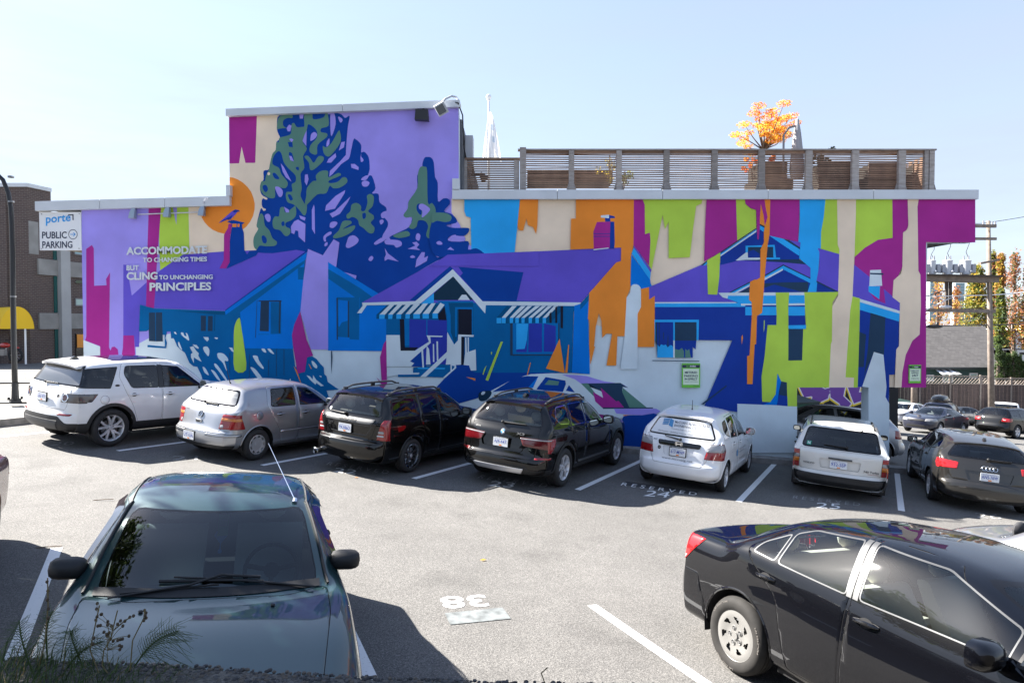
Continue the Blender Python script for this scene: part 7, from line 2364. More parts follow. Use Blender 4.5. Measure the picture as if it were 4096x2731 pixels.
# flag pole
fy = DW + 9
b = on_y(1955,760,fy); t = on_y(1953,398,fy)
e = empty('flagpole',(b.x,fy,b.z-.4),'white flagpole with a ball top behind the tower','flagpole')
h = t.z - b.z + .4
MB().cyl((0,0,0),(0,0,h),.055,.035,12).build('pole',M_SIGN,e,True)
MB().ball((0,0,h+.09),(.10,.10,.10),14).cyl((0,0,h-.05),(0,0,h+.0),.06,n=12).build('finial',M_SIGN,e,True)
fl = MB(); rows = 16; cols = 9
zt, zb = on_y(1960,450,fy).z, on_y(1960,640,fy).z
for i in range(rows+1):
    f = i / rows
    wid = .10 + .62 * f ** .8
    for j in range(cols+1):
        g = j / cols - .42
        fl.v.append((b.x+.06+g*wid,fy-.12+.12*math.sin(j*2.1+f*2)*f,zt+(zb-zt)*f-.12*abs(g)))
fl.f = [(i*(cols+1)+j,i*(cols+1)+j+1,(i+1)*(cols+1)+j+1,(i+1)*(cols+1)+j) for i in range(rows) for j in range(cols)]
fl.m = [1 if (4 <= i <= 11 and (j in (5,6) and (i // 2) % 2 == 0 or j == 1 and 5 < i < 8)) else 0 for i in range(rows) for j in range(cols)]
o = fl.build('flag',[leaf_mat('flag_cloth',(.72,.73,.76),.4),leaf_mat('flag_print',(.45,.52,.60),.4)],None,True)
tag(o,'limp white flag with pale blue print hanging on the flagpole','flag')

# ================================================================== STREET AND BRICK BUILDING AT THE LEFT
def zf(x,y): return gz(x,y) + .13
M_WALK = mat('pavement',(.27,.26,.24),.92,noise=(1.6,.12,8),bump=(60,.3,.003))
def slab(name,pts,h,m):
    mb = MB()
    n = len(pts)
    top = [(x,y,gz(x,y)+h) for x,y in pts]; bot = [(x,y,gz(x,y)-.2) for x,y in pts]
    mb.add(top+bot,[tuple(range(n))]+[(i,(i+1) % n,n+(i+1) % n,n+i) for i in range(n)])
    return tag(mb.build(name,m),kind='structure')
c0, c1 = on_g(-40,1706), on_g(300,1690)
slab('pavement',[(-26,c0.y-.2),(c0.x,c0.y),(-10.55,c1.y),(-10.75,17.6),(-11.2,17.6),(-14.5,20.0),(-40,19.6),(-40,c0.y-.6)],.13,M_WALK)
mb = MB()
for a, b2 in (((-26,c0.y-.2),(c0.x,c0.y)),((c0.x,c0.y),(-10.55,c1.y))):
    mb.bar((a[0],a[1]-.06,gz(*a)+.045),(b2[0],b2[1]-.06,gz(*b2)+.045),.14,.19)
tag(mb.build('kerb',M_KERB),kind='structure')
slab('road',[(-80,20),(-14,20),(-9,26),(-9,31),(-80,31.5)],.006,mat('road_asphalt',(.20,.195,.185),.92,noise=(2,.1,8)))
YB = 33.5
slab('far_pavement',[(-80,31.6),(-8,31.0),(-8,60),(-80,60)],.16,M_WALK)

def brick_material(name):
    m, n, b, tc = nodes_of(name,(.1,.07,.06),.9)
    bk = n.nodes.new('ShaderNodeTexBrick')
    bk.inputs['Scale'].default_value = 1.0
    for k, v in (('Mortar Size',.010),('Brick Width',.26),('Row Height',.085),('Bias',0.0)): bk.inputs[k].default_value = v
    bk.inputs['Color1'].default_value = (.105,.072,.062,1); bk.inputs['Color2'].default_value = (.075,.052,.048,1); bk.inputs['Mortar'].default_value = (.16,.14,.13,1)
    sp = n.nodes.new('ShaderNodeSeparateXYZ'); cb = n.nodes.new('ShaderNodeCombineXYZ'); ad = n.nodes.new('ShaderNodeMath'); ad.operation = 'ADD'
    n.links.new(tc.outputs['Object'],sp.inputs[0]); n.links.new(sp.outputs['X'],ad.inputs[0]); n.links.new(sp.outputs['Y'],ad.inputs[1])
    n.links.new(ad.outputs[0],cb.inputs['X']); n.links.new(sp.outputs['Z'],cb.inputs['Y'])
    n.links.new(cb.outputs[0],bk.inputs['Vector']); n.links.new(bk.outputs['Color'],b.inputs['Base Color'])
    bp = n.nodes.new('ShaderNodeBump'); bp.inputs['Distance'].default_value = .01; bp.inputs['Strength'].default_value = .6; bp.invert = True
    n.links.new(bk.outputs['Fac'],bp.inputs['Height']); n.links.new(bp.outputs['Normal'],b.inputs['Normal'])
    return m
M_BRICK = brick_material('dark_brick')
M_BAND = mat('concrete_band',(.26,.255,.245),.9,noise=(1.2,.2,8))
M_PILR = mat('pale_column',(.36,.365,.37),.8,noise=(1,.08))
k0 = on_y(120,1300,YB)
e = empty('brick_building',(k0.x,YB,gz(k0.x,YB)),'dark brick office block with concrete bands and a yellow awning across the street','building')
O = e.location.copy()
zt = on_y(120,733,YB).z; zcap = on_y(120,748,YB).z
DS = Vector((.22,1.0)).normalized()                 # direction of the side face
def S(s,out=0.0): return (k0.x+DS.x*s+DS.y*out,YB+DS.y*s-DS.x*out)
def zB(px,py,s): return on_y(px,py,S(s)[1]).z
def bb(mb,name,m,smooth=False):
    mb.v = [(x-O.x,y-O.y,z-O.z) for x,y,z in mb.v]
    return mb.build(name,m,e,smooth)
g0 = gz(k0.x,YB) - .5
s1 = 1.3; s2 = 7.0
zw = on_y(180,880,S(2)[1]).z
def wallbox(pl,z0,z1,name,m):
    return bb(MB().prism(pl,lambda a,b_,k:(a,b_,z1 if k == 0 else z0)),name,m)
wallbox([(-60,YB),S(0),S(s1),(S(s1)[0]-6,S(s1)[1]+1.2),(-60,YB+6)],g0,zcap,'wall',M_BRICK)
wallbox([(-60,YB-.06),S(-.06,.06),S(s1,.06),(S(s1)[0]-6,S(s1)[1]+1.3),(-60,YB+6)],zcap,zt,'coping',M_TRIM)
wallbox([S(s1+.01),S(s2),(S(s2)[0]-8,S(s2)[1]),(S(s1)[0]-6,S(s1)[1]+.02)],g0,zw,'side_wing',M_BRICK)
def face_panel(s_a,s_b,z0,z1,out,th,name,m):
    a, b_, c_, d_ = S(s_a,out), S(s_b,out), S(s_b,out-th), S(s_a,out-th)
    return bb(MB().prism([a,b_,c_,d_],lambda u,v,k:(u,v,z1 if k == 0 else z0)),name,m)
z_b1t, z_b1b = zB(152,1037,.9), zB(152,1100,.9)
z_b2t, z_b2b = zB(152,1252,.9), zB(152,1316,.9)
face_panel(.44,s2,z_b1b,z_b1t,.10,.2,'concrete_band',M_BAND)
face_panel(.44,s2,z_b2b,z_b2t,.10,.2,'concrete_band',M_BAND)
face_panel(1.56,2.13,g0,zw+.02,.28,.3,'column',M_PILR)
M_TEAL = mat('window_teal',(.02,.09,.085),.12,spec=.6)
for zz0, zz1 in ((z_b2t,z_b1b),(z_b1t,zw-.1),(g0+.6,z_b2b)):
    face_panel(1.36,1.54,zz0+.02,zz1-.02,.05,.1,'window',M_TEAL)
M_WGL = mat('window_pale',(.35,.50,.46),.1,spec=.6)
for zz0, zz1, mm in ((z_b2t+.4,z_b1b-1.1,M_WGL),(z_b2t+1.7,z_b1b-.25,mat('window_dark',(.04,.06,.03),.1)),(z_b1t+.4,zw-.5,mat('window_sky',(.25,.42,.46),.1))):
    w_ = face_panel(2.62,4.0,zz0,zz1,.06,.1,'window',mat('window_frame_grey',(.2,.2,.21),.5)); face_panel(2.66,3.95,zz0+.06,zz1-.06,.065,.02,'pane',mm)
face_panel(2.62,4.0,g0+.5,z_b2b-.25,.06,.1,'shop_window',mat('window_black',(.015,.015,.018),.15))
face_panel(2.66,3.9,z_b2b-1.0,z_b2b-.3,.09,.02,'shop_sign',mat('sign_orange',(.75,.28,.03),.5))
face_panel(2.66,3.9,z_b2b-2.4,z_b2b-1.7,.09,.02,'shop_sign',mat('sign_orange',(0,0,0)))
for zz in (z_b1t+.2,): face_panel(.02,.55,zz,zz+1.6,.01,.03,'vent_panel',M_BAND)
# pilaster bricks: a proud corner and a recess line on the front
bb(MB().box((k0.x-1.2,YB-.05,(g0+zcap)/2),(.4,.1,zcap-g0-.1)),'pilaster',M_BRICK)
mb = MB().box((k0.x-2.5,YB-.03,g0+2.6),(1.9,.06,4.2)); bb(mb,'doorway',mat('doorway_dark',(.02,.016,.014),.5))
# yellow dome awning with its post
ya = on_y(70,1315,YB-2.4)
e = empty('awning',(ya.x,YB,ya.z),'bright yellow dome awning over the brick building entrance','awning')
M_YEL = mat('awning_yellow',(.80,.50,.01),.7); M_AWN = mat('awning_end_white',(.70,.66,.56),.7)
ra = (on_y(137,1315,YB-2.4).x-on_y(2,1315,YB-2.4).x) / 2
hz_ = on_y(70,1226,YB-2.4).z - ya.z
mb = MB(); n = 20
arc = [(ra*math.cos(t),hz_*math.sin(t)) for t in np.linspace(0,math.pi,n)]
for y in (-.05,-2.4):
    mb.v += [(a-(1.0+y/2.4)*2.9,y,b_) for a,b_ in arc]
mb.f = [(i,i+1,n+i+1,n+i) for i in range(n-1)]; mb.m = [0] * len(mb.f)
mb.build('canopy',M_YEL,e,True)
MB().add([(a,-2.42,b_) for a,b_ in arc],[tuple(range(n))]).build('end_panel',M_YEL,e)
MB().tube([(ra*.36,-2.3,0),(ra*.36,-2.3,-(ya.z-gz(ya.x,YB))+.1)],.04,8).build('post',M_SIGN,e)
# street lamp post with fence rails
lb = on_g(52,1632)
e = empty('street_lamp',(lb.x,lb.y,gz(lb.x,lb.y)+.13),'tall black curved street lamp post on the pavement at the street end','lamp post')
O = e.location.copy()
mb = MB()
pts = []
for px, py in ((52,1625),(46,1400),(42,1200),(40,1000),(37,900),(33,830),(22,770),(2,720),(-60,660),(-160,630)):
    p = on_y(px,py,lb.y); pts.append((p.x-O.x+.06,0,p.z-O.z))
pts[0] = (.06,0,0)
mb.tube(pts,[.062,.06,.058,.056,.054,.052,.05,.048,.045,.042],14)
mb.build('pole',M_BLK,e,True)
mb = MB().cyl((.06,0,0),(.06,0,.10),.17,.14,4).cyl((.06,0,.1),(.06,0,.5),.085,.07,14)
for a in range(4): mb.cyl((.06+.13*math.cos(a*1.57+.78),.13*math.sin(a*1.57+.78),.08),(.06+.13*math.cos(a*1.57+.78),.13*math.sin(a*1.57+.78),.15),.03,n=6)
mb.build('base',M_BLK,e)
MB().ball((pts[-1][0]-.3,0,pts[-1][2]-.02),(.4,.16,.09),12).build('lamp_head',M_BLK,e,True)
for k, z in enumerate((4.9,5.5,2.6)): MB().cyl((.06,0,z-.02),(.06,0,z+.02),.068,n=14).build('band',M_ALLOYD,e)
yR = lb.y + .05
ra0, ra1, rb0, rb1 = on_y(-120,1532,yR), on_y(225,1518,yR), on_y(-120,1612,yR), on_y(150,1601,yR)
e = empty('railing',(ra0.x,yR,gz(ra0.x,yR)+.1),'low black two bar railing beside the street lamp post','railing')
O = e.location.copy()
for a, b_ in ((ra0,ra1+Vector((1.2,0,-.05))),(rb0,rb1+Vector((1.4,0,-.05)))):
    MB().tube([a-O,b_-O],.028,8).build('rail',M_BLK,e,True)
xe = ra1.x + .6
MB().tube([(xe-O.x,0,gz(xe,yR)-O.z),(xe-O.x,0,ra1.z-O.z)],.03,8).build('post',M_BLK,e,True)
# motorbike against the brick wall
mbase = on_g(8,1478); mbase = Vector((on_y(8,1478,YB-1.5).x,YB-1.5,gz(-24,YB-1.5)+.16))
e = empty('motorbike',mbase,'red motorbike parked by the brick building, partly out of the picture','motorbike')
for sx in (-.65,.65):
    ring = [(sx+.30*math.cos(t),0,.32+.30*math.sin(t)) for t in np.linspace(0,2*math.pi,24)]
    w_ = MB().tube(ring,.055,6,caps=False).build('wheel',M_TYRE,e,True)
    mb = MB().cyl((sx,-.04,.32),(sx,.04,.32),.05,n=10)
    for t in range(8): mb.tube([(sx,0,.32),(sx+.27*math.cos(t*.785),0,.32+.27*math.sin(t*.785))],.006,4)
    mb.build('rim',M_ALLOY,w_)
MB().tube([(.65,.07,.32),(.48,.07,.85),(.40,.05,1.0)],.022,6).tube([(-.65,.07,.32),(-.1,.07,.38),(.3,.05,.75)],.022,6).build('frame',M_ALLOY,e,True)
MB().ball((.15,0,.78),(.26,.14,.13),12).ball((.66,0,.66),(.2,.07,.05),8).build('fuel_tank',mat('bike_red',(.45,.03,.02),.3,coat=1),e,True)
MB().ball((-.35,0,.76),(.32,.13,.07),12).build('saddle',M_SEATB,e,True)
MB().box((.0,0,.45),(.34,.22,.3)).build('engine',M_ALLOYD,e)
MB().tube([(.40,-.34,1.05),(.42,0,1.0),(.40,.34,1.05)],.016,6).build('handlebar',M_BLK,e,True)

# ================================================================== REAR LOT, HOUSE, POLES
# back wall under the building with generic spray lettering
gw0, gw1 = on_y(3150,1500,34.5), on_y(3500,1640,34.5)
e = empty('back_fence_wall',((gw0.x+gw1.x)/2,34.5,gz(gw0.x+2,34.5)),'black wall with purple spray lettering seen through the opening under the building','wall')
O = e.location.copy()
MB().box((-.6,.1,2.4),(8.0,.2,6.2)).build('wall',mat('wall_black',(.012,.013,.016),.8),e)
M_GP, M_GY, M_GW = mat('spray_purple',srgb(112,66,160),.6), mat('spray_yellow',srgb(236,206,60),.6), mat('spray_white',srgb(230,226,236),.6)
SPR = [[(0,0),(200,0),(330,60),(250,130),(130,90),(60,100)],[(150,60),(330,20),(300,110),(190,150),(240,170),(170,230),(125,190)],
       [(320,0),(480,10),(460,90),(540,150),(470,225),(420,150),(330,100)],[(500,0),(640,0),(620,60),(720,50),(640,130),(570,150),(540,90)],[(660,20),(760,0),(820,60),(800,130),(720,110)]]
for i, sp in enumerate(SPR):
    P2 = []
    for a, b_ in sp:
        p = on_y(3188+(a+15)/1.85*.72,1540+b_/1.85*.9,34.5); P2.append((p.x-O.x,p.z-O.z))
    cxm, czm = sum(p[0] for p in P2) / len(P2), sum(p[1] for p in P2) / len(P2)
    mb = MB()
    for lvl, (off,mi) in enumerate(((.09,1),(.05,2),(.0,0))):
        q = offset_poly(P2,-off)
        tri = tessellate_polygon([[Vector((a,b_,0)) for a,b_ in q]])
        mb.add([(a,-.004-.003*lvl-.0005*i,b_-(.05 if mi == 1 else 0)) for a,b_ in q],tri,mi)
    mb.build('spray_letter',[M_GP,M_GY,M_GW],e,fix=False)
# dumpster
dp = on_y(3600,1650,52.0)
DG = mat('dumpster_green',(.015,.085,.05),.5,noise=(3,.2))
def dumpster(x,y,label,tilt=0):
    e = empty('dumpster',(x,y,gz(x,y)),label,'dumpster','green dumpsters')
    e.rotation_euler = (0,0,tilt)
    MB().prism([(-.85,.1),(.85,.1),(.95,1.45),(-.95,1.25)],lambda a,b_,k:(-1.1+2.2*k,a,b_)).build('bin',DG,e)
    MB().prism([(-.97,1.26),(.97,1.46),(.97,1.52),(-.97,1.32)],lambda a,b_,k:(-1.13+2.26*k,a,b_)).build('lid',mat('dumpster_lid',(.02,.04,.035),.5),e)
    for sx in (-1.13,1.13): MB().box((sx,0,.8),(.08,1.2,.14)).build('fork_pocket',DG,e)
    mb = MB().box((.3,-.89,.75),(.9,.015,.5)).box((-.7,-.91,1.05),(.45,.015,.25)).box((.3,-.92,1.12),(.4,.015,.2)); mb.build('notice',M_SIGN,e)
    return e
d1 = dumpster(dp.x,52.0,'green dumpster with white and red notices standing right of the pillar',.35)
mb = MB(); add_text(mb,'WM',lambda u,v:(.02+.56*u,-.905,.62+.26*v),0,.04); mb.build('lettering',mat('sign_yellowgreen',(.30,.32,.05),.5),d1,fix=False)
dp2 = on_y(3195,1640,29.0); dumpster(dp2.x-.7,29.0,'dark green dumpster in the shade under the building, left of the spray lettering',.3)

# house with shingled roof
HY = 60.0
def Rp(x,y,Y=HY): return on_y(3500+x/2.0907,850+y/2.0907,Y)
hb = Rp(650,1400); e = empty('house',(hb.x,HY,gz(hb.x,HY)),'teal sided house with a grey shingle roof behind the lattice fence','house')
O = e.location.copy()
hx0, hx1 = Rp(330,1290).x, Rp(952,1290).x
ez, rz_ = Rp(650,1292).z, on_y(3800,850+950/2.0907,HY+4.5).z
def hp(mb,name,m,smooth=False):
    mb.v = [(x-O.x,y-O.y,z-O.z) for x,y,z in mb.v]; return mb.build(name,m,e,smooth)
M_SHIN = None
def shingle_material():
    m, n, b, tc = nodes_of('shingles',(.2,.2,.2),.95)
    bk = n.nodes.new('ShaderNodeTexBrick')
    for k, v in (('Scale',1.0),('Mortar Size',.012),('Brick Width',.34),('Row Height',.16),('Bias',-.1)): bk.inputs[k].default_value = v
    bk.inputs['Color1'].default_value = (.10,.094,.092,1); bk.inputs['Color2'].default_value = (.07,.066,.065,1); bk.inputs['Mortar'].default_value = (.06,.056,.055,1)
    sp = n.nodes.new('ShaderNodeSeparateXYZ'); cb = n.nodes.new('ShaderNodeCombineXYZ')
    n.links.new(tc.outputs['Object'],sp.inputs[0]); n.links.new(sp.outputs['X'],cb.inputs['X']); n.links.new(sp.outputs['Z'],cb.inputs['Y'])
    n.links.new(cb.outputs[0],bk.inputs['Vector']); n.links.new(bk.outputs['Color'],b.inputs['Base Color'])
    return m
M_SHIN = shingle_material()
mb = MB()
mb.add([(hx0,HY-.5,ez),(hx1+.5,HY-.5,ez),(on_y(3942,1306,HY+4.5).x,HY+4.5,rz_),(hx0,HY+4.5,rz_),(hx1+.5,HY+9.5,ez),(hx0,HY+9.5,ez)],[(0,1,2,3),(3,2,4,5),(1,4,2)])
hp(mb,'roof',M_SHIN)
M_SIDING = mat('siding_teal',(.05,.105,.10),.8)
zg = gz(hb.x,HY) - 1
hp(MB().box(((hx0+hx1)/2,HY+4.5,(ez+zg)/2-.05),(hx1-hx0,9,ez-zg-.1)),'wall',M_SIDING)
for k in range(10):
    z = ez - .3 - k * .22
    hp(MB().box(((hx0+hx1)/2,HY-.01,z),(hx1-hx0,.02,.19)),'siding_board',M_SIDING)
hp(MB().box(((hx0+hx1)/2,HY-.5,ez-.05),(hx1-hx0+.5,.12,.16)),'gutter',mat('gutter_dark',(.05,.06,.06),.5))
for x0, x1, y0, y1 in ((570,640,1345,1410),(795,845,1350,1375),(440,480,1365,1400)):
    a, b_ = Rp(x0,y1), Rp(x1,y0)
    w_ = hp(MB().box(((a.x+b_.x)/2,HY-.05,(a.z+b_.z)/2),(b_.x-a.x+.2,.08,b_.z-a.z+.2)),'window',M_SIGN)
    hp(MB().box(((a.x+b_.x)/2,HY-.09,(a.z+b_.z)/2),(b_.x-a.x,.02,b_.z-a.z)),'pane',mat('window_pale',(0,0,0)))
a, b_ = Rp(490,1345), Rp(655,1308)
mb = MB()
n = 6
for i in range(n):
    xa = a.x + (b_.x-a.x) * i / n; xb = a.x + (b_.x-a.x) * (i+1) / n
    mb.add([(xa,HY-.1,b_.z),(xb,HY-.1,b_.z),(xb,HY-1.2,a.z),(xa,HY-1.2,a.z)],[(0,1,2,3)],i % 2)
hp(mb,'awning',[M_SIGN,mat('awning_grey',(.2,.2,.2),.8)])
# lattice fences
M_LATT = wood_material('lattice_timber',(.34,.29,.25),(.22,.18,.15)); M_FEN = wood_material('fence_timber',(.12,.085,.075),(.06,.045,.04))
def lattice_fence(x0,x1,Y,ztop_,zmid,label,ground):
    e = empty('lattice_fence',(x0,Y,ground),label,'fence','fences behind the rear lot')
    h1, h2 = zmid - ground, ztop_ - ground
    n = int((x1-x0)/.30)
    me = MB().box((0,0,h1/2),(.28,.03,h1-.02)).mesh('board',[M_FEN])
    for i in range(n):
        o = bpy.data.objects.new('board',me); link(o,e); o.location = (.15+.30*i,0,0)
    mb = MB(); d = .26
    k = int((x1-x0+(h2-h1))/d) + 1
    for i in range(k):
        for s in (1,-1):
            xa = i * d - (h2-h1) if s > 0 else i * d
            p, q = Vector((xa,-.02*s,h1)), Vector((xa+s*(h2-h1),-.02*s,h2))
            def at(t): return p.lerp(q,t)
            t0, t1 = 0., 1.
            for lim, sg in ((0,1),(x1-x0,-1)):
                for _ in range(2):
                    pass
            if s > 0:
                if p.x < 0: t0 = -p.x / (h2-h1)
                if q.x > x1 - x0: t1 = (x1-x0-p.x) / (h2-h1)
            else:
                if p.x > x1 - x0: t0 = (p.x-(x1-x0)) / (h2-h1)
                if q.x < 0: t1 = p.x / (h2-h1)
            if t1 - t0 > .05: mb.bar(at(t0),at(t1),.012,.045,up=(0,1,0))
    o = mb.build('lattice',M_LATT,e,fix=False); o['kind'] = 'stuff'
    for z in (h1,h2): MB().box(((x1-x0)/2,0,z),(x1-x0,.07,.07)).build('rail',M_LATT,e)
    for i in range(int((x1-x0)/2.4)+1): MB().box((min(i*2.4,x1-x0),-.02,(h2+.1)/2),(.12,.12,h2+.1)).build('post',M_LATT,e)
    return e
FY = 54.0
def Fp(x,y,Y=FY): return on_y(3500+x/2.0907,850+y/2.0907,Y)
lattice_fence(Fp(120,1400).x,Fp(960,1400).x,FY,Fp(600,1368).z,Fp(600,1432).z,'dark board fence with lattice top in front of the teal house',gz(32,FY))
lattice_fence(Fp(1000,1400).x,Fp(1500,1400).x,FY+1.5,Fp(1100,1388,FY+1.5).z,Fp(1100,1440,FY+1.5).z,'brown board fence with lattice top beneath the cedar hedge',gz(38,FY))

# utility poles with transformers
PY = 47.0
def Pp(x,y): return on_y(3500+x/2.0907,850+y/2.0907,PY)
M_PWOOD = mat('pole_wood',(.22,.18,.15),.9,noise=(4,.25,8))
M_XF = mat('transformer_grey',(.55,.56,.58),.45)
pb = Pp(972,1500); gzp = gz(pb.x,PY)
def pole(x,label,zt_,first):
    e = empty('utility_pole',(x,PY,gzp),label,'utility pole','timber utility poles')
    MB().cyl((0,0,-.5),(-.55 if first else 0,0,zt_-gzp),.22,.12,12).build('pole',M_PWOOD,e,True)
    return e
zt_ = Pp(940,70).z
e = pole(pb.x+.12,'tall timber utility pole with crossarms standing behind the cars at the right',zt_,True)
O = e.location.copy()
for (a,b_,w_) in (((835,115),(990,118),.22),((835,222),(992,224),.18),((860,428),(1014,398),.14)):
    p, q = Pp(*a) - O, Pp(*b_) - O
    MB().bar(p+Vector((-2.0 if a[0] < 840 else 0,-.25,0)),q+Vector((0,-.25,0)),.14,w_).build('crossarm',M_PWOOD,e)
mb = MB()
for px_, py_ in ((886,92),(985,100),(960,100)):
    p = Pp(px_,py_) - O; mb.cyl(p+Vector((0,-.25,-.1)),p+Vector((0,-.25,.16)),.06,.04,8)
mb.build('insulator',mat('insulator_grey',(.3,.3,.33),.3),e)
x2 = Pp(330,1400).x
e2 = pole(x2,'second timber utility pole mostly hidden by the mural building end',Pp(400,300).z,False)
pl = empty('transformer_platform',((x2+pb.x)/2,PY,Pp(700,575).z),'timber platform beam between the two utility poles carrying three transformers','platform')
O2 = pl.location.copy()
def pp2(mb,name,m,smooth=False):
    mb.v = [(x-O2.x,y-O2.y,z-O2.z) for x,y,z in mb.v]; return mb.build(name,m,pl,smooth)
a, b_ = Pp(330,552), Pp(1004,565)
pp2(MB().bar(a+Vector((0,-.35,0)),b_+Vector((0,-.35,0)),.12,.38),'beam',M_PWOOD)
pp2(MB().bar(a+Vector((0,.35,0)),b_+Vector((0,.35,0)),.12,.38),'beam',M_PWOOD)
pp2(MB().bar(Pp(330,524),Pp(1015,538),1.5,.10),'deck',mat('deck_dark',(.07,.055,.045),.9))
pp2(MB().bar(Pp(330,815),Pp(1004,825),.2,.24),'lower_beam',M_PWOOD)
for px_ in (622,655): pp2(MB().bar(Pp(px_,575)+Vector((0,.3,0)),Pp(px_-2,815)+Vector((0,.3,0)),.16,.16,up=(0,1,0)),'hanger',mat('deck_dark',(0,0,0)))
for i, (xa,xb) in enumerate(((442,505),(570,645),(716,798))):
    p, q = Pp(xa,520), Pp(xb,405)
    c = Vector(((p.x+q.x)/2,PY,p.z+.02)); r = (q.x-p.x) / 2; h = q.z - p.z
    t = empty('transformer',c,['grey drum transformer nearest the mural wall on the pole platform','grey drum transformer in the middle of the pole platform','grey drum transformer next to the tall utility pole'][i],'transformer','transformers on the pole platform')
    MB().lathe([(.001,0),(r,0),(r,h*.95),(r*1.06,h*.95),(r*1.06,h),(r*.5,h+.06),(.001,h+.06)],20).build('drum',M_XF,t,40)
    mb = MB()
    for s in (-1,1):
        for k in range(4): mb.box((s*(r+.10),-.25+.17*k,h*.42),(.22,.05,h*.62))
    mb.build('cooling_fin',mat('fin_grey',(.36,.37,.40),.5),t)
    mb = MB()
    for s in (-.6,.4): mb.cyl((s*r,-.1,h),(s*r,-.1,h+.32),.05,.035,8)
    mb.build('bushing',mat('insulator_grey',(0,0,0)),t)
    MB().ball((r*.45,-r-.04,.18),(.10,.06,.10),8).build('valve',M_XF,t,True)
M_WIRE = mat('wire_dark',(.03,.03,.03),.6)
def wire(pts,r,label,sag=.3,m=None):
    path = []
    for a, b_ in zip(pts[:-1],pts[1:]):
        for t in np.linspace(0,1,9)[:-1]:
            q = a.lerp(b_,t); path.append(q-Vector((0,0,sag*4*t*(1-t))))
    path.append(pts[-1])
    tag(MB().tube(path,r,5).build('overhead_wire',m or M_WIRE),label,'wire','overhead wires at the right')
for y0, y1, rr, lab in ((690,640,.035,'thick pale overhead wire crossing the autumn trees'),(800,735,.02,'thin overhead wire below the thick pale one'),(885,850,.02,'thin overhead wire crossing the lower tree crowns'),(938,925,.04,'dark overhead cable just above the house roof'),(715,690,.018,'thin overhead wire just under the thick pale one')):
    wire([Pp(420,y0+10)-Vector((12,0,0)),Pp(960,y0),Pp(1600,y1-30)],rr,lab,.1,M_SIGN if y0 == 690 else None)
wire([Pp(700,60)-Vector((9,0,0)),Pp(885,92),Pp(1700,-60)],.02,'thin overhead wire leaving the pole top towards the right',.1)
for xa, ya_, xb, yb_ in ((495,390,495,310),(630,395,632,285),(785,395,788,262)):
    p, q = Pp(xa,ya_), Pp(xb,yb_)
    tag(MB().tube([p,p.lerp(q,.5)+Vector((-.2,0,0)),q,q+Vector((0,0,1.2))],.02,5).build('drop_wire',M_WIRE),'thin drop wire rising from the transformer %s' % ('nearest the mural wall' if xa < 600 else 'in the middle of the platform' if xa < 700 else 'next to the tall pole'),'wire','drop wires above the transformers')
# street lamp arm and coil on the lower beam
mb = MB().tube([Pp(360,835)+Vector((0,-.4,0)),Pp(590,720)+Vector((0,-.4,0)),Pp(620,715)+Vector((0,-.4,0))],.04,6).ball(Pp(560,790)+Vector((0,-.4,0)),(.45,.2,.12),10)
tag(mb.build('pole_lamp',M_XF,None,True),'pale cobra head lamp on an arm under the transformer platform','lamp')
tag(MB().ball(Pp(480,953)+Vector((0,-.2,0)),(.62,.14,.14),10).ball(Pp(505,938)+Vector((0,-.2,0)),(.12,.12,.2),8).build('splice_case',M_BLK,None,True),'black cable splice case hanging on the cable above the house roof','cable box')
ring = [Pp(530+24*math.cos(t),688+16*math.sin(t)) for t in np.linspace(0,12.6,40)]
tag(MB().tube(ring,.03,5).tube([Pp(420,700),Pp(470,690),Pp(560,655),Pp(610,660)],.03,5).build('cable_coil',M_WIRE),'coil of black cable below the transformer platform','cable')

# far buildings
def far_block(x0,x1,y0,y1,Y,label,col,rows,cols,name='tower_block'):
    a, b_ = on_y(x0,y1,Y), on_y(x1,y0,Y)
    e = empty(name,((a.x+b_.x)/2,Y,a.z),label,'building')
    w_, h = b_.x - a.x, b_.z - a.z
    MB().box((0,w_*.4,h/2),(w_,w_*.8,h)).build('wall',col,e)
    if rows:
        me = MB().box((0,0,0),(w_/cols*.72,.3,h/rows*.62)).mesh('window',[mat('tower_glass',(.24,.36,.40),.15)])
        for i in range(rows):
            for j in range(cols):
                o = bpy.data.objects.new('window',me); link(o,e); o.location = (-w_/2+w_*(j+.5)/cols,-.1,h*(i+.5)/rows)
    return e
TW = mat('tower_pale',(.45,.53,.56),.7)
far_block(3717,3753,1124,1320,700,'pale glass tower far away behind the bare red trees',TW,16,5)
far_block(3819,3859,1132,1320,760,'bluish glass tower far away between the poles',mat('tower_blue',(.36,.46,.54),.7),16,5)
far_block(3858,3884,1180,1320,820,'low pale tower far away left of the green poplar',TW,8,3)
WH = mat('render_white',(.66,.66,.66),.8,noise=(.5,.05))
def white_block(x0,y0,x1,y1,Y,dep,e=None):
    a, b_ = Fp(x0,y1,Y), Fp(x1,y0,Y)
    MB().box(((a.x+b_.x)/2-e.location.x,dep/2,(a.z+b_.z)/2-e.location.z),(b_.x-a.x,dep,b_.z-a.z)).build('wall',WH,e)
wy = 78.0
e = empty('white_house',Fp(1120,1250,wy),'white flat roofed house behind the cedar hedge at the right','house')
white_block(988,990,1175,1250,wy,8,e); white_block(1150,985,1700,1145,wy-2,8,e); white_block(1170,935,1700,990,wy+1,6,e); white_block(1060,1160,1700,1290,wy-4,6,e)
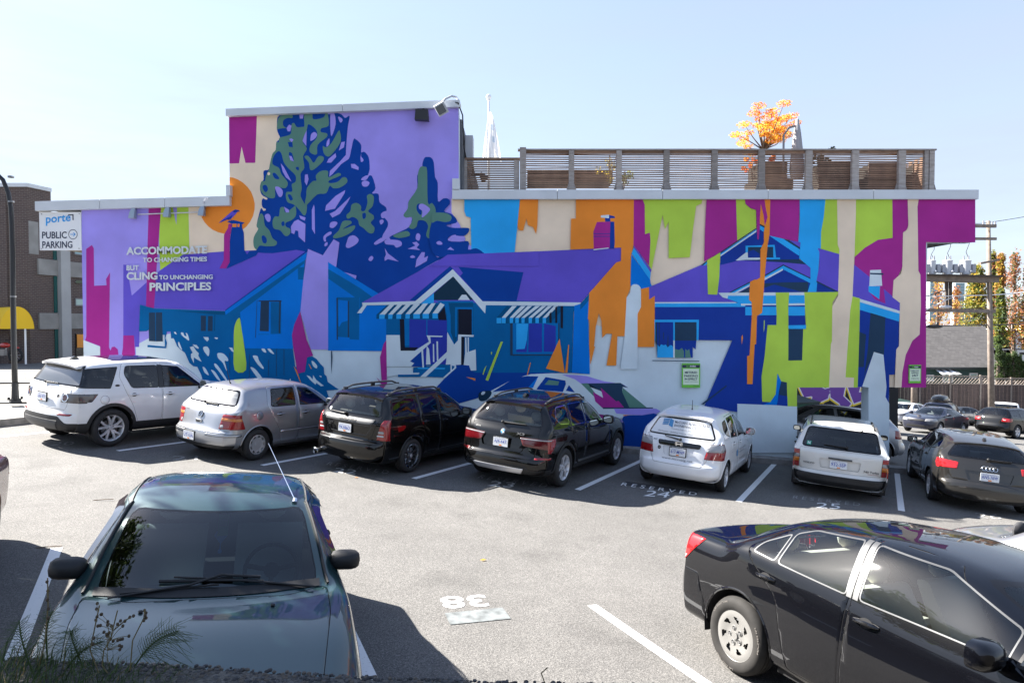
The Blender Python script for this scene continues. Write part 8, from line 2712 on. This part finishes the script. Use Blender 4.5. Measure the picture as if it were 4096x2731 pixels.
for x0, y0, x1, y1 in ((1180,1060,1195,1140),(1076,1148,1098,1180),(1210,1168,1300,1190)):
    a, b_ = Fp(x0,y1,wy-4.2), Fp(x1,y0,wy-4.2)
    MB().box(((a.x+b_.x)/2-e.location.x,-4.2 if y0 > 1140 else -2.05,(a.z+b_.z)/2-e.location.z),(b_.x-a.x,.1,b_.z-a.z)).build('window',mat('window_black',(0,0,0)),e)
MB().cyl((Fp(1100,985,wy).x-e.location.x,2,Fp(1100,990,wy).z-e.location.z),(Fp(1100,985,wy).x-e.location.x,2,Fp(1100,970,wy).z-e.location.z),.2,n=8).build('roof_vent',WH,e)

# trees
def column_tree(px0,px1,pyt,pyb,Y,mats,n,label,size,seed,cat='tree',name='poplar_tree',pointed=.5,bare=0.,group=None):
    a, b_ = Fp(px0,pyb,Y), Fp(px1,pyt,Y)
    h, r = b_.z - a.z, (b_.x-a.x) / 2
    x = (a.x+b_.x) / 2; g = gz(x,min(Y,60)) - .5
    e = empty(name,(x,Y,g),label,cat,group or 'autumn trees behind the house')
    rg = random.Random(seed); z0 = a.z - g
    mb = MB().tube([(0,0,-.5),(rg.uniform(-.1,.1),0,z0+h*.5),(0,0,z0+h*.96)],[.22+h*.008,.14,.03],7)
    lf = MB(); ks = int(n/26)
    for i in range(ks):
        t = rg.random() ** .85
        env = r * (min(1,(1-t)/pointed) ** .8) * (.55+.45*min(1,t/.15)) * rg.choice((.55,.8,.95,1.05,1.3)) * rg.uniform(.85,1.15)
        an = rg.uniform(0,2*math.pi); rr = env * math.sqrt(rg.random())
        c = Vector((rr*math.cos(an),rr*math.sin(an),z0+h*t))
        mb.tube([(0,0,max(0.3,c.z-rr*1.4-.4)),c],[.035,.01],4)
        k = rg.choices(range(len(mats)),[3,2,1.4,1][:len(mats)])[0]
        leaf_cluster(lf,c,(r*.30+.15,)*2+(r*.32+.2,),int(26*(1-bare)),size*.85,lambda q,k=k:k if q.random() < .75 else q.randrange(len(mats)),rg)
    mb.build('trunk',M_BARK,e,fix=False); lf.build('crown',mats,e,fix=False)
L_T1 = leaf_mat('leaf_rust',(.34,.14,.06),.4); L_T2 = leaf_mat('leaf_green_gold',(.20,.20,.03),.45); L_T3 = leaf_mat('leaf_midgreen',(.07,.11,.03),.4); L_T4 = leaf_mat('leaf_gold',(.42,.28,.05),.45)
column_tree(715,985,470,1120,72,[L_T2,L_T4,L_T3],5400,'broad green and gold autumn tree left of the utility pole',.20,21,pointed=.9)
column_tree(925,1040,330,1120,75,[L_T2,L_T1,L_T3],2250,'narrow green gold poplar just behind the utility pole',.18,22,pointed=.8)
column_tree(985,1115,355,1120,70,[L_T1,L_T4,L_T2],2550,'narrow orange poplar right of the utility pole',.18,23,pointed=.8)
column_tree(1070,1260,315,1120,73,[L_T1,L_T3,L_T1],2550,'tall rust coloured poplar with sparse branches',.18,24,pointed=.7,bare=.35)
column_tree(1185,1400,420,1120,69,[L_T1,L_T4,L_T3],3300,'orange poplar at the right picture edge',.20,25,pointed=.8)
column_tree(985,1110,650,1120,67,[L_T3,L_T2],2700,'lower green tree between the poplars',.18,26,pointed=.9)
column_tree(570,770,640,1120,80,[L_T1,L_T4],1500,'orange brown tree under the transformer platform',.18,27,pointed=.9,bare=.3)
column_tree(410,650,560,1120,82,[L_T1,L_T4],1650,'sparse red brown tree beside the mural building end',.18,28,pointed=.9,bare=.45)
column_tree(300,470,600,1120,84,[L_T1,L_T4],1050,'sparse rusty tree half hidden by the mural building end',.18,29,pointed=.9,bare=.45)
for i, (a,b_,t) in enumerate(((1003,1060,1122),(1052,1092,1180),(1094,1140,1190),(1138,1192,1162),(1186,1220,1200),(1214,1260,1250),(1255,1310,1230))):
    column_tree(a,b_,t,1395,58,[L_T3,leaf_mat('leaf_cedar',(.045,.075,.02),.3)],1500,['tall cedar nearest the utility pole in the hedge','short cedar second from the utility pole','cedar third from the utility pole','tall yellow green cedar fourth from the utility pole','thin cedar fifth from the utility pole','low cedar sixth from the utility pole','cedar at the picture edge of the hedge'][i],.10,40+i,name='cedar_tree',pointed=.75,group='cedars of the hedge')

# ================================================================== CARS IN THE REAR LOT
def far_car(base,paint,x,y,head,label,name='parked_car',**kw):
    p = dict(base); p.update(paint=paint,res=(3,3)); p.update(kw)
    return build_car(auto(p),car_matrix(x,y,head),label,'car','cars in the rear lot',name)
HB = dict(W=1.76,H=1.48,L=4.2,fa=.87,ra=3.45,R=.315,rim=.215,tw=.2,gc=.19,nose=.78,cowl=(1.05,.98),header=(1.80,1.41),peak=(2.25,1.475),roofend=(3.6,1.40),glass=(3.96,1.02),tail=(4.05,.92),bumpz=.60,rb=.25,belt=(.96,1.0),rw=.58,gw=.86,tailw=.89,style='five',
    windows=[dict(poly=[(1.52,.99),(1.96,1.34),(2.30,1.38),(2.34,1.0)]),dict(poly=[(2.42,1.0),(2.38,1.38),(2.98,1.36),(3.10,1.04)])],doors=[dict(poly=[(1.2,.3),(1.2,.9),(1.4,.98),(1.98,1.40),(2.36,1.42),(2.38,.3)])],
    lamps=[dict(view='rear',poly=[(.5,.70),(.5,.92),(1,.92),(1,.70)],mat=M_RED,xr=(3.7,9)),dict(name='headlight',view='front',poly=[(.42,.62),(.45,.76),(1,.80),(1,.64)],mat=M_CLR,xr=(-1,.6)),dict(name='headlight',view='side',poly=[(-.2,.64),(-.2,.80),(.52,.80),(.30,.66)],mat=M_CLR),dict(name='grille',view='front',poly=[(-.38,.62),(.38,.62),(.40,.70),(-.40,.70)],mat=M_GRILLE,xr=(-1,.5),both=False),dict(name='grille',view='front',poly=[(-.5,.30),(.5,.30),(.46,.42),(-.46,.42)],mat=M_GRILLE,xr=(-1,.5),both=False)],
    handles=[],mirror=(1.52,1.02),gdx=-.08)
SD = dict(HB); SD.update(L=4.6,ra=3.6,H=1.44,cowl=(1.15,.96),header=(1.95,1.38),peak=(2.4,1.435),roofend=(3.25,1.37),glass=(3.88,1.02),tail=(4.45,1.0),bumpz=.66,b10=.99,gdx=-.02,bdx=-.05,gw=.78,
    windows=[dict(poly=[(1.64,.97),(2.08,1.31),(2.46,1.34),(2.50,.985)]),dict(poly=[(2.58,.99),(2.54,1.34),(3.04,1.32),(3.36,1.03)])])
SV = dict(HB); SV.update(W=1.88,H=1.70,L=4.65,fa=.9,ra=3.65,R=.37,rim=.25,gc=.26,nose=.95,cowl=(1.25,1.10),header=(1.98,1.61),peak=(2.5,1.69),roofend=(4.12,1.60),glass=(4.45,1.16),tail=(4.52,1.05),bumpz=.68,rb=.33,belt=(1.10,1.15),rw=.63,Ra=.42,mirror=(1.7,1.16),seat=M_SEATB,
    windows=[dict(poly=[(1.70,1.13),(2.14,1.52),(2.52,1.56),(2.56,1.14)]),dict(poly=[(2.64,1.14),(2.62,1.56),(3.24,1.55),(3.30,1.16)],mat=G_DARK),dict(poly=[(3.40,1.18),(3.36,1.55),(3.98,1.50),(4.14,1.24)],mat=G_DARK)],
    doors=[dict(poly=[(1.36,.40),(1.36,.98),(1.54,1.10),(2.16,1.58),(2.58,1.60),(2.60,.40)]),dict(poly=[(2.62,.40),(2.60,1.60),(3.32,1.59),(3.36,1.1),(3.2,.8),(3.1,.40)])],lamps=[dict(view='rear',poly=[(.52,.88),(.56,1.06),(1,1.06),(1,.86)],mat=M_RED,xr=(4.1,9)),dict(view='side',poly=[(4.16,1.06),(4.2,.90),(4.8,.88),(4.8,1.06)],mat=M_RED),dict(name='reversing_lamp',view='rear',poly=[(.60,.94),(.60,.99),(.72,.99),(.72,.94)],mat=M_CLR,xr=(4.1,9))])
AWHITE = car_paint('bright_white',(.75,.76,.78),0,.5)
q = on_g(3780,1700)
far_car(HB,AWHITE,25.4,44.0,236,'white hatchback facing left beside the green dumpster')
o, k = far_car(SV,NAVY,25.9,41.0,40,'dark navy SUV with a black roof box behind the navy sedan',H=1.6)
roof = k['top'](2.6,0)[0].z
rb_ = empty('roof_box',k['D']((2.5,.1,roof)),'long glossy black roof box on top of the navy SUV','roof box'); rb_.matrix_world = o.matrix_world @ Matrix.Translation(k['D']((2.5,.1,roof+.06)))
mb = MB(); n = 12
for i in range(n+1):
    t = i / n; xx = 1.25 - 2.5 * t; hh = .36 * (math.sin(math.pi*min(1,.08+t*.92)) ** .5); ww = .42 * (.55+.45*math.sin(math.pi*min(1,.1+t*.85)) ** .6)
    for yy, zz in ((-1,.08),(-1.02,.45),(-.8,.95),(0,1.08),(.8,.95),(1.02,.45),(1,.08),(0,0)): mb.v.append((xx,yy*ww,zz*hh))
m8 = 8
mb.f = [(i*m8+j,(i+1)*m8+j,(i+1)*m8+(j+1) % m8,i*m8+(j+1) % m8) for i in range(n) for j in range(m8)] + [tuple(range(m8)),tuple(range(n*m8+m8-1,n*m8-1,-1))]; mb.m = [0] * len(mb.f)
mb.build('shell',BLACK,rb_,True); MB().box((.5,0,-.04),(.06,1.1,.04)).box((-.5,0,-.04),(.06,1.1,.04)).build('crossbar',M_SATIN,rb_)
far_car(SD,NAVY,23.0,37.0,235,'navy blue sedan facing the camera in the rear lot')
far_car(SV,BLACK,28.1,38.2,62,'black SUV seen from behind with red tail lamps in the rear lot')
far_car(HB,SILVER,8.75,19.3,283,'silver hatchback tail showing between the pillar and the grey-brown hatchback',style='five')
far_car(SD,car_paint('slate_grey',(.05,.055,.062),.5,.36),34.6,52.0,80,'slate grey sedan partly hidden by the roof box')
VN = dict(SV); VN.update(W=1.98,H=1.98,L=4.9,nose=1.05,cowl=(.9,1.22),header=(1.6,1.86),peak=(2.2,1.97),roofend=(4.6,1.93),glass=(4.78,1.2),tail=(4.82,1.1),belt=(1.2,1.22),rw=.78,gw=.9,fa=.8,ra=3.8,windows=[dict(poly=[(1.3,1.24),(1.8,1.76),(2.2,1.80),(2.24,1.24)])],doors=[dict(poly=[(1.1,.4),(1.1,1.0),(1.3,1.2),(1.8,1.85),(2.26,1.86),(2.3,.4)])],mirror=(1.3,1.3),lamps=[dict(name='headlight',view='front',poly=[(.55,.74),(.55,.92),(1,.92),(1,.74)],mat=M_CLR,xr=(-1,.5)),dict(name='grille',view='front',poly=[(-.5,.76),(.5,.76),(.5,.92),(-.5,.92)],mat=M_GRILLE,xr=(-1,.5),both=False)])
far_car(VN,AWHITE,36.9,51.0,215,'white van facing the camera by the utility pole',name='parked_van')

# ================================================================== FOREGROUND WALL TOP AND WEEDS
def pebble_material():
    m, n, b, tc = nodes_of('exposed_aggregate',(.2,.19,.18),.9)
    v = n.nodes.new('ShaderNodeTexVoronoi'); v.inputs['Scale'].default_value = 60
    n.links.new(tc.outputs['Object'],v.inputs['Vector'])
    r = n.nodes.new('ShaderNodeValToRGB'); e = r.color_ramp.elements
    e[0].color = (.03,.028,.027,1); e[1].color = (.12,.112,.10,1)
    n.links.new(v.outputs['Color'],r.inputs['Fac']); n.links.new(r.outputs['Color'],b.inputs['Base Color'])
    bp = n.nodes.new('ShaderNodeBump'); bp.invert = True; bp.inputs['Distance'].default_value = .012
    n.links.new(v.outputs['Distance'],bp.inputs['Height']); n.links.new(bp.outputs['Normal'],b.inputs['Normal'])
    return m
M_PEB = pebble_material()
WY = 2.55
def wt(px,py): return on_y(px,py,WY)
e = empty('near_wall',(0,WY,.5),'low exposed aggregate retaining wall along the near edge of the lot','wall')
xs_ = [-4,-2.6,-1.7,-1.27,-.6,.1,1.0,2.2,4.0]
tops = [wt(700,2600).z+.05,wt(300,2600).z+.03,wt(300,2600).z,wt(700,2622).z,wt(1300,2668).z,wt(2100,2692).z,wt(3000,2716).z,wt(4000,2720).z,wt(4096,2720).z]
mb = MB()
for x, z in zip(xs_,tops):
    z -= .034
    for y, dz in ((WY,-2.2),(WY,-.015),(WY-.02,0),(WY-.42,.01),(WY-.44,-2.2)): mb.v.append((x,y-WY,z+dz-.5))
mb.f = [(i*5+j,i*5+j+1,(i+1)*5+j+1,(i+1)*5+j) for i in range(len(xs_)-1) for j in range(4)]; mb.m = [0] * len(mb.f)
mb.build('wall',M_PEB,e)
rg = random.Random(5)
def ztop_at(x): return float(np.interp(x,xs_,tops)) - .036
ico = bmesh.new(); bmesh.ops.create_icosphere(ico,subdivisions=1,radius=1.0); iv = [v.co.copy() for v in ico.verts]; ifc = [tuple(v.index for v in f.verts) for f in ico.faces]; ico.free()
mb = MB()
for _ in range(2600):
    x = rg.uniform(-1.9,2.1); y = WY - rg.uniform(-.006,.10); s = rg.uniform(.005,.011)
    q = Vector((x,y,ztop_at(x)+rg.uniform(-.004,.003)))
    sc = (s*rg.uniform(.8,1.3),s*rg.uniform(.8,1.2),s*rg.uniform(.6,.9))
    mb.add([(q.x+v.x*sc[0],q.y-WY+v.y*sc[1],q.z-.5+v.z*sc[2]) for v in iv],ifc,rg.randrange(3))
o = mb.build('pebbles',[mat('pebble_grey',(.06,.06,.062),.8),mat('pebble_brown',(.075,.062,.05),.8),mat('pebble_dark',(.025,.025,.027),.8)],e,True,fix=False); o['kind'] = 'stuff'
tag(sheet('near_bank',[-5,-3,-1,1,3,5],[-.6,.5,1.5,WY-.43],lambda x,y:1.38+.0*x+(-.03 if y > 2 else .02),mat('bank_soil',(.05,.045,.03),.95,noise=(8,.4))),kind='structure')
# tree standing outside the picture to the left, shading the near wall
tc_ = Vector((-7.4,5.2,6.9)); tb_ = Vector((-7.6,2.6,gz(-7.6,2.6)))
e = empty('shade_tree',tb_,'leafy green tree over the dark red car, outside the picture edge','tree')
rg = random.Random(77); mb = MB().tube([(0,0,-.3),(.1,.2,2.0),(tc_-tb_)*.7],[.22,.17,.10],8); lf = MB()
for _ in range(210):
    while True:
        d_ = Vector((rg.uniform(-1,1),rg.uniform(-1,1),rg.uniform(-1,1)))
        if .3 < d_.length < 1: break
    c = tc_ - tb_ + Vector((d_.x*2.4,d_.y*2.3,d_.z*2.7))
    mb.tube([(tc_-tb_)*.66,c],[.035,.01],4)
    leaf_cluster(lf,c,(.55,.55,.5),34,.13,lambda q:q.randrange(2),rg)
mb.build('trunk',M_BARK,e,fix=False); lf.build('crown',[L_T3,L_GR],e,fix=False)
# weeds
L_W1 = leaf_mat('weed_green',(.05,.085,.022),.35); L_W2 = leaf_mat('weed_dry',(.16,.13,.06),.35); L_W3 = leaf_mat('weed_dark',(.025,.045,.014),.3)
mb = MB()
for i in range(2600):
    px = rg.uniform(-60,1250)
    lim = 2640 if px < 700 else 2668
    u = max(0,1-px/760) ** .8
    y = WY - rg.uniform(.02,.65)
    x = on_y(px,2600,y).x
    z0 = ztop_at(x) - .03
    hgt = (.03+.15*u*rg.random() ** .7+(.02 if px < 1200 else 0)*rg.random()) * (1 if px < 760 else rg.choice((.3,.5,.8)))
    if px > 760 and rg.random() < .78: continue
    lean = Vector((rg.gauss(.03,.05),rg.gauss(0,.03),0)) * (hgt/.12)
    p0 = Vector((x,y,z0)); p1 = p0 + lean * .4 + Vector((0,0,hgt*.6)); p2 = p0 + lean * 1.3 + Vector((0,0,hgt))
    wv = Vector((rg.uniform(-1,1),rg.uniform(-.6,.6),0)).normalized() * rg.uniform(.0012,.003)
    mb.add([p0-wv,p0+wv,p1+wv*.7,p1-wv*.7,p2],[(0,1,2,3),(3,2,4)],rg.choices((0,1,2),(5,1.3,4))[0])
tag(mb.build('grass',[L_W1,L_W2,L_W3],fix=False),kind='stuff')
# horsetail fronds
def horsetail(px,py,tx,ty,label,n=16,ln=.11):
    y = WY - .12
    b0, t0 = on_y(px,py,y), on_y(tx,ty,y)
    e = empty('horsetail_weed',b0,label,'plant','feathery horsetail weeds')
    mb = MB(); path = []
    d = t0 - b0
    for t in np.linspace(0,1,9): path.append(d*t+Vector((0,-.02*math.sin(t*3),.03*math.sin(t*3.1))))
    mb.tube(path,[.003]*4+[.0025]*3+[.0015]*2,5)
    for k in range(n):
        t = .18 + .8 * k / n; c = d * t + Vector((0,-.02*math.sin(t*3),.03*math.sin(t*3.1)))
        for j in range(6):
            a = j * math.pi / 3 + k
            l = ln * (1-.55*t) * rg.uniform(.8,1.15)
            ax = d.normalized(); pr = ax.orthogonal().normalized(); pr2 = ax.cross(pr)
            o_ = (pr*math.cos(a)+pr2*math.sin(a))
            l *= rg.uniform(.6,1.1); mb.tube([c,c+(o_*.8+ax*.45)*l*.5,c+(o_*rg.uniform(.7,1.1)+ax*rg.uniform(.5,1.1))*l+Vector((0,0,-.5*l))],[.0010,.0008,.0005],3)
    mb.build('frond',[L_W1],e,fix=False)
horsetail(540,2660,720,2520,'feathery green horsetail arching right over the green hood',18,.14)
horsetail(330,2660,285,2520,'feathery horsetail upright in the middle of the weeds',14,.09)
horsetail(130,2690,80,2480,'feathery horsetail near the picture edge',14,.10)
horsetail(250,2700,420,2560,'feathery horsetail leaning low across the car fender',14,.10)
horsetail(190,2640,215,2440,'tall thin horsetail in front of the white stall line',12,.08)
def seed_stalk(pts,heads,label):
    y = WY - .15
    b0 = on_y(*pts[0],y)
    e = empty('seed_stalk',b0,label,'plant','dry seed stalks among the weeds')
    mb = MB()
    P3 = [on_y(a,b_,y)-b0 for a,b_ in pts]
    mb.tube(P3,.0022,5)
    hd = MB()
    for (a,b_,fx,fy) in heads:
        c = on_y(a,b_,y+rg.uniform(-.03,.03)) - b0; f = on_y(fx,fy,y) - b0
        mb.tube([f,f.lerp(c,.6)+Vector((0,0,.004)),c],.0011,4); hd.ball(c,(.0055,.0055,.0065),8)
    mb.build('stem',[L_W2],e,fix=False); hd.build('seed_head',[mat('seed_brown',(.05,.035,.02),.9)],e,True,fix=False)
H = []
for (fx,fy) in ((440,2560),(455,2520),(430,2600)):
    for _ in range(9): H.append((fx+rg.uniform(-70,80),fy-rg.uniform(0,75),fx,fy))
seed_stalk([(430,2690),(408,2660),(415,2600),(440,2560),(470,2440)],H,'dry branching stalk with many brown seed heads before the green hood')
seed_stalk([(520,2680),(530,2560),(575,2470),(580,2435)],[(578+rg.uniform(-8,10),2480-i*10,574,2475) for i in range(5)],'single dry stalk with seed heads at its tip')
seed_stalk([(150,2690),(180,2560),(192,2420),(190,2310)],[(188+rg.uniform(-10,10),2470-i*36,190,2480-i*36) for i in range(5)],'tall thin dry stalk crossing the white stall line')
seed_stalk([(395,2690),(360,2600),(385,2480),(398,2420)],[(390+rg.uniform(-16,16),2500-i*22,388,2505-i*20) for i in range(5)],'dry stalk rising beside the green car mirror')
seed_stalk([(2180,2731),(2165,2690),(2190,2668)],[],'tiny dry stalk on the wall top in the middle')
# fallen leaves
for px, py, lab in ((1425,1912,'small orange leaf on the asphalt near stall 22'),(1932,2242,'small yellow brown leaf on the sunny asphalt'),(410,2002,'dark twig on the asphalt behind the green car'),(190,2192,'thin twig on the asphalt beside the stall line')):
    p = on_g(px,py); mb = MB()
    if 'leaf' in lab:
        mb.add([(p.x-.04,p.y,p.z+.012),(p.x,p.y-.022,p.z+.016),(p.x+.045,p.y+.01,p.z+.012),(p.x,p.y+.022,p.z+.02)],[(0,1,2,3)])
        tag(mb.build('fallen_leaf',L_OR if '22' in lab else L_YE),lab,'leaf')
    else:
        mb.tube([(p.x-.12,p.y-.02,p.z+.012),(p.x,p.y+.01,p.z+.016),(p.x+.13,p.y+.05,p.z+.012)],.006,5)
        tag(mb.build('twig',M_BARK),lab,'twig')
